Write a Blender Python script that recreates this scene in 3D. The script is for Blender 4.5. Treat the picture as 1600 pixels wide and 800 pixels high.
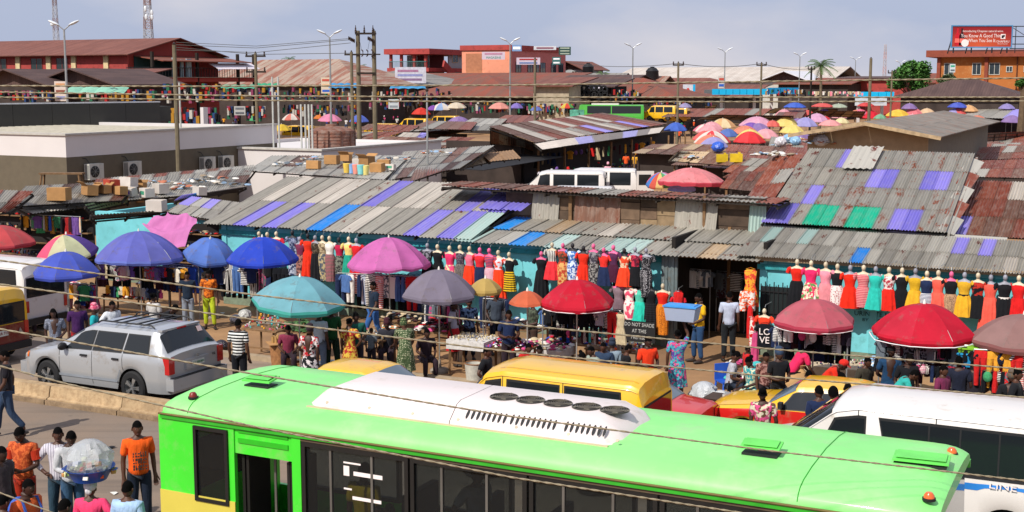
import bpy, math, random
from mathutils import Vector, Matrix
random.seed(7)
R = math.radians
S = bpy.context.scene
for o in list(bpy.data.objects): bpy.data.objects.remove(o)
CAM_H, FPX, HOR = 7.0, 2000.0, 272.0
PITCH = math.atan(HOR / FPX)
cd = bpy.data.cameras.new('camera'); cam = bpy.data.objects.new('camera', cd); S.collection.objects.link(cam)
cam.location = (0, 0, CAM_H); cam.rotation_euler = (R(90) - PITCH, 0, 0)
cd.sensor_width = 36; cd.lens = FPX / 1600 * 36; cd.clip_start = .1; cd.clip_end = 6000
S.camera = cam
S.render.resolution_x, S.render.resolution_y = 1024, 512
SUN_EL, SUN_AZ = R(45), R(40)            # the sun stands behind the camera, 40 degrees to its left
tosun = Vector((-math.sin(SUN_AZ) * math.cos(SUN_EL), -math.cos(SUN_AZ) * math.cos(SUN_EL), math.sin(SUN_EL)))
wd = bpy.data.worlds.new('World'); S.world = wd; wd.use_nodes = True
nt = wd.node_tree; nt.nodes.clear()
def wn(t, **k):
 n = nt.nodes.new(t)
 for a, b in k.items(): setattr(n, a, b)
 return n
sky = wn('ShaderNodeTexSky', sky_type='NISHITA', sun_disc=False, sun_elevation=SUN_EL, sun_rotation=R(180) + SUN_AZ,
   altitude=0, air_density=1.3, dust_density=4.5, ozone_density=3.0)
tc = wn('ShaderNodeTexCoord'); mp = wn('ShaderNodeMapping'); mp.inputs['Scale'].default_value = (1, 1, 2.6)
mp.inputs['Location'].default_value = (.3, .1, .25)
no = wn('ShaderNodeTexNoise'); no.inputs['Scale'].default_value = 2.6; no.inputs['Detail'].default_value = 7; no.inputs['Roughness'].default_value = .5
cr = wn('ShaderNodeValToRGB'); cr.color_ramp.elements[0].position = .46; cr.color_ramp.elements[1].position = .63
cr.color_ramp.elements[0].color = (4.1, 4.65, 6.15, 1); cr.color_ramp.elements[1].color = (6.3, 6.15, 6.7, 1)
mx = wn('ShaderNodeMix', data_type='RGBA'); mx.inputs[0].default_value = .86
mu = wn('ShaderNodeMix', data_type='RGBA', blend_type='MULTIPLY'); mu.inputs[0].default_value = 1; mu.inputs[7].default_value = (.80, .84, 1.06, 1)
bg = wn('ShaderNodeBackground'); bg.inputs['Strength'].default_value = .122; wo = wn('ShaderNodeOutputWorld')
L_ = nt.links.new
L_(tc.outputs['Generated'], mp.inputs['Vector']); L_(mp.outputs[0], no.inputs['Vector']); L_(no.outputs[0], cr.inputs[0])
L_(sky.outputs[0], mu.inputs[6]); L_(mu.outputs[2], mx.inputs[6]); L_(cr.outputs[0], mx.inputs[7]); L_(mx.outputs[2], bg.inputs[0]); L_(bg.outputs[0], wo.inputs[0])
sd = bpy.data.lights.new('sun', 'SUN'); sd.energy = 5.0; sd.angle = R(.5); sd.color = (1, .95, .86)
sun = bpy.data.objects.new('sun', sd); S.collection.objects.link(sun)
sun.rotation_euler = (-tosun).to_track_quat('-Z', 'Y').to_euler()
S.view_settings.view_transform = 'Standard'; S.view_settings.look = 'None'; S.view_settings.gamma = 1; S.view_settings.exposure = 0
col = S.collection
U = Vector((.896, -.444, 0)).normalized(); V = Vector((-U.y, U.x, 0)); ANG = math.atan2(U.y, U.x)
def W(s, t, z=0): return U * s + V * t + Vector((0, 0, z))
def ray(px, py):
 a, b = (px - 800) / FPX, -(py - 400) / FPX
 c, s = math.cos(PITCH), math.sin(PITCH)
 return Vector((a, c + b * s, -s + b * c))
C0 = Vector((0, 0, CAM_H))
def at_z(px, py, z): d = ray(px, py); return C0 + d * ((z - CAM_H) / d.z)
def at_d(px, py, Y): d = ray(px, py); return C0 + d * (Y / d.y)
def at_t(px, py, t): d = ray(px, py); return C0 + d * (t / d.dot(V))
def at_s(px, py, s): d = ray(px, py); return C0 + d * (s / d.dot(U))
def st(p): return p.dot(U), p.dot(V)
def pix(p):
 q = p - C0; c, s = math.cos(PITCH), math.sin(PITCH)
 f = q.y * c - q.z * s; u = q.y * s + q.z * c
 if f < .01: return (9e3, 9e3)
 return 800 + FPX * q.x / f, 400 - FPX * u / f
rnd = random.random
def ru(a, b): return a + (b - a) * rnd()
THINGS = []
def new(name, data, parent=None, loc=None, rot=None, scale=None):
 o = bpy.data.objects.new(name, data); col.objects.link(o)
 if parent is not None: o.parent = parent
 if loc is not None: o.location = loc
 if rot is not None: o.rotation_euler = rot if isinstance(rot, (tuple, list)) or hasattr(rot, 'x') else (0, 0, rot)
 if scale is not None: o.scale = scale if isinstance(scale, (tuple, list)) else (scale,) * 3
 return o
def tag(o, label, cat, group=None, kind=None):
 if kind: o['kind'] = kind
 if kind == 'structure': return o
 o['label'] = label; o['category'] = cat
 if group: o['group'] = group
 THINGS.append(o); return o
def thing(name, label, cat, loc=(0, 0, 0), rot=0, group=None, scale=None):
 o = new(name, None, None, loc, rot, scale); o.empty_display_size = .2
 return tag(o, label, cat, group)
def setmats(o, mats):
 if not isinstance(mats, (list, tuple)): mats = [mats]
 me = o.data
 while len(me.materials) < len(mats): me.materials.append(None)
 for i, m in enumerate(mats):
  o.material_slots[i].link = 'OBJECT'; o.material_slots[i].material = m
 return o
def part(name, me, mat, parent=None, loc=None, rot=None, scale=None):
 if isinstance(me, MB): me = me.mesh(name)
 return setmats(new(name, me, parent, loc, rot, scale), mat)
class MB:
 def __init__(s): s.v = []; s.f = []; s.m = []; s.mi = 0
 def add(s, vs, fs):
  b = len(s.v); s.v += [tuple(p) for p in vs]; s.f += [tuple(i + b for i in f) for f in fs]; s.m += [s.mi] * len(fs); return s
 def box(s, x0, y0, z0, x1, y1, z1, M=None):
  vs = [Vector(p) for p in ((x0,y0,z0),(x1,y0,z0),(x1,y1,z0),(x0,y1,z0),(x0,y0,z1),(x1,y0,z1),(x1,y1,z1),(x0,y1,z1))]
  if M is not None: vs = [M @ p for p in vs]
  return s.add(vs, [(0,3,2,1),(4,5,6,7),(0,1,5,4),(1,2,6,5),(2,3,7,6),(3,0,4,7)])
 def cbox(s, c, d, M=None):
  T = Matrix.Translation(c) @ (M.to_4x4() if M is not None else Matrix.Identity(4))
  return s.box(-d[0]/2, -d[1]/2, -d[2]/2, d[0]/2, d[1]/2, d[2]/2, T)
 def bar(s, p, q, w, h=None):
  p, q = Vector(p), Vector(q); d = q - p; h = h or w
  M = Matrix.Translation((p + q) / 2) @ d.to_track_quat('X', 'Z').to_matrix().to_4x4()
  return s.box(-d.length/2, -w/2, -h/2, d.length/2, w/2, h/2, M)
 def tube(s, pts, r, n=8, caps=True):
  pts = [Vector(p) for p in pts]; rs = r if isinstance(r, (list, tuple)) else [r] * len(pts)
  rings = []
  for i, p in enumerate(pts):
   d = (pts[min(i+1, len(pts)-1)] - pts[max(i-1, 0)])
   d = d.normalized() if d.length > 1e-9 else Vector((0, 0, 1))
   up = Vector((0, 0, 1)) if abs(d.z) < .95 else Vector((1, 0, 0))
   a = d.cross(up).normalized(); b = a.cross(d)
   rings.append([p + (a * math.cos(k * 2 * math.pi / n) + b * math.sin(k * 2 * math.pi / n)) * rs[i] for k in range(n)])
  return s.rings(rings, caps)
 def rings(s, rings, caps=True, closed=True):
  n = len(rings[0]); vs = [p for r in rings for p in r]; fs = []
  for i in range(len(rings) - 1):
   for k in range(n if closed else n - 1):
    a, b = i * n + k, i * n + (k + 1) % n
    fs.append((a, b, b + n, a + n))
  if caps and closed: fs.append(tuple(range(n - 1, -1, -1))); fs.append(tuple((len(rings) - 1) * n + k for k in range(n)))
  return s.add(vs, fs)
 def lathe(s, prof, n=16, c=(0, 0, 0), sx=1, sy=1, caps=True):
  return s.rings([[(c[0] + r * sx * math.cos(k*2*math.pi/n), c[1] + r * sy * math.sin(k*2*math.pi/n), c[2] + z) for k in range(n)] for r, z in prof], caps)
 def ell(s, c, r, n=12, m=7, M=None):
  pr = [(max(math.sin(math.pi * i / m), .02), -math.cos(math.pi * i / m)) for i in range(m + 1)]
  b = len(s.v)
  s.lathe(pr, n)
  for i in range(b, len(s.v)):
   p = Vector(s.v[i]); p = Vector((p.x * r[0], p.y * r[1], p.z * r[2]))
   if M is not None: p = M @ p
   s.v[i] = tuple(p + Vector(c))
  return s
 def grid(s, fn, nu, nv):
  vs = [fn(i / nu, j / nv) for j in range(nv + 1) for i in range(nu + 1)]
  return s.add(vs, [(j*(nu+1)+i, j*(nu+1)+i+1, (j+1)*(nu+1)+i+1, (j+1)*(nu+1)+i) for j in range(nv) for i in range(nu)])
 def slab(s, pts, n, th):
  """flat polygon pts given a thickness th along -n"""
  n = Vector(n).normalized() * th; k = len(pts); vs = [Vector(p) for p in pts] + [Vector(p) - n for p in pts]
  return s.add(vs, [tuple(range(k)), tuple(range(2*k-1, k-1, -1))] + [(i, k+i, k+(i+1) % k, (i+1) % k) for i in range(k)])
 def mesh(s, name='mesh', smooth=35):
  me = bpy.data.meshes.new(name); me.from_pydata(s.v, [], s.f)
  if any(s.m): me.polygons.foreach_set('material_index', s.m)
  for _ in range(max(s.m, default=0) + 1): me.materials.append(None)
  if smooth:
   me.polygons.foreach_set('use_smooth', [True] * len(me.polygons)); me.set_sharp_from_angle(angle=R(smooth))
  me.update(); return me
CACHE = {}
def cached(key, fn):
 if key not in CACHE:
  r = fn(); CACHE[key] = r.mesh(str(key)) if isinstance(r, MB) else r
 return CACHE[key]
MATS = {}
def C(h):
 if isinstance(h, str):
  h = [int(h[i:i+2], 16) / 255 for i in (0, 2, 4)]
  h = [c / 12.92 if c <= .04045 else ((c + .055) / 1.055) ** 2.4 for c in h]
 return (*h[:3], 1)
class NT:
 def __init__(s, name):
  s.m = bpy.data.materials.new(name); s.m.use_nodes = True; s.t = s.m.node_tree; s.b = s.t.nodes['Principled BSDF']; s.out = s.t.nodes['Material Output']
  s.tc = s.t.nodes.new('ShaderNodeTexCoord'); s.oi = s.t.nodes.new('ShaderNodeObjectInfo')
 def n(s, ty, ins=None, **k):
  n = s.t.nodes.new(ty)
  for a, b in k.items(): setattr(n, a, b)
  for a, b in (ins or {}).items():
   if hasattr(b, 'is_output'): s.t.links.new(b, n.inputs[a])
   else: n.inputs[a].default_value = b
  return n
 def set(s, inp, v):
  if hasattr(v, 'is_output'): s.t.links.new(v, s.b.inputs[inp])
  else: s.b.inputs[inp].default_value = v
 def mix(s, f, a, b, bt='MIX'):
  n = s.n('ShaderNodeMix', {0: f, 6: a, 7: b}, data_type='RGBA', blend_type=bt); return n.outputs[2]
 def math(s, op, a, b=0): return s.n('ShaderNodeMath', {0: a, 1: b}, operation=op).outputs[0]
 def ramp(s, f, p0, p1, c0=(0,0,0,1), c1=(1,1,1,1)):
  r = s.n('ShaderNodeValToRGB', {0: f}); e = r.color_ramp.elements; e[0].position = p0; e[1].position = p1; e[0].color = c0; e[1].color = c1
  return r.outputs[0]
 def coord(s, scale=(1,1,1), rand=True, src='Object'):
  mp = s.n('ShaderNodeMapping', {'Vector': s.tc.outputs[src], 'Scale': scale})
  if rand:
   m = s.n('ShaderNodeVectorMath', {0: mp.outputs[0]}, operation='ADD')
   cx = s.n('ShaderNodeCombineXYZ', {0: s.math('MULTIPLY', s.oi.outputs['Random'], 57), 1: s.math('MULTIPLY', s.oi.outputs['Random'], 31), 2: s.math('MULTIPLY', s.oi.outputs['Random'], 83)})
   s.t.links.new(cx.outputs[0], m.inputs[1]); return m.outputs[0]
  return mp.outputs[0]
 def noise(s, vec, sc, det=4, ro=.55): return s.n('ShaderNodeTexNoise', {'Vector': vec, 'Scale': sc, 'Detail': det, 'Roughness': ro}).outputs[0]
 def bump(s, h, st=.3, d=.02):
  s.set('Normal', s.n('ShaderNodeBump', {'Height': h, 'Strength': st, 'Distance': d}).outputs[0])
def mul(c, k): return (min(c[0]*k, 1), min(c[1]*k, 1), min(c[2]*k, 1), 1)
def mat(name, c, rough=.6, metal=0, var=.18, sc=3, dirt=0, dirtc='6a5a48', bump=0, bsc=30, coat=0, orand=.12, spec=.4, trans=0):
 """paint, plastic, wood, plaster: noise-varied colour, a layer of dirt, slight relief"""
 if name in MATS: return MATS[name]
 c = C(c); T = NT(name); co = T.coord()
 nz = T.noise(co, sc, 5)
 a = T.mix(T.ramp(nz, .3, .7), mul(c, 1 - var), mul(c, 1 + var * .6))
 if orand: a = T.mix(1.0, a, T.ramp(T.oi.outputs['Random'], 0, 1, (1-orand,)*3 + (1,), (1+orand,)*3 + (1,)), 'MULTIPLY')
 if dirt: a = T.mix(T.ramp(T.noise(co, sc * 1.9, 7, .7), .62 - dirt * .35, .8), a, C(dirtc))
 T.set('Base Color', a); T.set('Roughness', rough); T.set('Metallic', metal); T.set('Specular IOR Level', spec)
 if coat: T.set('Coat Weight', coat); T.set('Coat Roughness', .06)
 if bump: T.bump(T.noise(co, bsc, 4), bump, .01)
 if trans:
  tr = T.n('ShaderNodeBsdfTranslucent', {'Color': a}); ms = T.n('ShaderNodeMixShader', {0: trans, 1: T.b.outputs[0], 2: tr.outputs[0]})
  T.t.links.new(ms.outputs[0], T.out.inputs[0])
 MATS[name] = T.m; return T.m
def fabric(c1, c2=None, pat='plain', sc=1.0, c3=None):
 key = ('fab', c1, c2, pat, sc, c3)
 if key in MATS: return MATS[key]
 T = NT('fabric_' + pat); co = T.coord(); a = C(c1); w = T.noise(co, 9, 3)
 f = None
 if pat in ('stripe', 'bands'):
  wv = T.n('ShaderNodeTexWave', {'Vector': co, 'Scale': (5.5 if pat == 'stripe' else 2.6) * sc, 'Distortion': .6 if pat == 'bands' else 0}, bands_direction='Z'); f = T.ramp(wv.outputs[0], .46, .54)
 elif pat == 'vstripe':
  wv = T.n('ShaderNodeTexWave', {'Vector': co, 'Scale': 7 * sc}, bands_direction='X'); f = T.ramp(wv.outputs[0], .46, .54)
 elif pat == 'check':
  f = T.n('ShaderNodeTexChecker', {'Vector': co, 'Scale': 28 * sc}).outputs[1]
 elif pat == 'dots':
  vo = T.n('ShaderNodeTexVoronoi', {'Vector': co, 'Scale': 22 * sc, 'Randomness': .4}); f = T.ramp(vo.outputs[0], .30, .38, (1,1,1,1), (0,0,0,1))
 elif pat == 'floral':
  vo = T.n('ShaderNodeTexVoronoi', {'Vector': co, 'Scale': 15 * sc}); f = T.ramp(T.noise(co, 13 * sc, 2), .47, .53)
 col_ = a
 if f is not None:
  col_ = T.mix(f, a, C(c2 or 'ffffff'))
  if c3: col_ = T.mix(T.ramp(T.noise(co, 10 * sc, 1), .56, .6), col_, C(c3))
 else: col_ = T.mix(T.ramp(w, .3, .7), mul(a, .85), mul(a, 1.1))
 T.set('Base Color', col_); T.set('Roughness', .85); T.set('Specular IOR Level', .15); T.set('Sheen Weight', .05)
 T.bump(T.noise(T.coord((1, 1, .4)), 11, 3), .8, .035)
 MATS[key] = T.m; return T.m
def sheetmat(name, c0, c1, rust=.0, rustc='7a3218', white=0, rough=.6, metal=.25, streak=.5, trans=0, band=0):
 """corrugated sheet: zinc, rust or coloured plastic, streaks along the fall of the roof"""
 if name in MATS: return MATS[name]
 T = NT(name); co = T.coord((1.6, .5, 1)); co2 = T.coord((13, .25, 1))
 base = T.mix(T.oi.outputs['Random'], C(c0), C(c1))
 base = T.mix(T.math('MULTIPLY', T.ramp(T.noise(co2, 2, 5), .4, .75), streak), base, mul(C(c0), .5))
 base = T.mix(T.math('MULTIPLY', T.ramp(T.noise(co, 5, 8, .7), .45, .75), .35), base, C('b9b0a4'))
 if rust:
  rn = T.noise(T.coord((2.2, 1.1, 1)), 1.6, 9, .72)
  rn = T.math('ADD', rn, T.math('MULTIPLY', T.math('SUBTRACT', T.oi.outputs['Random'], .5), .12))
  base = T.mix(T.ramp(rn, .66 - rust * .3, .70 - rust * .22), base, T.mix(T.noise(co, 9, 5), C('4a1c10'), C(rustc)))
 T.set('Base Color', base); T.set('Roughness', rough); T.set('Metallic', metal)
 T.bump(T.noise(co, 25, 4), .25, .01)
 if trans:
  tr = T.n('ShaderNodeBsdfTranslucent', {'Color': base}); ms = T.n('ShaderNodeMixShader', {0: trans, 1: T.b.outputs[0], 2: tr.outputs[0]})
  T.t.links.new(ms.outputs[0], T.out.inputs[0])
 MATS[name] = T.m; return T.m
def glassmat(name='tinted_glass', c=(.02, .025, .03), alpha=.0, rough=.06):
 if name in MATS: return MATS[name]
 T = NT(name); T.set('Base Color', (*c, 1)); T.set('Roughness', rough); T.set('Specular IOR Level', .45)
 if alpha:
  tb = T.n('ShaderNodeBsdfTransparent', {'Color': (.75, .8, .8, 1)}); ms = T.n('ShaderNodeMixShader', {0: alpha, 1: T.b.outputs[0], 2: tb.outputs[0]})
  T.t.links.new(ms.outputs[0], T.out.inputs[0])
 MATS[name] = T.m; return T.m
ZN = lambda: sheetmat('zinc_sheet', '8d887e', 'a39d91', .16, streak=.55)
ZL = lambda: sheetmat('weathered_pale_zinc_sheet', 'a6a298', 'b4afa4', .06, streak=.35)
ZR = lambda: sheetmat('rusting_zinc_sheet', '918d84', '9c978e', .40, 'a65630')
RU = lambda: sheetmat('rusty_sheet', '6e2d1a', '8c4326', .25, '9a5030', metal=.1)
RB = lambda: sheetmat('brown_rusted_sheet', '5c3a2c', '7c5440', .3, '8a4a30', metal=.1)
WH = lambda: sheetmat('white_plastic_sheet', 'beb4a8', 'd0c7bb', .04, 'a08468', metal=0, streak=.8, trans=.2)
PU = lambda: sheetmat('violet_plastic_sheet', '7a70cc', '8a80dc', .0, metal=0, streak=.35, trans=.2)
PL = lambda: sheetmat('lilac_plastic_sheet', '9488de', 'a498e8', .0, metal=0, streak=.3, trans=.2)
GR = lambda: sheetmat('green_plastic_sheet', '00b48c', '12c09c', .0, metal=0, streak=.1, trans=.2)
BL = lambda: sheetmat('blue_plastic_sheet', '1080d8', '1c8fe0', .0, metal=0, streak=.1, trans=.2)
AQ = lambda: sheetmat('pale_aqua_plastic_sheet', '9fb8b0', 'b4cbc4', .0, metal=0, streak=.3, trans=.15)
TN = lambda: sheetmat('tan_sheet', '9c8468', 'b49a78', .05, metal=0, streak=.5)
def sheet_mesh(n=9, amp=.016):
 def f():
  mb = MB(); k = n * 4
  mb.grid(lambda a, b: (a, b, amp * math.cos(a * n * 2 * math.pi)), k, 1); return mb.mesh('roof_sheet', 80)
 return cached(('sheet', n, amp), f)
def quad_sheets(root, A, B, Cc, D, nu, nv, choose, name='roof_sheet', jit=.5, lap=1.06, waves=5, amp=.02, skip=0):
 """corrugated sheets laid on the quad A (eave left) B (eave right) C (top right) D (top left), eave row first"""
 A, B, Cc, D = [Vector(p) for p in (A, B, Cc, D)]
 bil = lambda a, b: A * (1-a) * (1-b) + B * a * (1-b) + Cc * a * b + D * (1-a) * b
 inv = root.matrix_basis.inverted() if root else Matrix.Identity(4)
 for j in range(nv):
  for i in range(nu):
   u0, u1 = i/nu, (i + lap) / nu; v0, v1 = (j - ru(.02, .10) * jit - .03) / nv, (j + 1.04) / nv
   sk = ru(-1, 1) * .03 * jit / nu
   p, q, r, t = bil(u0 + sk, v0), bil(u1 + sk, v0), bil(u0 - sk, v1), bil(u1 - sk, v1)
   n = (q - p).cross(r - p).normalized(); yd = (r - p).normalized(); xd = yd.cross(n).normalized()
   F = Matrix((xd, yd, n)).transposed(); Fi = F.transposed()
   lift = .003 * ((i % 2) + 1) + j * .012 + ru(0, .008) * jit; tl = ru(-.006, .006) * jit
   mb = MB(); k = waves * 4; vs = []
   for b in (0, 1):
    for a in range(k + 1):
     f = a / k; w = (p.lerp(q, f) if b == 0 else r.lerp(t, f)) - p; w = Fi @ w; w.z = w.z + lift + tl * (1 - b) + amp * math.cos(f * waves * 2 * math.pi); vs.append(w)
   mb.add(vs, [(a, a + 1, a + k + 2, a + k + 1) for a in range(k)])
   o = new(name, mb.mesh(name, 80), root)
   M = inv @ (Matrix.Translation(p) @ F.to_4x4()); o.location = M.to_translation(); o.rotation_euler = M.to_euler()
   setmats(o, choose(i, j) or ZN())
def pick(*a):
 """weighted choice of sheet materials: pick(ZN, 5, RU, 1)"""
 t = sum(a[1::2]); r = rnd() * t
 for m, w in zip(a[::2], a[1::2]):
  r -= w
  if r <= 0: return m()
 return a[0]()
def text_part(txt, parent, loc, rot, size, m, name='lettering', depth=.004, align='CENTER', shear=0, sx=1):
 cu = bpy.data.curves.new('lettering', 'FONT'); cu.body = txt; cu.size = size; cu.extrude = depth; cu.align_x = align; cu.align_y = 'CENTER'; cu.resolution_u = 2
 cu.shear = shear; cu.space_line = .9
 t = bpy.data.objects.new('t', cu); col.objects.link(t)
 me = bpy.data.meshes.new_from_object(t.evaluated_get(bpy.context.evaluated_depsgraph_get())); bpy.data.objects.remove(t)
 me.materials.clear(); me.materials.append(None)
 return part(name, me, m, parent, loc, rot, (sx, 1, 1))
def local(root, p): return root.matrix_basis.inverted() @ Vector(p)
BLACK = lambda: mat('black_paint', '17171a', .5)
WOOD = lambda: mat('rough_wood', '7a5c3e', .85, var=.35, sc=6, bump=.3)
DARK = lambda: mat('dark_soot_timber', '2a221c', .9, var=.3)
STEEL = lambda: mat('galvanised_steel', '9a9c9c', .45, .5)
# ground
def sheet(name, pts, z, m, kind='structure'):
 mb = MB(); mb.add([(p[0], p[1], z) for p in pts], [tuple(range(len(pts)))])
 o = part(name, mb.mesh(name, 0), m); o['kind'] = kind; return o
def groundmat(name, c0, c1, c2, sc=.5, rough=.95, spots=.5):
 T = NT(name); co = T.coord(rand=False)
 a = T.mix(T.ramp(T.noise(co, sc, 8, .65), .35, .65), C(c0), C(c1))
 a = T.mix(T.ramp(T.noise(co, sc * .35, 6, .6), .45, .65), a, C(c2))
 a = T.mix(T.ramp(T.noise(co, 14, 6, .7), .60, .75), a, mul(C(c0), .55))
 if 'earth' not in name:
  tr = T.n('ShaderNodeMapping', {'Vector': T.tc.outputs['Object'], 'Rotation': (0, 0, -ANG), 'Scale': (.05, 1.3, 1)}).outputs[0]
  a = T.mix(T.math('MULTIPLY', T.ramp(T.noise(tr, 1.6, 6, .65), .5, .66), .45), a, mul(C(c0), .5)); a = T.mix(T.math('MULTIPLY', T.ramp(T.noise(co, .9, 3, .5), .66, .7), .6), a, mul(C(c0), .4))
 a = T.mix(T.ramp(T.noise(co, 3.1, 6, .7), .68, .72), a, mul(C(c0), .6))
 T.set('Base Color', a); T.set('Roughness', rough); T.bump(T.noise(co, 22, 6, .7), .35, .02)
 MATS[name] = T.m; return T.m
dirt_m = groundmat('packed_earth', '8a6846', 'a27c54', '785a3e', .5)
road_m = groundmat('dusty_asphalt', '6e6258', '7c6e62', '86705c', .35)
lane_m = groundmat('worn_asphalt', '6f655c', '84776b', '927d69', .35)
sheet('ground', [(-4000, -400), (4000, -400), (4000, 4000), (-4000, 4000)], -.004, dirt_m)
def strip(name, s0, s1, t0, t1, z, m): return sheet(name, [W(s0, t0), W(s1, t0), W(s1, t1), W(s0, t1)], z, m)
strip('road', -160, 90, 8.0, 20.1, .0, road_m)
strip('far_lane', -160, 90, 20.35, 25.6, .0, lane_m)
kb = MB(); kb.box(0, 0, 0, 60, .22, .12)
o = part('kerb', kb.mesh('kerb'), mat('kerb_concrete', '9a8870', .9, var=.3, bump=.4), None, W(-45, 25.6), ANG); o['kind'] = 'structure'
bar = thing('road_barrier', 'low dusty concrete barrier between the road and the lane with the silver car', 'barrier', W(-40.0, 20.02), ANG)
cm = mat('dusty_concrete', 'ab9270', .92, var=.25, sc=4, dirt=.5, dirtc='7d6044', bump=.5)
cm2 = mat('stained_concrete', '8a745a', .92, var=.3, sc=5, dirt=.5, dirtc='5e4a38', bump=.5)
def bpan():
 mb = MB(); L = 2.06
 pr = [(-.02, 0), (-.02, .13), (.05, .15), (.10, .38), (.34, .38), (.38, 0)]
 mb.rings([[(x, y, z) for y, z in pr] for x in (0, L)]); return mb
for i in range(12):
 part('barrier_panel', cached('barpanel', bpan), cm, bar, (i * 2.08, ru(-.008, .008), ru(-.006, .004)), (0, 0, ru(-.004, .004)))
 kbb = cached('barkerb', lambda: MB().box(0, -.09, 0, 2.05, -.023, .10)); part('kerb_stone', kbb, cm2, bar, (i * 2.08, 0, 0))
# main market shed, turquoise wall
TQ = mat('turquoise_plaster', '6cbcc4', .85, var=.18, sc=1.2, dirt=.2, dirtc='4f8c88', bump=.2, orand=0)
TQD = mat('dark_turquoise_paint', '2f8f96', .8, var=.2, sc=4, dirt=.3, dirtc='2a5550')
MOSS = mat('mossy_wall_foot', '7c8c78', .95, var=.3, sc=3, dirt=.5, dirtc='5c5844', bump=.4)
DG = mat('dark_green_paint', '1d5a48', .8, var=.25, sc=4)
def wall_seg(name, label, px0, px1, ztop=2.55, t=32.0, door=None):
 """front wall between two picture columns, standing on the line t"""
 s0 = st(at_t(px0, 520, t))[0]; s1 = st(at_t(px1, 520, t))[0]
 th = thing(name, label, 'wall', W(s0, t), ANG); L = s1 - s0
 part('plaster', MB().box(0, 0, .30, L, .18, ztop), TQ, th)
 part('wall_foot', MB().box(-.01, -.02, 0, L + .01, .2, .30), MOSS, th)
 n = max(1, int(L / 2.6))
 for i in range(n + 1): part('pilaster', MB().box(-.09, -.045, .301, .09, .0, ztop - .02), TQ, th, (min(max(i * L / n, .1), L - .1), 0, 0))
 part('top_board', MB().box(-.05, -.09, ztop - .30, L + .05, -.048, ztop - .17), TQD, th)
 return th, s0, s1
wl, wl0, wl1 = wall_seg('market_wall', 'long turquoise wall with dresses left of the dark doorway', 352, 1050)
wr, wr0, wr1 = wall_seg('market_wall', 'turquoise wall with dark stencilled lettering behind the right umbrellas', 1185, 2000)
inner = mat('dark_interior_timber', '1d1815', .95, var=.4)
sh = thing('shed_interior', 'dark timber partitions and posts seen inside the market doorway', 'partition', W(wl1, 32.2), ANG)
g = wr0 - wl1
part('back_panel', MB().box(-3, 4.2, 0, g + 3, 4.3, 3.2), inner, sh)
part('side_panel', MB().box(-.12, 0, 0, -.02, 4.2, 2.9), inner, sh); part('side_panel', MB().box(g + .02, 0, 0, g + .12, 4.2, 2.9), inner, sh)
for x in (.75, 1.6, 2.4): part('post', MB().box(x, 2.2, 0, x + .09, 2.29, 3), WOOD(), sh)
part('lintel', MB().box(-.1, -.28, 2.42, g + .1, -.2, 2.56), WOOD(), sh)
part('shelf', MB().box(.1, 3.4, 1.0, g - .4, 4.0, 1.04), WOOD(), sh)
dl = thing('door_shutter', 'folded grey ribbed metal door leaf at the left of the doorway', 'door', W(wl1 + .02, 31.85), ANG)
for k in range(5): part('slat', MB().box(-.28 + k * .09, -.02 - .012 * (k % 2), 0, -.2 + k * .09, .05, 2.5), mat('grey_metal', '6d7a7c', .5, .3, dirt=.3), dl)
fl = thing('market_wall', 'small turquoise wall corner behind the large violet umbrella', 'wall', W(-22.2, 34.6), ANG)
a = at_t(149, 345, 34.0); b = at_t(352, 352, 34.0)
s0 = st(a)[0]; s1 = st(b)[0]; fl.location = W(s0, 34.0)
part('plaster', MB().box(0, 0, .4, s1 - s0, .2, 2.45), TQ, fl); part('wall_foot', MB().box(-.01, -.02, 0, s1 - s0 + .01, .22, .4), MOSS, fl)
part('side_wall', MB().box(.002, .2, 0, .2, 4.0, 2.4), TQ, fl)
def roof(name, label, quad, nu, nv, choose, under=True, cat='roof', **k):
 A = Vector(quad[0]); root = thing(name, label, cat, A)
 quad_sheets(root, *quad, nu, nv, choose, **k)
 if under:
  A, B, Cc, D = [Vector(q) - A for q in quad]; mb = MB(); dn = Vector((0, 0, -.07))
  for f in (.02, .5, .96): mb.bar(A.lerp(D, f) + dn, B.lerp(Cc, f) + dn, .07, .05)
  n = max(2, int((B - A).length / 1.6))
  for i in range(n + 1): mb.bar(A.lerp(B, i/n) + dn * 1.9, D.lerp(Cc, i/n) + dn * 1.9, .05, .07)
  part('rafters', mb, DARK(), root)
 return root
T0 = 31.7                                                   # eave line of the front roofs
ea, eb = at_t(322, 343, T0), at_t(738, 364, T0); ea.z = 2.62; eb.z = 2.62
def up(p, dt, k): return p + V * dt + Vector((0, 0, dt * k))
cA = {0: [ZN, PU, ZN, PU, ZN, ZN, BL, ZN, ZN, WH, ZN, ZN, ZN, PU, ZN, ZN, PU, AQ],
  1: [ZN, ZN, WH, ZN, ZN, WH, WH, ZN, ZN, ZN, PU, ZN, WH, WH, ZN, PU, WH, PU]}
cA = {0: [ZN, ZN, PU, ZN, PU, ZN, ZN, BL, ZN, WH, ZN, ZN, ZN, PU, ZN, PU, AQ],
  1: [ZN, WH, ZN, ZN, WH, WH, ZN, ZN, PU, ZN, WH, WH, ZN, ZN, PU, WH, PU]}
rA = roof('shed_roof', 'long grey corrugated roof with white violet and blue sheets above the left dresses', (ea, eb, up(eb, 4.3, .26), up(ea, 4.3, .26)), 17, 2,
  lambda i, j: cA[j][i]())
gA = thing('eave_board', 'dark green board under the eave of the left shed roof', 'board', ea, ANG)
part('board', MB().box(.1, .5, -.27, (eb - ea).length, .54, -.09), DG, gA)
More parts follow.
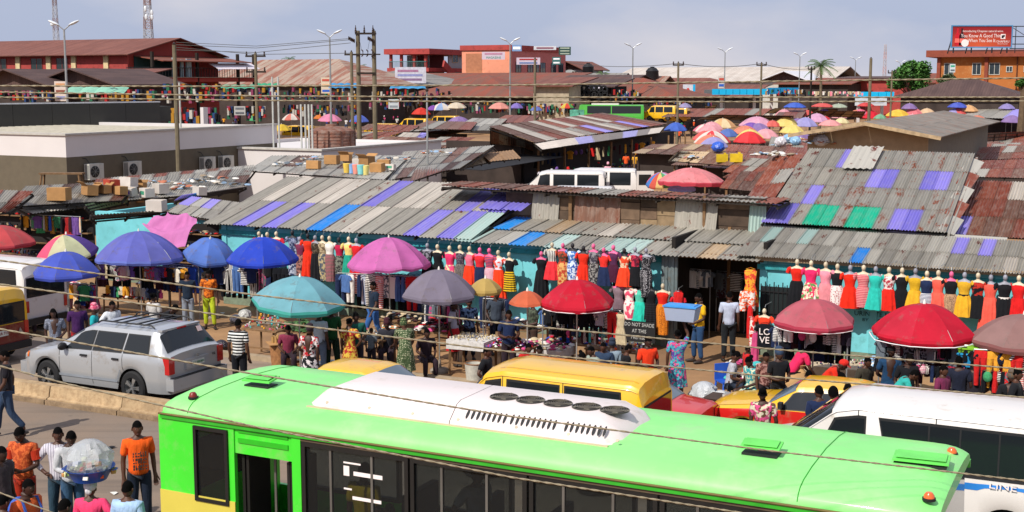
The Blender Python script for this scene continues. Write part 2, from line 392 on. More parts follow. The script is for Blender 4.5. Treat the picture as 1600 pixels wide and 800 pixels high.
lx = thing('loose_sheet', 'loose violet plastic sheet curling over the right end of the left roof', 'roof sheet', up(eb, 2.2, .26) + Vector((0, 0, .09)) - U * .9)
quad_sheets(lx, lx.location, lx.location + U * 1.4 + Vector((0, 0, -.03)), lx.location + U * 1.5 + V * 1.9 + Vector((0, 0, .5)), lx.location + V * 1.9 + Vector((0, 0, .5)), 2, 1, lambda i, j: PU())
b0, b1 = at_t(690, 354, T0 - .1), at_t(1186, 388, T0 - .1); b0.z = 2.56; b1.z = 2.5
zb = [ZN, AQ, ZN, ZL, BL, ZN, AQ, ZN, ZN, AQ, AQ, ZN, ZN, ZN, TN, ZN, ZN, ZN]
rB = roof('shed_roof', 'low patchwork grey roof between the left shed and the tall right shed', (b0, b1, up(b1, 1.55, .14), up(b0, 1.55, .14)), 17, 1, lambda i, j: zb[i](), under=False)
c0, c1 = up(b0 + U * 1.0, 1.35, .17), up(b1 - U * .2, 1.35, .17)
zc = [BL, ZN, ZN, TN, ZN, ZN, WH, ZN, ZN, ZN, ZL, ZN, ZN, ZN, ZN, ZN]
rB2 = roof('shed_roof', 'upper lap of overlapping grey sheets below the patched timber wall', (c0, c1, up(c1, 1.5, .12), up(c0, 1.5, .12)), 15, 1, lambda i, j: zc[i](), under=False)
pw0, pw1 = at_t(790, 318, 34.4), at_t(1195, 334, 34.4)
sp = st(pw0)[0]; Lp = st(pw1)[0] - sp
pw = thing('patched_wall', 'patched wall of brown boards and old sheets under the rusty roof edge', 'wall', W(sp, 34.4, 2.7), ANG)
part('backing', MB().box(0, .1, -2.7, Lp, .16, 1.12), DARK(), pw)
x = 0
bw = [mat('brown_board', '6b5644', .9, var=.35, sc=4), mat('dark_board', '4b3c30', .9, var=.35, sc=4), mat('tan_board', '8a7458', .9, var=.3, sc=4)]
while x < Lp - .3:
 w = ru(.5, 1.5); w = min(w, Lp - x)
 kind = random.choice('bbsdb')
 if kind == 's':
  r_ = quad_sheets(pw, pw.matrix_basis @ Vector((x, ru(-.12, 0), .05)), pw.matrix_basis @ Vector((x + w, ru(-.12, 0), .05)), pw.matrix_basis @ Vector((x + w, .05, 1.0)), pw.matrix_basis @ Vector((x, .05, 1.0)), max(1, round(w)), 1, lambda i, j: pick(ZN, 3, RB, 1, AQ, 1), name='wall_sheet')
 else:
  z = .0
  while z < 1.0:
   h = min(ru(.3, .55), 1.08 - z)
   part('board', MB().box(x, .01 + ru(0, .05), z, x + w - .015, .09, z + h - .012), random.choice(bw), pw); z += h
 x += w
part('post', MB().box(2.1, -.06, -.1, 2.2, .0, 1.15), WOOD(), pw); part('post', MB().box(6.2, -.06, -.1, 6.28, .0, 1.15), WOOD(), pw)
d0, d1 = at_t(690, 280, 34.1), at_t(1215, 306, 34.1); d0.z = 3.86; d1.z = 3.74
rE = roof('shed_roof', 'narrow dark corrugated roof edge in front of the white vans', (d0, d1, up(d1, 1.3, .02), up(d0, 1.3, .02)), 18, 1, lambda i, j: pick(RB, 3, RU, 1, ZN, 2))
k0, k1 = at_t(1190, 349, 34.3), at_t(1477, 372, 34.3); k0.z = 3.22; k1.z = 3.18
def cC(i, j):
 P = {(0, 0): PU, (0, 1): PL, (2, 0): GR, (3, 0): GR, (4, 0): GR, (5, 0): PL, (6, 0): PU}
 q = {0: {0: PL, 1: PU, 3: GR, 4: GR, 6: GR, 7: GR, 9: PL, 10: PU}, 1: {2: PL}, 2: {6: PL, 7: PU, 10: PU, 11: PL}, 3: {3: PL}}
 m = q[j].get(i)
 if m: return m()
 return ZR() if i > 3 else pick(ZN, 3, ZR, 1)
rC = roof('shed_roof', 'tall grey and rusting corrugated roof with violet and green plastic sheets on the right', (k0, k1, up(k1, 5.3, .32), up(k0, 5.3, .32)), 13, 4, cC, jit=.35)
rp = thing('loose_sheet', 'plain grey sheet lying near the ridge of the tall right roof', 'roof sheet', up(k0, 3.7, .32) + U * 1.35 + Vector((0, 0, .12)))
quad_sheets(rp, rp.location, rp.location + U * .85, rp.location + U * .85 + V * 1.6 + Vector((0, 0, .52)), rp.location + V * 1.6 + Vector((0, 0, .52)), 1, 1, lambda i, j: ZL())
fk = roof('flank_roof', 'rusty orange sheets along the left flank of the tall right roof', (k0 - U * .95 + V * .6, k0 - U * .05 + V * .6 + Vector((0, 0, .2)), up(k0, 5.0, .31) - U * .1, up(k0, 5.0, .29) - U * 1.0), 2, 4, lambda i, j: pick(RU, 4, ZR, 1))
e0, e1 = at_t(1150, 387, T0), at_t(1660, 424, T0); nD = 24 * (st(at_t(1980, 440, T0))[0] - st(e0)[0]) / (st(e1)[0] - st(e0)[0]); e1 = at_t(1980, 440, T0); e0.z = 2.62; e1.z = 2.56
ap = {1: AQ, 4: AQ, 9: BL, 16: PL, 18: PL, 20: WH}
rD = roof('shed_roof', 'low grey corrugated apron roof above the right row of dresses', (e0, e1, up(e1, 2.3, .2), up(e0, 2.3, .2)), round(nD), 2, lambda i, j: (ap[i]() if i in ap and j == (0 if i in (9, 20) else 1) else pick(ZN, 5, ZL, 2)), under=False)
fb = thing('fascia_board', 'long weathered timber beam along the eave above the right dresses', 'beam', e0 + Vector((0, 0, -.13)), ANG)
part('beam', MB().box(.5, .05, 0, (e1 - e0).length, .17, .12), mat('pale_weathered_wood', 'a08a6c', .9, var=.3, sc=5, bump=.3), fb)
for i in range(4):
 q0 = up(k0, 0, 0) + U * (.1 + i * 1.55) + Vector((0, 0, -.27)) - V * .25
 lp = thing('ridge_capping', 'long flattened grey sheet covering the joint below the tall roof', 'roof sheet', q0, group='flat capping sheets')
 quad_sheets(lp, q0, q0 + V * .0 + Vector((0, 0, .0)) + U * .001 + V * .45 + Vector((0, 0, .16)), q0 + U * 1.5 + V * .45 + Vector((0, 0, .14)), q0 + U * 1.5, 1, 1, lambda i_, j_: pick(ZL, 2, ZN, 2), waves=4, amp=.012)
f0, f1 = at_t(1487, 356, 35.2), at_t(1990, 372, 35.2); f0.z = 3.05; f1.z = 3.0
rF = roof('shed_roof', 'brown rusted corrugated roof with one white sheet at the right edge', (f0, f1, up(f1, 4.0, .27), up(f0, 4.0, .27)), 20, 3, lambda i, j: WH() if (i, j) in ((3, 2), (4, 2)) else (PL() if (i, j) == (0, 0) else pick(RU, 6, RB, 3)))
cf = thing('flank_wall', 'upright grey and rusty sheets closing the right end of the tall roof', 'wall', W(st(k1)[0] + .05, 34.3), ANG)
cs = MB(); cs.add([(0, 0, 2.4), (0, 5.3, 2.4), (0, 5.3, 4.82), (0, 0, 3.12), (.06, 0, 2.4), (.06, 5.3, 2.4), (.06, 5.3, 4.82), (.06, 0, 3.12)], [(0, 3, 2, 1), (4, 5, 6, 7), (0, 1, 5, 4), (1, 2, 6, 5), (2, 3, 7, 6), (3, 0, 4, 7)])
part('gable_panel', cs, ZR(), cf)
for i in range(5):
 part('edge_sheet', cached('edgesh', lambda: MB().box(0, 0, 0, .42, 1.05, .02)), RU() if i % 2 else ZL(), cf, (-.25, .1 + i * 1.0, 3.22 + i * .325), (R(17.5), R(20), 0))
for (s_0, s_1, t_, zt) in ((st(ea)[0], st(eb)[0], 36.2, 3.6), (st(k0)[0], st(k1)[0], 39.7, 4.7)):
 o = thing('back_wall', 'plain timber wall closing the back of a market shed' + (' on the left' if t_ < 37 else ' on the right'), 'wall', W(s_0, t_), ANG)
 part('boards', MB().box(0, 0, 0, s_1 - s_0, .1, zt), DARK(), o)
# houses
def fan(mb, pts): mb.add(pts, [tuple(range(len(pts)))])
def house(name, label, K, L, D, z0, z1, front, side, cat='building', rot=ANG):
 """box building, near right corner K on the ground; length L runs left (-x), depth D away (+y)"""
 th = thing(name, label, cat, (K.x, K.y, 0), rot)
 part('front_wall', MB().box(-L, 0, z0, 0, .25, z1), front, th)
 part('side_wall', MB().box(-.25, .25, z0, 0, D, z1), side, th)
 part('rear_wall', MB().box(-L, D - .25, z0, -.25, D, z1 - .003), side, th); part('left_wall', MB().box(-L, .25, z0, -L + .25, D - .25, z1), side, th)
 return th
GLS = glassmat('window_glass', (.03, .04, .05))
def window(th, x, y, z, w, h, face='f', frame=None, pane=None, name='window', bars=1):
 fr = frame or mat('white_frame', 'b8b8b0', .6)
 M = Matrix.Translation((x, y, z)) @ (Matrix.Rotation(R(90), 4, 'Z') if face == 's' else Matrix.Identity(4))
 mb = MB(); t = .06
 mb.box(0, -.05, 0, w, .03, t, M).box(0, -.05, h - t, w, .03, h, M).box(0, -.05, t, t, .03, h - t, M).box(w - t, -.05, t, w, .03, h - t, M)
 for i in range(bars): xx = w * (i + 1) / (bars + 1); mb.box(xx - .025, -.045, t, xx + .025, .03, h - t, M)
 f = part(name, mb, fr, th)
 part('pane', MB().box(t, -.015, t, w - t, .0, h - t, M), pane or GLS, f); return f
def slope_roof(th, m, x0, x1, y0, y1, ze, zr, kind='gable', ov=.6, nsheets=None, name='roof', axis='x', rx=None):
 """pitched roof on a house; individual strips where large enough"""
 x0 -= ov; x1 += ov; y0 -= ov; y1 += ov; ym = (y0 + y1) / 2
 def slab(pts):
  n = (Vector(pts[1]) - Vector(pts[0])).cross(Vector(pts[-1]) - Vector(pts[0])); 
  if n.z < 0: pts = pts[::-1]; n = -n
  mb.slab(pts, n, .1)
 mb = MB()
 if kind == 'gable':
  slab([(x0, y0, ze), (x1, y0, ze), (x1, ym, zr), (x0, ym, zr)]); slab([(x0, y1, ze), (x1, y1, ze), (x1, ym + .01, zr), (x0, ym + .01, zr)])
 elif kind == 'mono': slab([(x0, y0, ze), (x1, y0, ze), (x1, y1, zr), (x0, y1, zr)])
 else:
  a = (y1 - y0) / 2 if rx is None else rx
  if a * 2 > x1 - x0: a = (x1 - x0) / 2 - .01
  slab([(x0, y0, ze), (x1, y0, ze), (x1 - a, ym, zr), (x0 + a, ym, zr)]); slab([(x0, y1, ze), (x1, y1, ze), (x1 - a, ym, zr), (x0 + a, ym, zr)])
  slab([(x1, y0, ze), (x1, y1, ze), (x1 - a, ym, zr)]); slab([(x0, y0, ze), (x0, y1, ze), (x0 + a, ym, zr)])
 r_ = part(name, mb.mesh('roof', 0), m, th)
 return r_
def ribroof(name, c0, c1, sc=1.2, axis='X', k=1.0):
 """far roofing: sheet rows and streaks too small to be picked apart"""
 if name in MATS: return MATS[name]
 T = NT(name); co = T.coord(rand=False)
 wv = T.n('ShaderNodeTexWave', {'Vector': co, 'Scale': sc, 'Distortion': .6, 'Detail': 3}, bands_direction=axis).outputs[0]
 n1 = T.noise(T.coord((1.3, .12, .12), False), 1.0, 6, .75); n2 = T.noise(co, .5, 6)
 a = T.mix(T.ramp(n1, .46, .54), C(c0), C(c1)); a = T.mix(T.math('MULTIPLY', T.ramp(n2, .4, .7), .4 * k), a, mul(C(c0), .55))
 a = T.mix(T.math('MULTIPLY', T.ramp(wv, .3, .6), .25), a, mul(C(c0), .6))
 T.set('Base Color', a); T.set('Roughness', .8); T.bump(wv, .5, .05)
 MATS[name] = T.m; return T.m
BR = ribroof('brown_far_roof', '6e3e32', '7d4c3e'); BR2 = ribroof('red_brown_far_roof', '83422f', '6f4a3c'); STR = ribroof('streaked_rust_roof', '8c5a48', 'a09080', 1.2)
GRF = ribroof('grey_far_roof', '8a8680', '6f6a66', 1.5); DKR = ribroof('dark_brown_roof', '4a3430', '57403a')
PK = ribroof('pale_far_roof', 'b9ada2', 'c4bab0', .8)
K = at_d(102, 212, 57.5); K.z = 0
CREAM = mat('cream_wall', 'cac4c2', .8, var=.04, sc=.7, orand=0); BEIGE = mat('taupe_wall', '5e5546', .85, var=.1, dirt=.1, orand=0)
wb_ = thing('flat_roofed_building', 'white and taupe flat roofed building with four air conditioners', 'building', K, ANG)
zt = at_d(102, 212, 57.5).z; zm = at_d(102, 246, 57.5).z; Wd = 15.6
part('upper_wall', MB().box(-16, 0, zm, 0, .3, zt), CREAM, wb_); part('upper_wall', MB().box(-.3, .3, zm, 0, Wd, zt), CREAM, wb_)
part('lower_wall', MB().box(-16, .003, 0, -.003, .3, zm), BEIGE, wb_); part('lower_wall', MB().box(-.3, .3, 0, -.003, Wd, zm), BEIGE, wb_)
part('rear_wall', MB().box(-16, Wd - .3, 0, -.3, Wd, zt), CREAM, wb_)
part('parapet_cap', MB().box(-16, -.08, zt, .08, .34, zt + .09).box(-.34, .34, zt, .08, Wd + .1, zt + .09), mat('pale_cap', 'b5b0a8', .7), wb_)
part('roof_deck', MB().box(-16, .3, zt - .5, -.34, Wd - .3, zt - .4), mat('roof_deck', '8e8a80', .9, var=.25), wb_)
rb = MB()
for i in range(26): rb.box(-14 , 1 + i * .5, zt - .35, -1.2, 1.12 + i * .5, zt - .1)
part('roof_batten', rb, mat('pale_batten', 'b9b2a2', .8), wb_)
acm = mat('off_white_casing', 'b9b7ae', .5, var=.08); dk = BLACK()
def ac_unit(parent_s, y, z, lab):
 a = thing('air_conditioner', lab, 'air conditioner', W(*parent_s, z), ANG)
 part('casing', MB().box(0, -.45, 0, .32, .45, .72), acm, a)
 part('side_grille', MB().box(.05, -.458, .05, .3, -.452, .66), mat('grille_grey', '80807c', .5), a)
 f = part('fan_guard', MB().lathe([(.27, 0), (.27, .02), (.2, .03), (.05, .035)], 18), dk, a, (.322, -.12, .36), (0, R(90), 0))
 for k in range(4): part('guard_ring', MB().box(-.25, -.006, .03, .25, .006, .045), mat('grille_grey', '80807c', .5), f, (0, 0, 0), (0, 0, k * math.pi / 4))
 part('panel', MB().box(.323, .19, .04, .333, .42, .68), acm, a)
 part('bracket', MB().box(-.3, -.36, -.06, .3, -.3, 0).box(-.3, .3, -.06, .3, .36, 0).box(-.28, .3, -.35, -.24, .36, -.06).box(-.28, -.36, -.35, -.24, -.3, -.06), STEEL(), a)
 part('pipe', MB().tube([(.1, -.2, .72), (.0, -.3, .95), (-.1, -.6, 1.02), (-.28, -1.0, 1.08)], .018, 6), dk, a)
ks, kt = st(K)
for px, py, lab in ((150, 268, 'white air conditioner nearest the sunlit corner of the taupe wall'), (210, 264, 'second white air conditioner from the sunlit wall corner'), (327, 256, 'white air conditioner left of the close pair at the wall end'), (356, 254, 'rightmost white air conditioner of the close pair')):
 p = at_s(px, py, ks + .32); ac_unit((ks + .05, st(p)[1]), 0, p.z - .36, lab)
a0, a1 = at_d(-260, 162, 66), at_d(250, 160, 80); cz = a1.z
cf_ = thing('canopy', 'long charcoal canopy fascia with a thin white top edge at left', 'canopy', (a0.x, a0.y, 0), math.atan2(a1.y - a0.y, a1.x - a0.x))
Lc = Vector((a1.x - a0.x, a1.y - a0.y)).length
CH = mat('charcoal_cladding', '3e3c36', .6, var=.06, orand=.04)
for i in range(8): part('cladding_panel', MB().box(i * Lc / 8, -.02 * 0, cz - 1.42, (i + 1) * Lc / 8 - .02, .2, cz), CH, cf_)
part('top_trim', MB().box(0, -.03, cz, Lc, .3, cz + .07), mat('white_trim', 'd8d8d8', .5), cf_)
part('deck', MB().box(0, .2, cz - .4, Lc, 7, cz - .1), CH, cf_)
part('end_box', MB().box(Lc, .4, cz - 1.2, Lc + 1.0, 2.2, cz - .25), CH, cf_)
for x in (3, 10, 17, 23.5): part('column', MB().box(x, 2, 0, x + .35, 2.35, cz - .4), CREAM, cf_)
K2 = at_d(502, 236, 66); K2.z = 0; z2 = at_d(500, 236, 66).z
wp = house('parapet_building', 'small white parapet building with a rusty water tank behind', K2, 10.4, 12.5, 0, z2, CREAM, CREAM)
part('parapet_cap', MB().box(-10.5, -.1, z2, .1, .3, z2 + .1).box(-.3, .3, z2, .1, 12.5, z2 + .1), mat('pale_cap', 'b5b0a8', .7), wp)
part('roof_deck', MB().box(-10.1, .26, z2 - .3, -.26, 12.2, z2 - .2), CREAM, wp)
wt = thing('water_tank', 'rusty brown ribbed water tank on the white parapet building', 'water tank', at_d(519, 240, 72) - Vector((0, 0, .3)))
tk = MB(); pr = []
for i in range(9): pr += [(1.28, i * .18), (1.31, i * .18 + .03), (1.28, i * .18 + .15)]
tk.lathe([(1.0, 0)] + pr + [(1.1, 1.68), (.35, 1.85), (.33, 1.95), (.05, 1.97)], 28)
part('tank_body', tk, mat('rusty_tank', '7a4a38', .8, var=.4, sc=2, dirt=.6, dirtc='8a7a70'), wt)
bm = MB()
for k in range(12): a_ = k * math.pi / 6; bm.box(1.31 * math.cos(a_) - .03, 1.31 * math.sin(a_) - .03, 0, 1.31 * math.cos(a_) + .03, 1.31 * math.sin(a_) + .03, 1.6)
part('stave', bm, mat('rusty_strap', '4e2d22', .8), wt)
# far town
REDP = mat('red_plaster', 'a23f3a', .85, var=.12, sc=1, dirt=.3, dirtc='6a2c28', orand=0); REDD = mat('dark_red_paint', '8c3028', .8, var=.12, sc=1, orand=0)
CRM = mat('cream_paint', 'cbb68c', .8, orand=0); PINK_LIT = mat('pink_plaster_lit', 'd98d70', .85, var=.08, sc=.6, dirt=.2, dirtc='a8624c', orand=0); PINK_SHADE = mat('pink_plaster_shade', 'c47068', .85, var=.1, sc=.6, dirt=.2, dirtc='9c5048', orand=0)  # pink building: sunlit front and shaded side painted as two plaster tones
ORG = mat('orange_plaster', 'a8642f', .85, var=.12, sc=.5, dirt=.25, dirtc='b88a58', orand=0); GREYW = mat('grey_plaster', '9da3a6', .85, var=.12, sc=.6, orand=0)
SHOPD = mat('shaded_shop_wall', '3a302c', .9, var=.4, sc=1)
K = at_d(200, 118, 148); zb = at_d(200, 121, 148).z; ze = at_d(200, 85, 148).z; zr = ze + 2.1
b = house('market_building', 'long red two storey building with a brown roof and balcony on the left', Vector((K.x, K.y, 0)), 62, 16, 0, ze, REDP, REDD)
slope_roof(b, BR, -62, 0, 0, 16, ze, zr, 'gable', ov=1.0)
part('gable_wall', MB().add([(.02, 0, ze), (.02, 16, ze), (.02, 8, zr - .25)], [(0, 1, 2)]), REDD, b)
for x in (-12.5, -17.5, -24, -29, -34.5, -41, -8.5, -3.5, -50):
 part('pilaster', MB().box(x, -.18, zb, x + .7, -.002, ze - .1), CRM, b)
for x in (-13.8 - 1.3, -21, -27, -9.5 - 1.5, -38, -45): window(b, x, -.02, zb + .1, 1.9, 2.2, frame=REDD, pane=glassmat('dark_pane', (.02, .03, .03)))
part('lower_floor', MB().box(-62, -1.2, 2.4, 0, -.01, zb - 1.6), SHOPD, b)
part('balcony', MB().box(.02, -.2, zb - .5, 3.4, 19, zb), REDD, b)
part('balcony_deck', MB().box(0, -.3, zb + .002, 3.6, 19.2, zb + .06), mat('concrete', '8f8578', .9), b)
rl = MB()
for i in range(40): rl.box(3.4, i * .48, zb, 3.45, i * .48 + .05, zb + 1.1)
rl.box(3.4, 0, zb + 1.1, 3.46, 19, zb + 1.17)
for i in range(7): rl.box(i * .5, -.2, zb, i * .5 + .05, -.15, zb + 1.1)
rl.box(0, -.2, zb + 1.1, 3.4, -.14, zb + 1.17)
part('railing', rl, BLACK(), b)
part('inner_wall', MB().box(.03, 9, zb, .2, 15, ze - .4), REDP, b); part('inner_wall', MB().box(.03, 1.0, zb, .15, 8, ze - .1), mat('teal_wall', '1e3a3c', .9), b)
for x, y in ((3.1, .3), (3.1, 8), (3.1, 15.6), (3.1, 18.8)): part('column', MB().box(x, y, 0, x + .3, y + .3, ze + .3), DARK(), b)
st_ = MB()
for i in range(9): st_.box(2.5 + i * .55, -1.6, zb - 2.9 + (8 - i) * .33, 3.05 + i * .55, -.4, zb - 2.7 + (8 - i) * .33)
st_.bar((2.5, -1.6, zb + .7), (7.5, -1.6, zb - 2.2), .08); st_.bar((2.5, -1.6, zb + .3), (7.5, -1.6, zb - 2.6), .08)
part('staircase', st_, CRM, b)
part('awning', MB().slab([(.1, 1, ze - .1), (4.4, 1, ze - .7), (4.4, 17, ze - .7), (.1, 17, ze - .1)], (1, 0, 4), .1), BR2, b)
part('awning', MB().slab([(3.5, 10, ze - .9), (3.5, 18, ze - .8), (5, 18, ze - 1.5), (5, 10, ze - 1.6)], (1, 0, 2), .05), mat('white_cloth', 'cfc6cc', .8), b)
part('water_butt', MB().lathe([(.9, 0), (.95, .1), (.95, 1.4), (.2, 1.8)], 14, (-3.4, -1.2, zb - 1.2)), mat('grey_plastic', '7c7e7a', .6), b)
part('hanging_boards', MB().box(3, 4, zb, 3.2, 4.5, zb + 2.3).box(3, 5.4, zb - .5, 3.2, 5.8, zb + 2.1).box(3, 6.4, zb, 3.2, 7.2, zb + 2.2), mat('pale_boards', '8ca0a8', .7), b)
def lowhouse(px, py_eave, d, L, D, name_l, m=BR, kind='gable', rise=1.8, wall=None, axis='x', ext=0, py_r=None):
 K = at_d(px, py_eave, d); ze = K.z
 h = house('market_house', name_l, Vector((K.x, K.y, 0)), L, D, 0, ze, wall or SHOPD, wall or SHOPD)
 if axis == 'x': slope_roof(h, m, -L, 0, 0, D, ze, ze + rise, kind, rx=ext or None)
 else:
  mb = MB(); x0, x1, xm = -L - .7, .7, -L / 2
  for a, c_, e in (((x0, -1, ze), (xm, -1, ze + rise), 1), ((x1, -1, ze), (xm, -1, ze + rise), -1)):
   a = Vector(a); c_ = Vector(c_); pts = [a, c_, c_ + Vector((0, D + 2, 0)), a + Vector((0, D + 2, 0))]
   n = (pts[1] - pts[0]).cross(pts[3] - pts[0]); 
   if n.z < 0: pts = pts[::-1]; n = -n
   mb.slab(pts, n, .12)
  part('roof', mb.mesh('roof', 0), m, h)
  part('gable_wall', MB().add([(-L, -.002, ze), (0, -.002, ze), (xm, -.002, ze + rise)], [(0, 1, 2)]), DKR, h)
 return h
lowhouse(160, 131, 128, 46, 9, 'wide brown lean-to roof below the long red building', BR, 'mono', 1.6)
lowhouse(78, 133, 118, 9.5, 8, 'left dark gabled roof before the long red building', DKR, axis='y', rise=1.5)
lowhouse(182, 132, 118, 9.5, 8, 'right dark gabled roof before the long red building', DKR, axis='y', rise=1.5)
h = lowhouse(560, 132, 140, 26, 15, 'broad hipped roof streaked rust and grey left of the twin power poles', STR, 'hip', 2.9)
h = lowhouse(672, 134, 150, 14, 12, 'grey hipped roof just right of the twin power poles', GRF, 'hip', 1.9)
K = at_d(668, 128, 178); zt_ = at_d(668, 76, 178).z; zf = at_d(668, 106, 178).z
v = thing('veranda_building', 'red flat roofed building with open verandas left of the pink building', 'building', (K.x, K.y, 0), ANG)
part('roof_slab', MB().box(-6.5, -.8, zt_ - .75, .8, 15, zt_), REDP, v); part('floor_slab', MB().box(-6.2, -.5, zf - .5, .5, 15, zf), REDP, v)
part('back_wall', MB().box(-5.9, 4.5, 0, 0, 4.7, zt_ - .8), mat('maroon_wall', '5c2a2a', .9, orand=0), v)
part('side_wall', MB().box(-.15, 6, 0, .0, 14.6, zt_ - .8), GREYW, v)
for x in (-6, -4.3, -2.2, -.4): part('column', MB().box(x, -.2, 0, x + .35, .15, zt_ - .75), REDP, v)
for x in (-5.9, -5.0, -3.0): window(v, x, 4.45, zf + .1, .8, 1.7, pane=GLS)
for y in (7, 11.5): window(v, .03, y, zf + .8, 1.7, 1.2, 's', frame=CRM)
rr = MB(); rr.box(-6, -.3, zf + .85, 0, -.25, zf + .92)
for i in range(30): rr.box(-6 + i * .2, -.3, zf, -5.97 + i * .2, -.26, zf + .85)
part('railing', rr, mat('teal_rail', '4a7a78', .7), v)
part('stair', MB().bar((1.4, 2, zf + .6), (1.4, 9, zf - 3.4), .3, 1.0).bar((2.2, 2, zf - 1.5), (2.2, 9, zf - 4.8), .3, 1.0), REDP, v)
sg = thing('shop_sign', 'white signboard below the red veranda building', 'sign', at_d(643, 130, 150) - Vector((1.9, 0, 0)), 0)
part('board', MB().box(0, -.05, 0, 7.2 * .5, 0, 1.9 * .5 + .9), mat('white_sign', 'c0c0cc', .6), sg)
for i, (w, cc) in enumerate(((2.8, '7a6080'), (2.9, '8a90c0'), (2.4, 'a07090'))): part('printed_line', MB().box(.3, -.07, .3 + i * .5, .3 + w, -.055, .55 + i * .5), mat('sign_' + cc, cc), sg)
K = at_d(798, 118, 168); zt_ = at_d(798, 70, 168).z; zm = at_d(798, 78, 168).z
p_ = house('office_building', 'three storey pink building with red parapet and signboards', Vector((K.x, K.y, 0)), 7.2, 17.5, 0, zm, PINK_LIT, PINK_SHADE)
part('parapet', MB().box(-7.4, -.2, zm, .2, 17.6, zt_), REDP, p_)
part('recess', MB().box(-6.6, -.04, zm - 3.2, -4.2, -.003, zm - .4), mat('tan_recess', 'a0694c', .85), p_)
part('balcony', MB().box(-6.7, -.6, zm - 3.2, -3.8, -.0, zm - 3.0), CRM, p_)
for x in (-6.3, -2.9): window(p_, x, -.03, zm - 5.8, 1.7, 1.2, frame=REDP)
for y in (1.4, 5.0, 7.0, 9.0, 12.5, 15): window(p_, .03, y, zm - 2.9, 1.6, 1.4, 's', frame=mat('dark_frame', '5a4240'))
for y in (2.4, 6.5, 10.8, 13): window(p_, .03, y, zm - 6.6, 1.5, 1.0, 's', frame=mat('dark_frame', '5a4240'), pane=GLS)
part('string_course', MB().box(-7.3, -.06, zm - 4.2, .06, -.004, zm - 4.05).box(.004, .0, zm - 4.2, .06, 17.6, zm - 4.05), REDP, p_)
def sign(name, label, px0, py0, px1, py1, d, lines, bgc, side=None, fg='ffffff', rotz=None, depth=.12, legs=0):
 a = at_d(px0, py1, d); c_ = at_d(px1, py0, d); w = c_.x - a.x; h = c_.z - a.z
 s_ = thing(name, label, 'sign', a, 0)
 part('board', MB().box(0, 0, 0, w, depth, h), mat('sign_bg_' + bgc, bgc, .5, var=.06, orand=0), s_)
 n = len(lines)
 for i, ln in enumerate(lines):
  if isinstance(ln, str): ln = (ln, fg)
  if ln[0].startswith('~'):
   part('printed_line', MB().box(w * .12, -.02, h * (1 - (i + .7) / n), w * .88, -.001, h * (1 - (i + .3) / n)), mat('sign_fg_' + ln[1], ln[1], .5), s_); continue
  sz = min(h / n * .78, w / max(len(ln[0]), 1) * 1.55)
  text_part(ln[0], s_, (w / 2, -.02, h * (1 - (i + .5) / n)), (R(90), 0, 0), sz, mat('sign_fg_' + ln[1], ln[1], .5, var=.02, orand=0))
 for k in range(legs): part('post', MB().box(w * (.15 + .7 * k) - .06, depth, -3, w * (.15 + .7 * k) + .06, depth + .12, h), STEEL(), s_)
 return s_
sign('signboard', 'white and pink signboard on the sunlit front of the pink building', 753, 81, 789, 93, 166, [('~', 'b88098'), ('MAGAZINE', '3a9a80')], 'c8b8c4')
sign('signboard', 'blue signboard at the top left of the shaded pink side', 800, 70, 815, 80, 166, ['~'], '7898c0')
sign('signboard', 'white parapet signboard high on the pink building', 834, 72, 869, 78, 172, [('~', '8a5060')], 'c8ccd0')
sign('signboard', 'dark green signboard on the right corner of the pink building', 873, 73, 892, 86, 176, [('~', 'a8b4a0')] * 3, '2c4a44')
sign('signboard', 'red and white banner across the middle of the pink building', 807, 90, 844, 101, 166, [('~', 'b02828'), ('~', '6078a8')], 'c8b8c4')
sign('signboard', 'small teal and white signboard right of the red banner', 863, 89, 876, 101, 168, ['~', '~'], '3a6a68')
lowhouse(806, 151, 120, 12, 12, 'broad red brown hipped roof before the pink building', BR2, 'hip', 2.0)
lowhouse(868, 130, 150, 22, 9, 'brown roof with pale patches directly below the pink building', BR2, 'mono', 1.3)
lowhouse(975, 131, 140, 8, 10, 'brown gabled shop roof right of the pink building', DKR, 'gable', 1.0)
hh = lowhouse(910, 109, 190, 4.5, 8, 'small pale gabled house behind the brown roofs', BR, 'gable', 1.3, wall=GREYW, axis='y')
window(hh, -3.6, -.02, 7.4, .9, 1.2); window(hh, -1.7, -.02, 7.4, .9, 1.2)
lowhouse(1052, 152, 125, 16, 10, 'red brown hipped roof left of the sign pylon', BR2, 'hip', 1.9)
lowhouse(1030, 130, 165, 15, 8, 'low red roof behind the second street lamp', BR2, 'hip', .8)
lowhouse(960, 132, 155, 8, 6, 'greyish gabled roof among the brown roofs', GRF, 'gable', 1.4)
lowhouse(889, 134, 118, 3.6, 5, 'pale cloth walled stall left of the tyre shop', BR, 'mono', .8, wall=mat('dirty_canvas', 'a89a84', .9, var=.25))
ts = lowhouse(955, 135, 122, 4.6, 4, 'dark tyre shop with a white awning', DKR, 'mono', .8, wall=mat('near_black_wall_and_shade', '1c1818', .9))
part('awning', MB().slab([(-3.4, -1.4, at_d(920, 138, 122).z), (-.4, -1.4, at_d(920, 138, 122).z), (-.4, 0, at_d(920, 134, 122).z), (-3.4, 0, at_d(920, 134, 122).z)], (0, -1, 2), .05), mat('white_cloth', 'cfc6cc', .8), ts)
tyre_m = mat('tyre_rubber', '19191b', .8, var=.2)
ty = cached('tyre_small', lambda: MB().rings([[((.34 + .1 * math.cos(b_)) * math.cos(a_), .1 * math.sin(b_), (.34 + .1 * math.cos(b_)) * math.sin(a_)) for b_ in [k * math.pi / 3 for k in range(6)]] for a_ in [k * math.pi / 6 for k in range(13)]], caps=False))
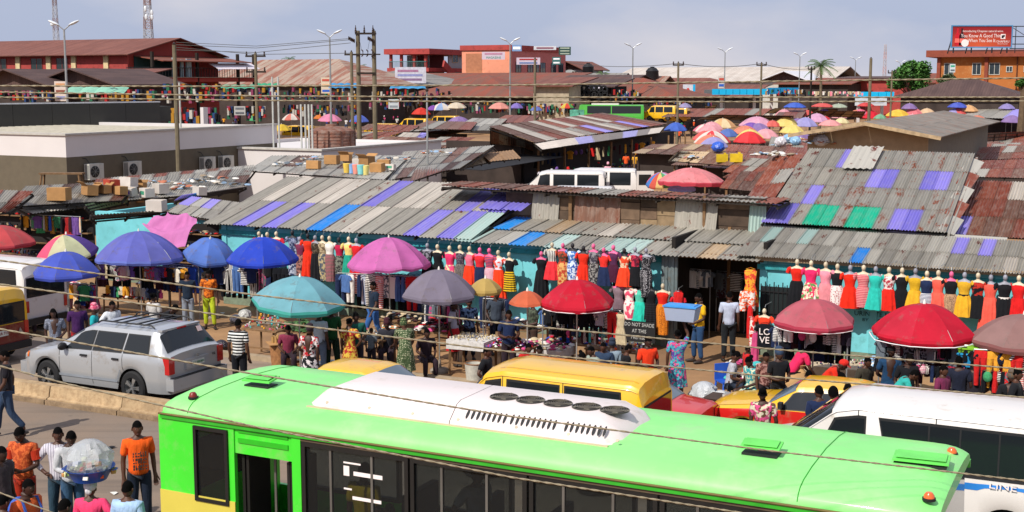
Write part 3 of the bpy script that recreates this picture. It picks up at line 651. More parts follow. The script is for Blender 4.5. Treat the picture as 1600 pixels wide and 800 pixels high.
for i in range(16): tag(part('tyre', ty, tyre_m, None, at_d(890 + (i % 8) * 7.6, 140 + (i // 8) * 9 + ru(-2, 2), 120.5)), 'black tyre stacked before the dark tyre shop', 'tyre', 'tyres at the tyre shop')
for px_, py_, d_, lb in ((877 + 42, 118, 185, 'black water tank beside the small gabled house'), (1019, 126, 165, 'black water tank on the red roof by the second lamp'), (1212, 212, 110, None)):
 if lb:
  w_ = thing('water_tank', lb, 'water tank', at_d(px_, py_, d_)); part('tank_body', MB().lathe([(.8, 0), (.85, .1), (.8, .5), (.85, .6), (.8, 1.1), (.85, 1.2), (.5, 1.6), (.1, 1.7)], 16), BLACK(), w_); part('lid', MB().lathe([(.3, 1.68), (.3, 1.76), (.02, 1.78)], 12), BLACK(), w_)
wh = lowhouse(1292, 128, 175, 32, 24, 'wide warehouse with a pale grey roof behind the lamps', PK, 'gable', 2.2, wall=mat('white_wall', 'b8b4ac', .8))
lowhouse(1262, 127, 170, 6, 14, 'bright white gabled roof end at the right of the warehouse', mat('white_roofing', 'cfcdd2', .6, orand=0), axis='y', rise=1.4, wall=mat('white_wall', 'b8b4ac', .8))
lowhouse(1170, 150, 150, 13, 6, 'brown shop row behind the sign pylon', BR, 'mono', 1.3)
def fascia(label, px0, px1, py0, py1, d, c, n):
 a = at_d(px0, py1, d); c_ = at_d(px1, py0, d); w = c_.x - a.x
 f = thing('canopy', label, 'canopy', (a.x, a.y, 0)); m = mat('fascia_' + c, c, .4, var=.04, orand=.03)
 for i in range(n): part('fascia_panel', MB().box(i * w / n, 0, a.z, (i + 1) * w / n - .05, .3, c_.z), m, f)
 part('canopy_roof', MB().box(0, .3, a.z + .1, w, 6, c_.z - .1), mat('canopy_grey', '6a6e70'), f)
 for x in (w * .2, w * .8): part('column', MB().box(x, 2, 0, x + .3, 2.3, a.z + .1), CREAM, f)
fascia('bright blue canopy fascia between the pylon and the warehouse', 1113, 1200, 139, 148, 140, '16a8d8', 8)
fascia('darker blue canopy fascia right of the bright blue one', 1200, 1249, 137, 147, 142, '1478a8', 5)
fascia('bright blue box canopy left of the big green tree', 1335, 1398, 143.5, 151, 145, '16b0e0', 5)
sign('banner_wall', 'white banner wall below the blue box canopy', 1336, 152, 1386, 165, 143, [('~', 'b8c0cc')], 'c4c8cc')
py = thing('sign_pylon', 'white and blue sign pylon with a small red emblem', 'sign', at_d(1067, 166, 135) * 1.0)
q = at_d(1067, 132, 135) - at_d(1067, 166, 135); w_ = 1.2
part('panel', MB().box(0, 0, q.z * .55, w_ * .85, .3, q.z), mat('pylon_white', 'c8ccd4', .5), py); part('panel', MB().box(0, 0, q.z * .08, w_ * .85, .3, q.z * .52), mat('pylon_grey', 'a8b0b8', .5), py)
part('edge_panel', MB().box(w_ * .85, .0, 0, w_ * 1.05, .3, q.z), mat('fascia_16a8d8', '16a8d8'), py)
part('emblem', MB().lathe([(.14, 0), (.14, .03), (.01, .031)], 12), mat('emblem_red', 'c03028'), py, (.5, -.03, q.z * .78), (R(90), 0, 0))
part('printed_line', MB().box(.12, -.02, q.z * .62, .9, -.002, q.z * .65).box(.12, -.02, q.z * .4, .9, -.002, q.z * .44), mat('sign_fg_3040a0', '3040a0'), py)
lowhouse(1325, 131, 165, 9, 9, 'low brown roofed house right of the palm', BR2, 'mono', .8)
hh = lowhouse(1412, 122, 170, 8.5, 9, 'low red house with a thin dark roof left of the tree', DKR, 'mono', .3, wall=REDP)
for i in range(3): window(hh, -7.6 + i * 2.6, -.03, 4.2, 1.1, 1.7, frame=REDD)
lowhouse(1505, 129, 175, 6, 9, 'red gabled roof between the tree and the orange building', BR2, 'gable', 1.3, wall=CREAM)
lowhouse(1592, 151, 118, 10.5, 9, 'dark brown pyramid roof before the orange building', DKR, 'hip', 1.7)
lowhouse(1625, 149, 120, 3.5, 5, 'pale weathered wall at the far right below the orange building', GRF, 'mono', .1, wall=GREYW)
K = at_d(1640, 128, 150); ztp = at_d(1640, 77, 150).z; zwl = at_d(1640, 88, 150).z
ob = house('orange_building', 'orange building with brown columns under the billboard', Vector((K.x, K.y, 0)), 12.6, 14, 0, zwl, ORG, ORG)
part('parapet', MB().box(-13.8, -1.0, zwl, .5, 14, ztp), mat('red_brown_paint', '84402e', .8, orand=0), ob)
for x in (-12.6, -7.2, -1.9): part('column', MB().box(x, -.35, 0, x + .4, -.003, zwl), mat('red_brown_paint', '84402e'), ob)
for x, w in ((-11.8, 1.1), (-8.6, 1.0), (-6.7, 1.2), (-4.8, .7), (-2.9, .6), (-1.4, 1.2)):
 window(ob, x, -.03, zwl - 2.1 + (.3 if w < .8 else 0), w, 1.4 if w > .8 else .7); window(ob, x, -.03, zwl - 5.2, w, 1.1)
pl_ = MB().tube([(-3.6, -.1, 0), (-3.6, -.1, zwl)], .07, 6); part('drain_pipe', pl_, mat('dark_pipe', '5a3020'), ob)
a = at_d(1487, 73, 146); c_ = at_d(1581, 41, 146); w = c_.x - a.x; hgt = c_.z - a.z
bb = thing('billboard', 'red wine billboard on the roof of the orange building', 'billboard', a)
T = NT('billboard_print'); co = T.coord(rand=False); gr = T.n('ShaderNodeTexGradient', {'Vector': T.n('ShaderNodeMapping', {'Vector': co, 'Location': (-.5, 0, -.06), 'Scale': (.16, 1, .45)}).outputs[0]}, gradient_type='SPHERICAL')
T.set('Base Color', T.mix(T.ramp(gr.outputs[0], .15, 1), C('8c1018'), C('c8542c'))); T.set('Roughness', .5)
part('poster', MB().box(0, 0, 0, w, .15, hgt), T.m, bb)
fr = MB().box(-.12, -.08, -.12, w + .12, .1, 0).box(-.12, -.08, hgt, w + .12, .1, hgt + .12).box(-.12, -.08, 0, 0, .1, hgt).box(w, -.08, 0, w + .12, .1, hgt)
part('frame', fr, mat('blue_frame', '4a80a8', .5), bb)
wt_ = mat('print_white', 'e8dcd8', .5, var=.02, orand=0)
text_part('Introducing Chapeau natural wine.', bb, (w * .52, -.01, hgt * .76), (R(90), 0, 0), .33, wt_); text_part('You Know A Good Thing', bb, (w * .5, -.01, hgt * .53), (R(90), 0, 0), .56, wt_, sx=.8)
text_part('When You See It', bb, (w * .5, -.01, hgt * .3), (R(90), 0, 0), .56, wt_, sx=.8); text_part('CHAPEAU', bb, (w * .86, -.01, hgt * .25), (R(90), 0, 0), .33, wt_)
text_part('Natural wine product', bb, (w * .86, -.01, hgt * .14), (R(90), 0, 0), .13, wt_)
part('emblem', MB().box(w * .82, -.02, hgt * .38, w * .9, -.003, hgt * .62), wt_, bb); part('emblem_mark', MB().box(w * .835, -.03, hgt * .42, w * .87, -.021, hgt * .56).box(w * .865, -.03, hgt * .48, w * .888, -.021, hgt * .58), BLACK(), bb)
for x, cc in ((.09, 'c01828'), (.165, '301018')):
 part('printed_bottle', MB().slab([(w * x - .3, -.012, hgt * .06), (w * x + .3, -.012, hgt * .06), (w * x + .3, -.012, hgt * .55), (w * x + .1, -.012, hgt * .68), (w * x + .1, -.012, hgt * .9), (w * x - .1, -.012, hgt * .9), (w * x - .1, -.012, hgt * .68), (w * x - .3, -.012, hgt * .55)], (0, -1, 0), .01), mat('bottle_' + cc, cc, .3, orand=0), bb)
 part('printed_label', MB().box(w * x - .28, -.03, hgt * .2, w * x + .28, -.026, hgt * .4), mat('label_red', 'e86a60'), bb)
part('badge', MB().lathe([(.42, 0), (.42, .01), (.01, .011)], 16), wt_, bb, (w * .22, -.02, hgt * .18), (R(90), 0, 0))
sp = MB()
for x in (.3, w * .35, w * .7, w - .3): sp.bar((x, .3, -.7), (x, .3, hgt), .12).bar((x, .3, hgt * .8), (x, 2.2, -.7), .1)
for z_ in (-.2, .3, hgt * .5, hgt): sp.bar((w, .3, z_), (w + 9, .3, z_), .1)
for x in range(8): sp.bar((w + 1.1 * x + .6, .3, -.7), (w + 1.1 * x + .6, .3, hgt), .07)
sp.bar((w, .3, hgt), (w + 4, .3, -.2), .06).bar((-.3, .2, -.45), (w + 9, .2, -.45), .1)
part('steel_frame', sp, mat('dark_steel', '35383c', .5, .3), bb)
sign('signboard', 'small white signboard with a green mark left of the orange building', 1484, 100, 1493, 113, 150, [('~', '30a080'), ('~', '606870')], 'c4d0d4')
sign('banner', 'portrait banner on the left street lamp', 86, 127, 103, 158, 112, [('~', 'd8a070'), ('~', '8a5040'), ('~', '3060c0')], 'd0c0b4')
sign('banner', 'portrait banner with a blue foot on the lamp by the striped roof', 502, 121, 516, 146, 128, [('~', 'c05040'), ('~', 'd8a070'), ('~', '3060c0')], 'd0c0a8')
sign('banner', 'portrait banner on the lamp right of the pylon', 1122, 119, 1133, 138, 150, [('~', 'c05040'), ('~', '3060c0')], 'c0b8b0')
sign('shop_sign', 'grey shop signboard on the red building corner', 366, 166, 383, 180, 95, [('~', '60646a')] * 2, 'a8a8a4', fg='303030')
sign('shop_sign', 'white shop signboard behind the right twin pole', 607, 155, 623, 170, 120, [('~', '808890')] * 2, 'b8c0c4')
sign('petrol_sign', 'white and yellow sign edge at the end of the white building', 391, 208, 404, 223, 78, [('L', 'c04030'), ('~', 'd8d0d0')], 'd8d0d0')
part('yellow_panel', MB().box(0, -.03, 0, .5, -.005, .25), mat('yellow_panel', 'e0a010'), THINGS[-1])
sign('shop_sign', 'small white signboard among the parked yellow buses', 737, 166, 752, 174, 140, [('~', '805060')], 'd0c8cc')
sign('shop_sign', 'small pink poster on a stall left of the green bus', 848, 165, 854, 174, 140, [('~', 'c03050')], 'd8b0b0')
KF = 1.45
for o in THINGS:
 if o.parent is None and 110 < o.location.y < 235 and pix(o.location)[0] > 345 and o['category'] != 'canopy_x':
  if o.type == 'EMPTY' or o['category'] == 'tyre':
   o.location = C0 + (o.location - C0) * KF; o.scale = (KF,) * 3
# poles, lamps, masts
def street_lamp(px, ytop, d, label, arm=.95, zt=None):
 p = at_d(px, ytop + 4, d); z = p.z
 l = thing('street_lamp', label, 'street lamp', (p.x, p.y, 0), 0, 'twin arm street lamps')
 part('pole', MB().tube([(0, 0, 0), (0, 0, z)], [.13, .075], 8), STEEL(), l)
 for sx in (-1, 1):
  part('arm', MB().tube([(0, 0, z - .05), (sx * .5 * arm, 0, z + .35)], .045, 6), STEEL(), l)
  hd = MB(); hd.ell((0, 0, 0), (.5, .2, .11), 12, 6)
  part('lamp_head', hd, mat('lamp_white', 'd0d4d8', .35), l, (sx * .85 * arm, 0, z + .52), (0, -sx * R(24), 0))
 return l
LD = [(100, 42, 104, 'street lamp standing before the long red building'), (515, 54, 128, 'street lamp with a banner before the striped roof'), (797, 64, 156, 'street lamp before the corner of the pink building'), (989, 71, 182, 'street lamp above the far green bus'), (1133, 77.5, 208, 'street lamp with a banner beside the blue canopy'), (1250, 84, 236, 'street lamp left of the palm tree'), (1337, 90, 268, 'street lamp right of the palm tree'), (1407, 95, 300, 'street lamp in front of the big green tree'), (1470, 99, 330, 'small street lamp just left of the orange building')]
for a_ in LD: street_lamp(*a_)
POLE = mat('pole_concrete', '6e6450', .9, var=.25, sc=2, orand=.06)
def power_pole(px, ytop, d, label, r=.105, arm=1.5, narm=1, m=None, arm_z=.3):
 p = at_d(px, ytop, d); l = thing('utility_pole', label, 'pole', (p.x, p.y, 0), R(-10))
 part('pole', MB().tube([(0, 0, 0), (0, 0, p.z)], [r * 1.25, r], 8), m or POLE, l)
 for k in range(narm):
  z = p.z - arm_z - k * 1.2
  part('crossarm', MB().box(-arm / 2, -.08, z, arm / 2, .08, z + .14), DARK(), l)
  for x in (-.45, 0, .45): part('insulator', MB().lathe([(.05, 0), (.09, .08), (.04, .16), (.08, .22), (.02, .3)], 8), mat('insulator', '3a2a24', .3), l, (x * arm, 0, z + .14))
 return p
power_pole(399, 83, 100, 'dark utility pole beside the rust striped roof', r=.12, arm=1.6, narm=2)
power_pole(549, 81, 110, 'utility pole just left of the tall twin poles', r=.13, arm=1.2)
power_pole(1060, 98, 130, 'utility pole standing behind the sign pylon', arm=1.1)
power_pole(1190, 98.5, 140, 'utility pole above the blue canopies', arm=1.1)
power_pole(1268, 105, 150, 'dark utility pole touching the palm tree', arm=.8, m=DARK())
power_pole(1361, 91, 140, 'plain tall pole left of the lattice mast', r=.15, arm=.01)
power_pole(1394, 111, 160, 'short utility pole before the big green tree', arm=1.0)
power_pole(272, 70, 62, 'square grey concrete pole behind the white building', r=.10, arm=.01)
power_pole(836, 92, 118, 'thin pole before the pink building signboards', r=.11, arm=.01)
power_pole(667, 138, 62, 'thin pale pole behind the tan awning', r=.045, arm=.01, m=STEEL())
power_pole(584, 48, 100, 'right one of the tall twin power poles', r=.16, arm=.01)
pl0, pl1 = at_d(559, 48, 100), at_d(584, 48, 100)
tw = thing('power_pole', 'left one of the tall twin power poles with crossarms and insulators', 'pole', (pl0.x, pl0.y, 0), 0)
gap = pl1.x - pl0.x; zt_ = pl0.z
part('pole', MB().tube([(0, 0, 0), (0, 0, zt_)], [.2, .16], 10), POLE, tw)
zc = lambda py: at_d(570, py, 100).z
part('crossarm', MB().box(-.2, -.22, zc(54), gap + .2, -.06, zc(51)), DARK(), tw)
part('crossarm', MB().box(-.35, -.25, zc(86), gap + .5, -.1, zc(84)), DARK(), tw)
part('crossarm', MB().box(-.1, -.25, zc(116), gap + .1, -.1, zc(113)), DARK(), tw)
im = mat('insulator', '3a2a24', .3)
for x in (-.05, gap / 2, gap + .05): part('insulator', MB().lathe([(.05, 0), (.1, .05), (.05, .12), (.09, .18), (.04, .25), (.07, .3), (.03, .42), (.03, .55)], 8), im, tw, (x - .1, -.14, zc(51)))
for i in range(3):
 x = .3 + i * .38
 part('fuse_switch', MB().tube([(x, -.2, zc(78)), (x + .12, -.42, zc(80)), (x + .12, -.42, zc(86)), (x, -.2, zc(88))], .05, 6), im, tw)
for x, y_ in ((-.35, 60), (gap - .1, 60)):
 sp_ = MB()
 for k in range(5): sp_.ell((x - .3 + k * .1, -.35 + k * .02, zc(y_) - k * .05), (.06, .17, .17), 8, 5)
 part('insulator_string', sp_, im, tw)
for a_, b_ in (((.1, -.3, zc(56)), (.3, -.35, zc(77))), ((1.0, -.3, zc(56)), (.8, -.35, zc(77))), ((gap, -.3, zc(62)), (gap - .15, -.35, zc(94)))): part('lead_wire', MB().tube([a_, b_], .012, 5), BLACK(), tw)
def mast(px, ytop, ybot, d, w, label, c1='a8a8ac', c2='8c7470', topext=0):
 b0, t0 = at_d(px, ybot + 20, d), at_d(px, ytop, d); z0, z1 = b0.z, t0.z
 th = thing('lattice_mast', label, 'mast', (b0.x, b0.y, 0)); n = 12
 secs = []
 for k in range(n):
  za, zb_ = z0 + (z1 - z0) * k / n, z0 + (z1 - z0) * (k + 1) / n; wa, wb__ = w * (1 - .04 * k), w * (1 - .04 * (k + 1)); mb = MB(); r = w * .045
  ca = [(-wa/2, -wa/2), (wa/2, -wa/2), (wa/2, wa/2), (-wa/2, wa/2)]; cb = [(x * wb__ / wa, y * wb__ / wa) for x, y in ca]
  for j in range(4):
   j2 = (j + 1) % 4
   mb.bar((*ca[j], za), (*cb[j], zb_), r * 1.5).bar((*ca[j], za), (*cb[j2], zb_), r).bar((*ca[j2], za), (*cb[j], zb_), r).bar((*ca[j], za), (*ca[j2], za), r)
  part('lattice_section', mb, mat('mast_' + (c1 if k % 4 > 1 else c2), c1 if k % 4 > 1 else c2, .6), th)
 part('mast_foot', MB().box(-w/2, -w/2, 0, w/2, w/2, z0), mat('mast_' + c1, c1), th)
 return th, z0, z1
m1, a_, b_ = mast(89, -30, 65, 240, .95, 'left lattice phone mast above the long red building')
part('dish', MB().ell((0, 0, 0), (.35, .2, .35), 10, 6), mat('lamp_white', 'd0d4d8'), m1, (-.5, -.4, at_d(89, 38, 240).z))
m1, a_, b_ = mast(233, -30, 62, 230, 1.5, 'wider lattice phone mast behind the right end of the red building')
for dx, py_ in ((-.2, 14), (.9, 20), (.9, 27), (-.1, 27)): part('antenna', MB().ell((0, 0, 0), (.28, .2, .55), 8, 5), mat('lamp_white', 'd0d4d8'), m1, (dx, -.6, at_d(233, py_, 230).z))
mast(1381, 69, 118, 420, 1.1, 'distant pale lattice mast behind the green tree', 'b0a8ac', 'b89a98')
for px_, y0_, y1_ in ((425, 120, 232), (434, 120, 235), (280, 129, 205), (470, 163, 232), (476.5, 163, 232), (482, 163, 232), (487, 163, 232)):
 p = at_d(px_, y0_, 68); tag(part('flag_pole', MB().tube([(0, 0, 0), (0, 0, p.z)], .05, 8), mat('white_pole', 'b4b4ae', .5), None, (p.x, p.y, 0)), 'slim white metal post near the white parapet building', 'post', 'slim white posts')
def wire(label, pts, d, r=.02, cat='wire', m=None, n=10, sag=0):
 P = [at_d(x, y, dd) for (x, y), dd in zip(pts, d if isinstance(d, (list, tuple)) else [d] * len(pts))]
 Q = []
 for i in range(len(P) - 1):
  for k in range(n):
   f = k / n; q = P[i].lerp(P[i+1], f); q.z -= sag * 4 * f * (1 - f); Q.append(q)
 Q.append(P[-1]); me = MB().tube([q - Q[0] for q in Q], r, 5).mesh('wire')
 o = part('wire' if cat == 'wire' else 'cable', me, m or mat('wire_grey', '4c4c48', .6), None, Q[0]); return tag(o, label, cat)
for i, (y0_, y1_) in enumerate(((72, 60), (75, 62), (85, 83), (82, 67))):
 wire(['upper', 'second', 'lowest', 'third'][i] + ' thin overhead wire running left from the twin poles', [(275, 66 + i * 4), (400, y0_), (548, y1_)], 100 if i < 1 else 90, .02)
wire('thin sagging wire between the two right hand utility poles', [(1060, 99), (1190, 99)], [130, 140], .03, sag=.35); wire('thin wire from the pink building to the utility pole', [(890, 98), (1060, 99)], [160, 130], .03, sag=.4)
wire('thin wire falling from a pole toward the orange building side', [(1190, 99), (1268, 107)], [140, 150], .03, sag=.3)
# palms and trees
def palm(px, ytop, d, label, h=None, r=1.9, nf=17, trunk_r=.2):
 p = at_d(px, ytop, d); th = thing('palm_tree', label, 'palm tree', (p.x, p.y, 0)); z = p.z
 part('trunk', MB().tube([(0, 0, 0), (.1, 0, z * .5), (0, 0, z)], [trunk_r * 1.3, trunk_r, trunk_r * .8], 8), mat('palm_bark', '6a5c48', .9, var=.3), th)
 lm = mat('palm_leaf', '4d6a34', .7, var=.35, sc=2, orand=.3)
 for i in range(nf):
  az = i * 2.4; el = R(75 - 95 * i / nf); mb = MB(); pts = []
  for k in range(8):
   f = k / 7; rr_ = r * f; pts.append(Vector((math.cos(az) * rr_ * math.cos(el * (1 - f * .4)), math.sin(az) * rr_ * math.cos(el * (1 - f * .4)), rr_ * math.sin(el) - .9 * r * .5 * f * f * 1.3)))
  side = Vector((-math.sin(az), math.cos(az), 0))
  for k in range(7):
   for s_ in (-1, 1):
    for q in (0, .5):
     a0_ = pts[k].lerp(pts[k+1], q); ln = r * .28 * (1 - abs(k + q - 3) / 6)
     tip = a0_ + side * s_ * ln + (pts[k+1] - pts[k]).normalized() * ln * .6 + Vector((0, 0, -ln * .45)); w_ = (pts[k+1] - pts[k]) * .3
     mb.add([a0_, a0_ + w_, tip], [(0, 1, 2)])
  mb.tube(pts, .025, 4); part('frond', mb.mesh('frond', 0), lm, th, (0, 0, z))
palm(1283, 103, 175, 'tall palm tree beside the dark utility pole', r=2.3, nf=20)
for px_, y_, l_ in ((452, 94, 'small palm top showing behind the rust striped roof'), (563, 106, 'small palm top seen behind the twin power poles'), (943, 117, 'small palm top behind the brown gabled shop')): palm(px_, y_, 230, l_, r=1.6, nf=13)
def leafcloud(mb, blobs, n, s, rs):
 for _ in range(n):
  c_, r_ = rs.choice(blobs); a_ = rs.uniform(0, 6.283); z_ = rs.uniform(-1, 1); q = math.sqrt(1 - z_ * z_); rad = r_ * rs.uniform(.72, 1.08)
  p = Vector(c_) + Vector((math.cos(a_) * q, math.sin(a_) * q, z_ * .8)) * rad
  u_ = Vector((rs.uniform(-1, 1), rs.uniform(-1, 1), rs.uniform(-.6, .6))).normalized(); v_ = u_.cross(Vector((rs.uniform(-1, 1), rs.uniform(-1, 1), 1))).normalized(); k = s * rs.uniform(.6, 1.4)
  mb.add([p - u_ * k, p - v_ * k * .5, p + u_ * k, p + v_ * k * .5], [(0, 1, 2, 3)])
def tree(px, ybase, ytop, width, d, label, seed=3, dens=1.0, lc='44702c'):
 rs = random.Random(seed); b_ = at_d(px, ybase, d); t_ = at_d(px, ytop, d); Wd_ = width * d / FPX
 th = thing('tree', label, 'tree', (b_.x, b_.y, 0)); zt_ = t_.z; zc_ = max(b_.z, 1)
 part('trunk', MB().tube([(0, 0, 0), (.2, 0, zc_), (0, 0, zc_ + (zt_ - zc_) * .6)], [.4, .3, .12], 8), mat('bark', '5a4a38', .9, var=.3), th)
 lb = MB(); blobs = []
 for i in range(22):
  f = rs.uniform(0, 1); c_ = (rs.uniform(-.5, .5) * Wd_ * (1 - .55 * f), rs.uniform(-.35, .35) * Wd_ * (1 - .5 * f), zc_ + (zt_ - zc_) * (.12 + .72 * f)); blobs.append((c_, Wd_ * rs.uniform(.12, .2)))
  if i < 8: lb.tube([(0, 0, zc_ * .9), c_], [.12, .04], 5)
 part('limbs', lb, mat('bark', '5a4a38'), th); mb = MB(); leafcloud(mb, blobs, int(5200 * dens), .2 * d / 150, rs)
 part('crown', mb.mesh('crown', 0), mat('foliage_' + lc, lc, .7, var=.5, sc=.7, orand=.1), th)
tree(1425, 150, 90, 62, 185, 'big green tree rising left of the orange building', 3)
tree(1478, 150, 112, 30, 190, 'olive coloured lower tree beside the big green tree', 5, .5, '52603a'); tree(1597, 134, 122, 20, 130, 'small green bush at the right edge below the orange building', 8, .3)
tree(700, 190, 1, 1, 260, 'x') if False else None
for i in range(46):
 px_ = -40 + i * 37 + ru(-10, 10); d_ = ru(230, 420); L_h = ru(12, 26)
 y_ = 128 - (ru(2.6, 5.2) - 3) * 0 + 0; z_ = ru(4.2, 7.4); p = at_d(px_, 128, d_)
 h = thing('distant_house', 'tiny distant %s roofed house on the horizon' % random.choice(('brown', 'grey', 'rust red')), 'house', (p.x, p.y, 0), ANG + R(ru(-4, 4)), 'distant houses on the horizon')
 part('wall', MB().box(-L_h, 0, 0, 0, 10, z_), random.choice((CREAM, PINK_SHADE, GREYW, SHOPD)), h); slope_roof(h, random.choice((BR, BR2, GRF, DKR, STR)), -L_h, 0, 0, 10, z_, z_ + ru(1, 2), random.choice(('gable', 'hip')))
# middle distance roofs
def proof(name_l, pts, nu, nv, choose, z0=2.6, z1=3.3, zs=None, **k):
 """roof patch from four picture points (eave left, eave right, top right, top left) and their heights"""
 zs = zs or (z0, z0, z1, z1)
 q = [at_z(p[0], p[1], z) for p, z in zip(pts, zs)]
 return roof('shack_roof', name_l, q, nu, nv, choose, **k)
g = lambda *a: (lambda i, j: pick(*a))
proof('rusty roof at the far left edge below the taupe wall', [(-90, 345), (14, 330), (52, 300), (-60, 296)], 5, 2, g(RU, 4, ZR, 3, ZN, 1), 2.55, 3.1)
proof('grey sheet roof with cardboard boxes on top at the left', [(12, 322), (190, 312), (215, 283), (40, 292)], 9, 2, g(ZN, 5, ZL, 3, RB, 1), 2.6, 3.1)
proof('curled pale grey roof edge above the hanging clothes at the left', [(48, 333), (180, 318), (188, 306), (10, 313)], 6, 1, g(ZL, 5, ZN, 2), 2.35, 2.6)
proof('pale green sheet awning under the cardboard boxes', [(140, 329), (200, 316), (193, 306), (132, 320)], 3, 1, lambda i, j: sheetmat('faded_green_sheet', '7f9468', '98a878', .03), 2.3, 2.55)
proof('bleached grey roof strewn with debris before the air conditioners', [(200, 312), (372, 298), (400, 262), (215, 281)], 9, 3, g(ZN, 4, ZL, 5, RB, 1), 2.55, 3.05)
proof('rust and grey roof strip along the foot of the charcoal wall', [(145, 290), (390, 268), (398, 258), (150, 280)], 12, 1, g(ZN, 3, RU, 2, ZL, 2, RB, 1), 2.7, 2.85)
proof('blue and white tarpaulin sheets laid left of the long roof', [(272, 313), (372, 296), (385, 290), (284, 305)], 6, 1, g(BL, 2, WH, 3, PL, 1), 2.62, 2.75)
proof('small grey lean-to roof beside the mauve cloth', [(262, 330), (352, 346), (378, 318), (300, 308)], 5, 2, g(ZN, 5, ZL, 1, AQ, 1, PL, 1), 2.5, 2.85)
proof('grey capping roof above the small turquoise wall corner', [(150, 343), (238, 335), (262, 328), (140, 336)], 5, 1, g(ZL, 5, ZN, 2), 2.5, 2.7)
proof('flat grey roof with loose boxes behind the long shed', [(388, 266), (600, 280), (640, 244), (425, 244)], 10, 3, g(ZN, 5, ZL, 4, RB, 1), 3.0, 3.25)
proof('worn grey and tan roof right of the white parapet', [(598, 282), (720, 262), (772, 228), (630, 238)], 7, 3, g(ZN, 4, ZL, 3, RB, 2, TN, 1), 2.9, 3.3)
proof('rust strip roof in front of the tan awning', [(640, 283), (705, 262), (702, 250), (650, 262)], 3, 1, g(RU, 3, RB, 2), 2.9, 3.0)
proof('tan corrugated awning over hanging toys', [(709, 265), (766, 252), (750, 240), (700, 249)], 4, 1, lambda i, j: TN(), 2.6, 2.95)
proof('brown plywood awning between the tan awning and the big rusty roof', [(764, 252), (812, 247), (800, 235), (752, 241)], 2, 1, lambda i, j: mat('plywood', '8c6c4e', .9, var=.25), 2.7, 2.9)
def cDD(i, j):
 return (WH() if i in (1, 4, 9) or (i in (6, 11) and j) else PL() if i in (7, 12) and j == 0 else pick(RU, 5, RB, 3, ZR, 1))
proof('large rusty roof with pale stripes above the dark open stalls', [(833, 222), (1040, 193), (942, 177), (764, 198)], 16, 2, cDD, zs=(3.0, 3.0, 3.9, 4.1))
proof('white and lilac cloth awning hanging along the large rusty roof', [(846, 233), (1030, 207), (1036, 199), (834, 223)], 8, 1, lambda i, j: random.choice((mat('awning_white', 'c8bcb0', .8), mat('awning_white', 'c8bcb0', .8), mat('awning_lilac', '8c88b4', .8), mat('awning_grey', '78706c', .8))), zs=(2.68, 2.68, 2.92, 2.92), amp=.004)
proof('small white and violet striped awning behind the white parapet', [(617, 213), (662, 216), (668, 208), (628, 207)], 4, 1, g(WH, 2, PL, 1), 2.5, 2.8)
proof('rusty shack roof just behind the white parapet corner', [(560, 202), (640, 205), (655, 196), (575, 194)], 5, 1, g(RU, 3, RB, 2), 2.8, 3.2)
proof('rounded grey roof behind the thin pale pole', [(700, 204), (772, 203), (792, 186), (738, 185)], 5, 2, g(ZL, 3, ZN, 2), 2.7, 3.4)
proof('rusty roof behind the tan awning and thin pole', [(640, 200), (735, 202), (745, 191), (668, 189)], 5, 1, g(RB, 3, RU, 2, ZN, 1), 2.9, 3.3)
proof('brown roof right of the pale pole near the violet parasol', [(770, 190), (830, 192), (842, 181), (790, 180)], 4, 1, g(RB, 3, RU, 1), 2.9, 3.3)
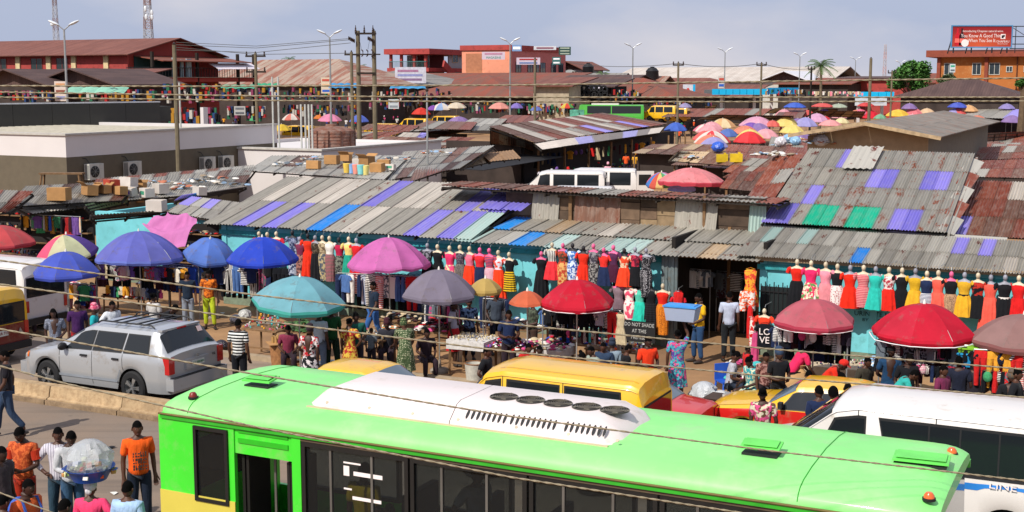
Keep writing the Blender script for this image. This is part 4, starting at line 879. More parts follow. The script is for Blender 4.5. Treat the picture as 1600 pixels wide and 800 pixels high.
RX = [('rusty striped roof by the far parasols', [(1035, 182), (1190, 181), (1205, 170), (1060, 170)], 10, (RU, 4, ZN, 3, RB, 2)), ('small grey roof right of the green bus', [(1060, 172), (1115, 171), (1120, 164), (1085, 164)], 4, (ZN, 3, ZL, 2)),
 ('rust roof left of the stacked baskets', [(1210, 183), (1252, 184), (1262, 170), (1222, 170)], 4, (RU, 4, RB, 2)), ('long brown roof under the row of tiny parasols', [(1090, 186), (1225, 188), (1240, 181), (1110, 179)], 9, (RB, 3, RU, 1, ZN, 1)),
 ('rusty roof behind the pink fringed parasol', [(1128, 246), (1250, 256), (1268, 232), (1140, 226)], 7, (RU, 4, RB, 3, ZN, 2)), ('cluttered grey roof left of the pink fringed parasol', [(1045, 250), (1140, 258), (1160, 240), (1060, 236)], 6, (RB, 3, ZN, 2, TN, 2)),
 ('brown rust roof just right of the pink fringed parasol', [(1125, 293), (1192, 300), (1215, 270), (1145, 268)], 5, (RU, 3, RB, 4)), ('patchwork roof behind the left rusty flank', [(1130, 268), (1215, 275), (1245, 252), (1160, 247)], 6, (RU, 2, ZN, 3, RB, 2)),
 ('low rusty roof left of the felt roofed house', [(1200, 232), (1290, 240), (1300, 220), (1205, 214)], 5, (RU, 2, TN, 1, ZN, 2)), ('grey and rust roof in front of the felt gable wall', [(1290, 244), (1395, 244), (1408, 219), (1308, 222)], 7, (ZN, 4, ZR, 3)),
 ('small grey roof right of the gable wall', [(1398, 247), (1465, 245), (1478, 228), (1412, 229)], 4, (ZN, 4, AQ, 1)), ('rust red roof at the right edge above the white sheet', [(1500, 275), (1640, 278), (1640, 248), (1520, 252)], 7, (RU, 5, RB, 2, ZL, 1)),
 ('layered rusty roof under the felt roof at the right', [(1470, 250), (1640, 246), (1640, 226), (1500, 232)], 8, (RU, 5, RB, 3, ZL, 1)), ('rusty sheet roof below the far right end of the felt roof', [(1495, 222), (1640, 214), (1640, 204), (1500, 210)], 7, (RU, 3, RB, 3)),
 ('thin grey roof at the right beside the cream parasol', [(1500, 182), (1640, 186), (1640, 172), (1530, 170)], 6, (RB, 2, ZN, 2, PL, 1)), ('pale grey roof below the dark pyramid roof', [(1400, 176), (1500, 176), (1512, 163), (1420, 162)], 5, (ZN, 3, ZL, 3)),
 ('brown roof strip left of the yellow parasol', [(1260, 181), (1345, 183), (1352, 174), (1275, 173)], 5, (RB, 3, TN, 1, ZN, 1)), ('brown roof strip behind the twin lamp stalls', [(1060, 162), (1180, 162), (1184, 157), (1075, 157)], 6, (RB, 3, RU, 1)), ('dark rust roof strip behind the cream parasol', [(1520, 168), (1640, 170), (1640, 160), (1530, 160)], 5, (RU, 2, RB, 3)),
 ('rust roof between the parasols and the striped roof', [(1190, 176), (1300, 178), (1310, 170), (1210, 169)], 6, (RU, 2, RB, 2, ZL, 1))]
for lb, q, n, ch in RX:
 z0 = 2.6; proof(lb, q, n, 2 if q[0][1] - q[3][1] > 14 else 1, (lambda c: (lambda i, j: pick(*c)))(ch), z0, z0 + (.55 if q[0][1] > 215 else .8))
FELT = mat('grey_felt', '7a746c', .9, var=.25, sc=1.2, dirt=.4, dirtc='8a5a40')
Kf = at_d(1450, 212, 58); zef = Kf.z; ap = at_d(1359, 187, 58)
fh = thing('felt_roofed_house', 'low tan house with a broad grey felt gable roof at the right', 'building', (Kf.x, Kf.y, 0), ANG)
Lf = (Kf - at_d(1262, 209, 58)).length; xm = -Lf * .5; za = zef + .62
part('gable_wall', MB().slab([(-Lf, 0, 0), (0, 0, 0), (0, 0, zef - .1), (xm, 0, za - .2), (-Lf, 0, zef - .1)], (0, -1, 0), .2), mat('tan_plaster', '9a8468', .9, var=.15), fh)
part('side_wall', MB().box(-.2, .2, 0, 0, 24, zef - .1), mat('grey_block', '6e6a60', .9, var=.15), fh)
for s_ in (-1, 1):
 x0, x1 = (0.7, xm) if s_ > 0 else (-Lf - .7, xm)
 for k in range(11):
  for m_ in range(2):
   y0, y1 = -.9 + k * 2.3, -.9 + (k + 1) * 2.3 - .02; a_, b_ = m_ / 2, (m_ + 1) / 2 - .004
   P = lambda f, y: Vector((x0 + (x1 - x0) * f, y, zef + (za - zef) * f + .006 * ((k + m_) % 2)))
   pts = [P(a_, y0), P(a_, y1), P(b_, y1), P(b_, y0)]; n = (pts[1] - pts[0]).cross(pts[3] - pts[0])
   if n.z < 0: pts = pts[::-1]; n = -n
   part('roof_sheet', MB().slab(pts, n, .05).mesh('felt', 0), FELT, fh)
part('verge_board', MB().bar((.7, -.95, zef - .08), (xm, -.95, za - .08), .06, .16).bar((-Lf - .7, -.95, zef - .08), (xm, -.95, za - .08), .06, .16), mat('pale_weathered_wood', 'a08a6c'), fh)
qg = proof('upright corrugated gable end left of the large rusty roof', [(766, 246), (833, 246), (833, 223), (766, 200)], 5, 1, g(ZN, 2, RB, 2), zs=(1.6, 1.6, 3.0, 3.95))
# parasols
def canopy_mesh(R_, h, n, val, seed):
 rs = random.Random(seed); mb = MB(); sub = 4; N = n * sub; rings = []
 for k in range(9):
  f = k / 8; ring = []
  for i in range(N):
   a = i / N * 2 * math.pi; u = (i % sub) / sub; sag = 4 * u * (1 - u)
   pg = math.cos(math.pi / n) / math.cos((u - .5) * 2 * math.pi / n); r = R_ * f * (1 - .012 * sag * f) * (1 + (pg * 1.0 - 1) * 1.0); z = h * (1 - f ** 2.0) - .035 * R_ * sag * f * (1 - .6 * f)
   ring.append((r * math.cos(a), r * math.sin(a), z))
  rings.append(ring)
 for k, (dr, dz) in enumerate(((.02, -.06), (.0, -val))):
  ring = []
  for i in range(N):
   a = i / N * 2 * math.pi; u = (i % sub) / sub; sag = 4 * u * (1 - u)
   pg = math.cos(math.pi / n) / math.cos((u - .5) * 2 * math.pi / n); r = R_ * (1 - .012 * sag) * pg + dr + (.015 * rs.uniform(-1, 1) if k else 0)
   ring.append((r * math.cos(a), r * math.sin(a), -.028 * R_ * sag * .4 + dz * (.85 + .2 * sag)))
  rings.append(ring)
 mb.rings(rings, caps=False); 
 for fi in range(len(mb.f)): mb.m[fi] = (2 if ((fi % N) // sub) % 3 == 1 else 0) if fi < 8 * N else 1
 for vi, p in enumerate(mb.v):
  k = (vi // N) / 10; w_ = .012 * R_ * k * math.sin(vi % N * 1.7 + seed) + .02 * R_ * k * math.sin(math.atan2(p[1], p[0]) * 2 + seed); mb.v[vi] = (p[0], p[1], p[2] + w_)
 me = mb.mesh('canopy', 14); return me
def umbrella(px0, px1, ytop, ybot, label, c, c2=None, cv=None, zr=1.95, tilt=(0, 0), ribs=10, spin=0, group=None, gores=None, base=True, val=.13, fabric_kind=None, d=None):
 """canopy fitted to its picture box; stands on the ground beneath"""
 cx = (px0 + px1) / 2; rp = (px1 - px0) / 2; yc = ybot - rp * .17 - 3
 p = at_z(cx, yc, zr)
 for _ in range(4):
  ang = (yc - 128) / FPX; R_ = rp * p.y / FPX; yc = ybot - rp * ang * 1.0 - val * FPX / p.y; p = at_z(cx, yc, zr)
 if p.y > 170: p = at_d(cx, yc, 170); zr = p.z; R_ = rp * 170 / FPX
 ztop = at_d(cx, ytop, p.y).z; h = max(.18 * R_, min(ztop - zr, .62 * R_))
 u = thing('umbrella', label, 'umbrella', (p.x, p.y, 0), R(spin), group or 'market parasols')
 big = rp > 30
 if 'white edging' in label: edge = True
 else: edge = False
 m1 = fabric_kind or mat('canopy_' + c, c, .75, var=.16, sc=2, dirt=.2 if big else 0, dirtc='6c6058', orand=.03, trans=.28, spec=.2)
 m2 = mat('canopy_' + (cv or c), cv or c, .75, var=.10, sc=2, dirt=.12 if big else 0, dirtc='6c6058', orand=.03, trans=.28, spec=.2)
 m3 = mat('canopy_f' + c, '%02x%02x%02x' % tuple(int(int(c[i:i+2], 16) * .93 + 12) for i in (0, 2, 4)), .75, var=.16, sc=2, dirt=.2 if big else 0, dirtc='7c7068', orand=.03, trans=.28, spec=.2)
 tl = (R(tilt[0]), R(tilt[1]), 0)
 if not gores:
  me = cached(('can', round(R_, 1), round(h, 2), ribs, val, big), lambda: canopy_mesh(round(R_, 1), round(h, 2), ribs, val, ribs))
  cn = part('canopy', me, [m1, m2, m3], u, (0, 0, zr), tl, (R_ / round(R_, 1),) * 2 + (1,))
 else:
  cn = new('canopy', None, u, (0, 0, zr), tl); bpy.data.objects.remove(cn)
  me0 = canopy_mesh(R_, h, ribs, val, 3); sub = 4; N = ribs * sub
  per = {}
  for fi, f in enumerate(me0.polygons): per.setdefault((fi % N) // sub, []).append([tuple(me0.vertices[v].co) for v in f.vertices])
  for gi, fs in per.items():
   mb = MB()
   for f in fs: mb.add(f, [tuple(range(len(f)))])
   cc = gores[gi % len(gores)]
   cn = part('canopy_panel', mb.mesh('canopy_panel', 28), mat('canopy_' + cc, cc, .75, var=.1, dirt=.1, orand=0, trans=.28, spec=.2), u, (0, 0, zr), tl)
 part('pole', cached(('upole', zr, round(h, 1)), lambda: MB().tube([(0, 0, 0), (0, 0, zr + round(h, 1) - .02)], .018, 6)), mat('umbrella_pole', 'b0aca4', .4, .5), u, (0, 0, 0), tl if not any(tilt) else (0, 0, 0))
 part('finial', cached('finial', lambda: MB().lathe([(.03, -.01), (.025, .04), (.008, .08)], 8)), mat('finial_white', 'd8d4cc', .5), cn if not gores else u, (0, 0, h) if not gores else (0, 0, zr + h))
 if edge:
  part('edging', MB().tube([((R_ + .02) * math.cos(math.pi / ribs) / math.cos((a % (2 * math.pi / ribs)) - math.pi / ribs) * math.cos(a), (R_ + .02) * math.cos(math.pi / ribs) / math.cos((a % (2 * math.pi / ribs)) - math.pi / ribs) * math.sin(a), -val - .014 * math.sin(a * ribs / 2) ** 2) for a in [k * math.pi / 32 for k in range(65)]], .011, 4), mat('edging_white', 'd8d0d0', .7), cn)
 if big:
  me = cached(('ribs', round(R_, 1), round(h, 2), ribs), lambda: (lambda mb: [mb.tube([(R_ * f * math.cos(a), R_ * f * math.sin(a), h * (1 - f ** 2.0) - .025) for f in (0, .3, .6, .85, .99)], .006, 4) for a in [i * 2 * math.pi / ribs for i in range(ribs)]] and mb)(MB()))
  part('ribs', me, mat('rib_steel', '8a8a88', .4, .6), u, (0, 0, zr), tl)
  part('foot', cached('ufoot', lambda: MB().lathe([(.24, 0), (.24, .05), (.2, .09), (.05, .11), (.03, .3)], 14)), mat('concrete', '8f8578'), u)
 return u, p
UMB = {}
def big(k, *a, **kw): UMB[k] = umbrella(*a, **kw)
big('red_l', -62, 56, 352, 392, 'faded red umbrella cut by the left picture edge', 'b8484c', cv='a83c48', ribs=8)
big('multi_l', 57, 152, 357, 408, 'red umbrella with yellow and pale panels beside the turquoise corner', 'd84838', gores=['e04838', 'd8604c', 'd8a83c', 'dcc06c', 'e05878', 'c8c4a0', 'b8bc98', '5c4690'], ribs=8, tilt=(8, -9), spin=20)
big('blue_sv', 52, 156, 392, 440, 'small blue umbrella over the white van', '4858b8', ribs=8)
big('violet', 150, 286, 361, 416, 'large periwinkle blue umbrella with scalloped rim behind the silver car', '6468b8', cv='6a78c8', ribs=12)
big('ltblue', 287, 368, 352, 408, 'light blue umbrella tilted toward the street beside the mauve cloth', '5878c4', ribs=8, tilt=(16, 6), spin=8)
big('blue', 355, 466, 366, 419, 'deep blue umbrella right of the tilted light blue one', '2c48c0', ribs=8, spin=12)
big('mauve', 543, 673, 365, 427, 'large mauve pink umbrella before the turquoise wall', 'c468a8', ribs=10, spin=5)
big('cyan', 393, 541, 432, 492, 'wide pale aqua umbrella with a sagging green hem', '74acb8', cv='48a89c', ribs=8, tilt=(3, 4))
big('grey', 626, 746, 418, 476, 'grey lilac umbrella left of the straw coloured one', '7c7484', ribs=8, spin=22)
big('straw', 733, 784, 433, 463, 'small straw coloured umbrella peeping from behind the grey one', 'b49858', ribs=8)
big('orange', 796, 852, 454, 480, 'small orange umbrella behind the bright red one', 'c86444', ribs=8, val=.06)
big('red_m', 842, 961, 437, 490, 'bright red domed umbrella with white edging before the black board', 'c01830', ribs=8, spin=10)
big('rose', 1207, 1337, 467, 522, 'faded rose umbrella with white edging right of the doorway', 'bc5c68', cv='b03c50', ribs=8, spin=6)
big('red_r', 1362, 1523, 474, 543, 'wide bright red umbrella with white edging at the right', 'c41c34', ribs=8, spin=15)
big('brown', 1517, 1680, 491, 557, 'dusty brown umbrella at the right edge', '94706c', cv='8c5a58', ribs=8, spin=3)
big('pink_mid', 1028, 1131, 262, 292, 'big pink umbrella with a red fringe beside the white vans', 'e0888c', cv='c84858', ribs=12, zr=2.3, val=.2)
big('multi_mid', 1009, 1058, 257, 290, 'rainbow panelled umbrella between the vans and the pink umbrella', '4878b8', gores=['4878b8', 'c85848', 'd8b878', '58a068', 'a8b8c8', 'd86078'], ribs=12, zr=2.1, tilt=(12, -8))
FAR = [(643, 30, 166, 179, 'cc3c30', 'red'), (667, 20, 163, 172, '7c4ca0', 'purple'), (674, 32, 161, 172, '88a0c8', 'blue and white'), (697, 32, 160, 169, 'd0c4b0', 'cream'), (763, 34, 160, 170, 'd89488', 'salmon pink'), (796, 22, 161, 169, '8070b8', 'violet'), (875, 22, 161, 169, 'c8b048', 'yellow and green'), (828, 20, 166, 173, '6474b4', 'blue'), (441, 28, 177, 188, 'd0786c', 'red and white'), (490, 20, 176, 186, 'd07838', 'orange'), (497, 37, 178, 190, 'd888a8', 'pink'), (545, 32, 179, 191, '5468b8', 'blue'), (384, 24, 179, 189, '58b078', 'green'), (425, 30, 194, 205, 'd8b840', 'yellow'), (325, 23, 194, 204, '38a894', 'teal green'), (697, 40, 182, 194, '8c74a8', 'dusty violet'), (984, 24, 168, 176, 'd03828', 'red'), (1060, 21, 161, 168, '9890b8', 'lilac grey'), (1037, 37, 190, 205, '4868c0', 'blue'), (1083, 34, 194, 206, 'd87888', 'pink and white'), (1108, 42, 185, 200, 'd8a878', 'cream and salmon'), (1154, 56, 182, 198, 'd8a0b8', 'pale pink and lilac'), (1153, 40, 191, 206, '7c58a8', 'violet'), (1084, 58, 204, 225, 'd84850', 'red and white'), (1146, 50, 205, 224, 'd83c40', 'bright red'), (1143, 42, 196, 210, 'd8846c', 'salmon'), (1120, 34, 200, 214, '5870b0', 'slate blue'), (1225, 34, 160, 168, '4868c8', 'blue'), (1268, 34, 161, 167, 'd8605c', 'light red'), (1296, 28, 162, 168, 'a8b4a0', 'pale green'), (1207, 42, 182, 198, 'e0cc78', 'butter yellow'), (1238, 40, 183, 198, '9c98cc', 'lavender'), (1256, 40, 177, 191, 'd0a0c0', 'pale mauve'), (1278, 22, 180, 190, 'c83840', 'dark red'), (1279, 36, 187, 197, 'e09c9c', 'light pink'), (1303, 24, 184, 193, 'dcd0a0', 'ivory'), (1331, 26, 170, 179, 'd87890', 'rose'), (1339, 38, 172, 185, 'd02838', 'bright red'), (1383, 40, 171, 182, 'e0b848', 'yellow'), (1412, 30, 168, 179, 'd87880', 'rosy'), (1433, 30, 169, 180, 'd4b490', 'beige'), (1481, 30, 160, 168, '5060c0', 'blue'), (1498, 30, 164, 174, 'd8a878', 'apricot'), (1194, 26, 187, 198, 'd86860', 'coral'), (1365, 20, 178, 186, '78a888', 'sea green'), (1000, 42, 229, 250, 'a89880', 'sand coloured'), (1042, 46, 285, 300, '8090c8', 'pale blue patterned'), (1340, 26, 160, 166, 'c84848', 'brick red'), (1560, 26, 162, 170, '9084b8', 'grey lilac')]
rs = random.Random(77)
PC = [('d8605c', 'red'), ('e0a0a8', 'pale pink'), ('4868c0', 'blue'), ('e0cc78', 'yellow'), ('9c98cc', 'lavender'), ('d8d0c0', 'off white'), ('d8846c', 'salmon'), ('8c74a8', 'violet')]
for i in range(26):
 x, y = (rs.uniform(1050, 1260), rs.uniform(184, 216)) if i < 13 else (rs.uniform(1190, 1570), rs.uniform(160, 182)); c, cn = rs.choice(PC); w = 24 + (y - 160) * .45
 FAR.append((x, w, y, y + w * .36, c, cn))
def where(x):
 for lim, ph in ((440, 'by the left market stalls'), (600, 'near the twin power poles'), (760, 'beside the yellow buses'), (900, 'below the pink building'), (1075, 'around the far green bus'), (1200, 'above the pink fringed umbrella'), (1320, 'below the palm tree'), (1460, 'below the big green tree'), (1700, 'below the orange building')):
  if x < lim: return ph
for (x, w, yt, yb, c, cn) in FAR:
 umbrella(x, x + w, yt, yb, 'small %s umbrella %s' % (cn, where(x + w/2)), c, zr=2.35 if yb < 240 else 1.9, ribs=8, group='far parasols', val=.1, spin=rnd() * 40,
    gores=['d8d0c8', c] if 'white' in cn else (['c8b048', 'c84838', '58a058', 'd8d0b0'] if cn == 'yellow and green' else (['d8a878', 'dcc8a0'] if 'cream and' in cn else None)))
# vehicles
GLASS = glassmat('car_glass', (.012, .015, .018)); RUB = mat('tyre_rubber', '19191b', .8, var=.2); TRIM = mat('black_trim', '1c1c1e', .6, orand=0)
CHROME = mat('alloy', 'a8aaac', .28, .8, var=.05); RLAMP = mat('red_lens', 'b01010', .2, var=.05, coat=1, orand=0); ALAMP = mat('amber_lens', 'd86018', .25, var=.05, coat=1, orand=0); HLAMP = mat('clear_lens', 'c8ccd0', .1, .2, coat=1)
def carpaint(c, dirt=.18, metal=.0): return mat('car_' + c, c, .32, metal, var=.05, sc=1.2, dirt=dirt, dirtc='8a7458', coat=.7, orand=0)
def lerp_t(tab, x):
 if x <= tab[0][0]: return tab[0][1]
 for (a, p), (b, q) in zip(tab, tab[1:]):
  if x <= b: return p + (q - p) * (x - a) / (b - a)
 return tab[-1][1]
class Shell:
 """body skin of a vehicle: x runs front (0) to rear (L), half section from sill to roof centre"""
 def __init__(s, L, belt, roofz, wb, wr, zs=.28, wheels=(), wr_r=.36, crown=.05, arch=1.16):
  s.L = L; s.belt = belt; s.roofz = roofz; s.wb = wb; s.wr = wr; s.zs = zs; s.wh = wheels; s.r = wr_r; s.cr = crown; s.ar = arch
 def pts(s, x):
  zb, zr, wb, wr = lerp_t(s.belt, x), lerp_t(s.roofz, x), lerp_t(s.wb, x), lerp_t(s.wr, x); zs = s.zs
  for xc in s.wh:
   q = (s.r * s.ar) ** 2 - (x - xc) ** 2
   if q > 0: zs = max(zs, s.r + math.sqrt(q))
  zs = min(zs, zb - .12); d = zr - zb; c = s.cr
  return [(wb * .955, zs), (wb, zs + (zb - zs) * .28), (wb * 1.0, zs + (zb - zs) * .75), (wb * .975, zb), (wr, zr - min(.1, d * .18)), (wr * .93, zr - min(.025, d * .05)), (wr * .6, zr + c * .7), (0, zr + c)]
 def P(s, x, a, side=1, off=0):
  p = s.pts(x); i = min(int(a), 6); f = a - i; y = p[i][0] + (p[i+1][0] - p[i][0]) * f; z = p[i][1] + (p[i+1][1] - p[i][1]) * f
  v = Vector((x, side * y, z))
  if off:
   e = .02; A = s.P(min(x + e, s.L), a); B = s.P(max(x - e, 0), a); c0_ = s.P(x, min(a + .03, 7)); d0_ = s.P(x, max(a - .03, 0))
   n = (A - B).cross(c0_ - d0_)
   if n.length > 1e-9:
    n.normalize()
    if n.dot(Vector((0, p[3][0], .6))) < 0 and a < 4.2: n = -n
    if a >= 4.2 and n.z < 0: n = -n
    v += Vector((n.x, n.y * side, n.z)) * off
  return v
 def mesh(s, step=.07):
  xs = sorted(set([0, s.L] + [round(x, 3) for t in (s.belt, s.roofz, s.wb, s.wr) for x, _ in t if 0 <= x <= s.L] + [round(k * step, 3) for k in range(int(s.L / step) + 1)]))
  mb = MB(); rings = []
  for x in xs:
   p = s.pts(x); rings.append([(x, y, z) for y, z in p] + [(x, -y, z) for y, z in p[-2::-1]])
  mb.rings(rings, caps=True, closed=False); n = len(rings[0])
  mb.add(rings[0], [tuple(range(n))]); mb.add(rings[-1], [tuple(range(n - 1, -1, -1))])
  return mb
 def patch(s, x0, x1, a0, a1, side=1, off=.008, nx=None, na=3, slant0=0, slant1=0, both=False, th=0):
  nx = nx or max(3, int(abs(x1 - x0) / .1)); mb = MB()
  def f(u, v):
   xa = x0 + slant0 * v; xb = x1 + slant1 * v
   if both: aa = a0 + (7 - a0) * (v if v < .5 else 1 - v) * 2; return s.P(xa + (xb - xa) * u, aa, 1 if v < .5 else -1, off)
   return s.P(xa + (xb - xa) * u, a0 + (a1 - a0) * v, side, off)
  if both:
   n2 = 8; vs = []
   for j in range(n2 * 2 + 1):
    sd = 1 if j <= n2 else -1; aa = a0 + (7 - a0) * (j if j <= n2 else 2 * n2 - j) / n2
    for i in range(nx + 1): vs.append(s.P(x0 + (x1 - x0) * i / nx, aa, sd, off))
   mb.add(vs, [(j*(nx+1)+i, j*(nx+1)+i+1, (j+1)*(nx+1)+i+1, (j+1)*(nx+1)+i) for j in range(2 * n2) for i in range(nx)])
  else: mb.grid(f, nx, na)
  return mb
def wheel_meshes(r, w=.2):
 def ty():
  mb = MB(); pr = [(r * .62, -w/2), (r * .9, -w/2), (r, -w * .36), (r, w * .36), (r * .9, w/2), (r * .62, w/2)]
  mb.rings([[(rr * math.cos(a), y, rr * math.sin(a)) for rr, y in pr] for a in [k * 2 * math.pi / 24 for k in range(25)]], caps=False); return mb
 def rim():
  mb = MB(); mb.rings([[(rr * math.cos(a), y, rr * math.sin(a)) for rr, y in ((r * .63, -w * .48), (r * .58, -w * .2), (r * .56, -w * .1))] for a in [k * 2 * math.pi / 20 for k in range(21)]], caps=False, closed=False)
  for k in range(5):
   a = k * 2 * math.pi / 5
   for da in (-.13, .13): mb.bar((r * .1 * math.cos(a), -w * .42, r * .1 * math.sin(a)), (r * .58 * math.cos(a + da), -w * .4, r * .58 * math.sin(a + da)), .05, .04)
  mb.rings([[(rr * math.cos(a), y, rr * math.sin(a)) for rr, y in ((.001, -w * .5), (r * .16, -w * .48), (r * .18, -w * .3))] for a in [k * 2 * math.pi / 12 for k in range(13)]], caps=False, closed=False); return mb
 return cached(('tyre', r, w), ty), cached(('rim', r, w), rim)
def add_wheel(root, x, y, r, w=.2, flip=False, steel=False):
 t, m = wheel_meshes(r, w)
 k = part('wheel', t, RUB, root, (x, y, r), (0, 0, math.pi if flip else 0)); part('rim', m, mat('steel_rim', '6a6660', .5, .5, dirt=.3) if steel else CHROME, k)
 part('brake_disc', cached(('bd', r), lambda: MB().lathe([(.001, 0), (r * .56, 0), (r * .56, .01)], 16)), TRIM, k, (0, -w * .05, 0), (R(90), 0, 0)); return k
def vehicle(name, label, cat, loc, rot, sh, paint, r, w=.2, y=None, steel=False, group=None, step=.07, floor=True):
 v = thing(name, label, cat, loc, rot, group); part('body', sh.mesh(step), paint, v)
 yw = y or lerp_t(sh.wb, sh.wh[0]) - w * .5 - .02
 for x in sh.wh:
  add_wheel(v, x, -yw, r, w, steel=steel); add_wheel(v, x, yw, r, w, True, steel)
 if floor:
  m = min(p[1] for p in sh.wb[1:-1]) * .8
  part('underbody', MB().box(.25, -m, sh.zs + .02, sh.L - .2, m, sh.zs + .32), TRIM, v)
 return v
HW = 'front'
FL = ANG
def loc_of(s, t, wid): return W(s, t + wid / 2)
sh = Shell(4.75, [(0, .72), (.25, .86), (1.15, 1.02), (1.35, 1.06), (4.5, 1.12), (4.75, 1.10)],
   [(0, .80), (.2, .90), (1.1, 1.07), (1.25, 1.12), (2.05, 1.56), (2.3, 1.62), (4.15, 1.63), (4.3, 1.60), (4.66, 1.16), (4.75, 1.13)],
   [(0, .62), (.12, .82), (.4, .95), (1, .975), (3.9, .98), (4.5, .95), (4.7, .88), (4.75, .84)], [(0, .60), (.3, .80), (1.1, .86), (1.35, .84), (2.1, .71), (4.1, .72), (4.3, .70), (4.66, .82), (4.75, .80)], .30, (.98, 3.68), .37, .045)
SILV = mat('silver_paint', 'a9abae', .3, .35, var=.03, sc=1, dirt=.1, dirtc='8a7c6a', coat=.6, orand=0)
suv = vehicle('suv_car', 'silver four door sport utility car beside the concrete barrier', 'car', loc_of(-23.3, 20.78, 1.95), FL, sh, SILV, .37, .24)
def side_glass(v, sh, spans, a0=3.1, a1=3.93, m=None, name='side_window', frame=TRIM):
 for sd in (-1, 1):
  for (x0, x1, s0, s1) in spans:
   if frame: part('window_surround', sh.patch(x0 - .03, x1 + .03, a0 - .06, a1 + .05, sd, .005, slant0=s0, slant1=s1), frame, v)
   part(name, sh.patch(x0, x1, a0, a1, sd, .010, slant0=s0, slant1=s1), m or GLASS, v)
side_glass(suv, sh, [(1.55, 2.42, .42, 0), (2.50, 3.36, 0, 0), (3.46, 4.18, 0, -.10)])
part('windscreen', sh.patch(1.30, 2.0, 4.4, 7, both=True, off=.009), GLASS, suv); part('rear_window', sh.patch(4.33, 4.63, 4.4, 7, both=True, off=.010), GLASS, suv)
part('rear_spoiler', MB().box(4.22, -.62, 1.60, 4.34, .62, 1.645), SILV, suv); part('brake_light', MB().box(4.34, -.14, 1.60, 4.36, .14, 1.63), RLAMP, suv)
for sd in (-1, 1):
 part('tail_light', MB().box(4.58, .72 if sd > 0 else -.90, .74, 4.775, .90 if sd > 0 else -.72, 1.10), RLAMP, suv)
 part('headlight', sh.patch(.04, .30, 2.2, 3.4, sd, .01), HLAMP, suv); part('indicator', sh.patch(.28, .40, 2.3, 3.2, sd, .012), ALAMP, suv)
 part('mirror', MB().ell((0, 0, 0), (.08, .13, .09), 10, 6), TRIM if sd < 0 else SILV, suv, (1.62, sd * 1.04, 1.14))
 for x in (2.28, 3.28): part('door_handle', MB().box(x - .16, sd * .985 - .02, .96, x + .04, sd * .985 + .02, 1.0), TRIM, suv)
 for x in (1.42, 2.46, 3.42): part('door_seam', sh.patch(x, x + .012, .25, 3.0, sd, .003, nx=1, na=8), TRIM, suv)
 part('side_moulding', sh.patch(1.42, 3.35, .75, 1.0, sd, .014), mat('silver_moulding', '8e949c', .45, orand=0), suv)
 part('roof_rail', MB().tube([(2.35, sd * .60, 1.66), (2.45, sd * .60, 1.72), (4.0, sd * .60, 1.72), (4.1, sd * .60, 1.66)], .018, 6), TRIM, suv)
for x in (2.75, 3.05, 3.5, 3.75): part('roof_bar', MB().box(x, -.6, 1.70, x + .05, .6, 1.725), TRIM, suv)
part('rear_bumper', MB().cbox((4.78, 0, .52), (.22, 1.80, .26)), SILV, suv); part('bumper_step', MB().box(4.70, -.85, .648, 4.885, .85, .66), TRIM, suv); part('front_bumper', MB().cbox((.02, 0, .48), (.2, 1.6, .28)), SILV, suv)
part('number_plate', MB().box(4.795, -.18, .82, 4.81, .22, .93), mat('plate_white', 'c8ccc4', .5), suv); part('plate_surround', MB().box(4.745, -.36, .76, 4.793, .40, .98), SILV, suv)
text_part('AG 428 BEN', suv, (4.813, .02, .875), (R(90), 0, R(90)), .07, mat('plate_green', '2a6a48')); text_part('V6', suv, (4.80, .55, .96), (R(90), 0, R(90)), .1, TRIM)
part('sticker', MB().slab([(4.37, .42, 1.55), (4.37, .56, 1.55), (4.44, .56, 1.44), (4.44, .42, 1.44)], (1, 0, .6), .01), mat('sticker', 'c8b0b0', .5), suv, (.03, 0, .02))
part('badge', MB().box(4.80, -.05, 1.0, 4.815, .05, 1.07), CHROME, suv)
suv.scale = (.93, 1, 1); suv.location = suv.location + U * .30
def van_shell(L, H, wid, wheels, r, nose=.55, screen=.85, hood=.0):
 w = wid / 2; b = H * .52
 return Shell(L, [(0, b * .9), (.12, b), (L, b * 1.03)], [(0, b * .96), (.1, b + .06), (nose, b + .18), (nose + screen, H - .08), (nose + screen + .35, H), (L - .22, H - .01), (L - .08, H - .06), (L, H * .84)],
     [(0, w * .82), (.15, w * .95), (.5, w), (L - .3, w), (L, w * .93)], [(0, w * .78), (.2, w * .88), (nose, w * .9), (nose + screen, w * .90), (L - .3, w * .91), (L, w * .88)], .30, wheels, r, .05)
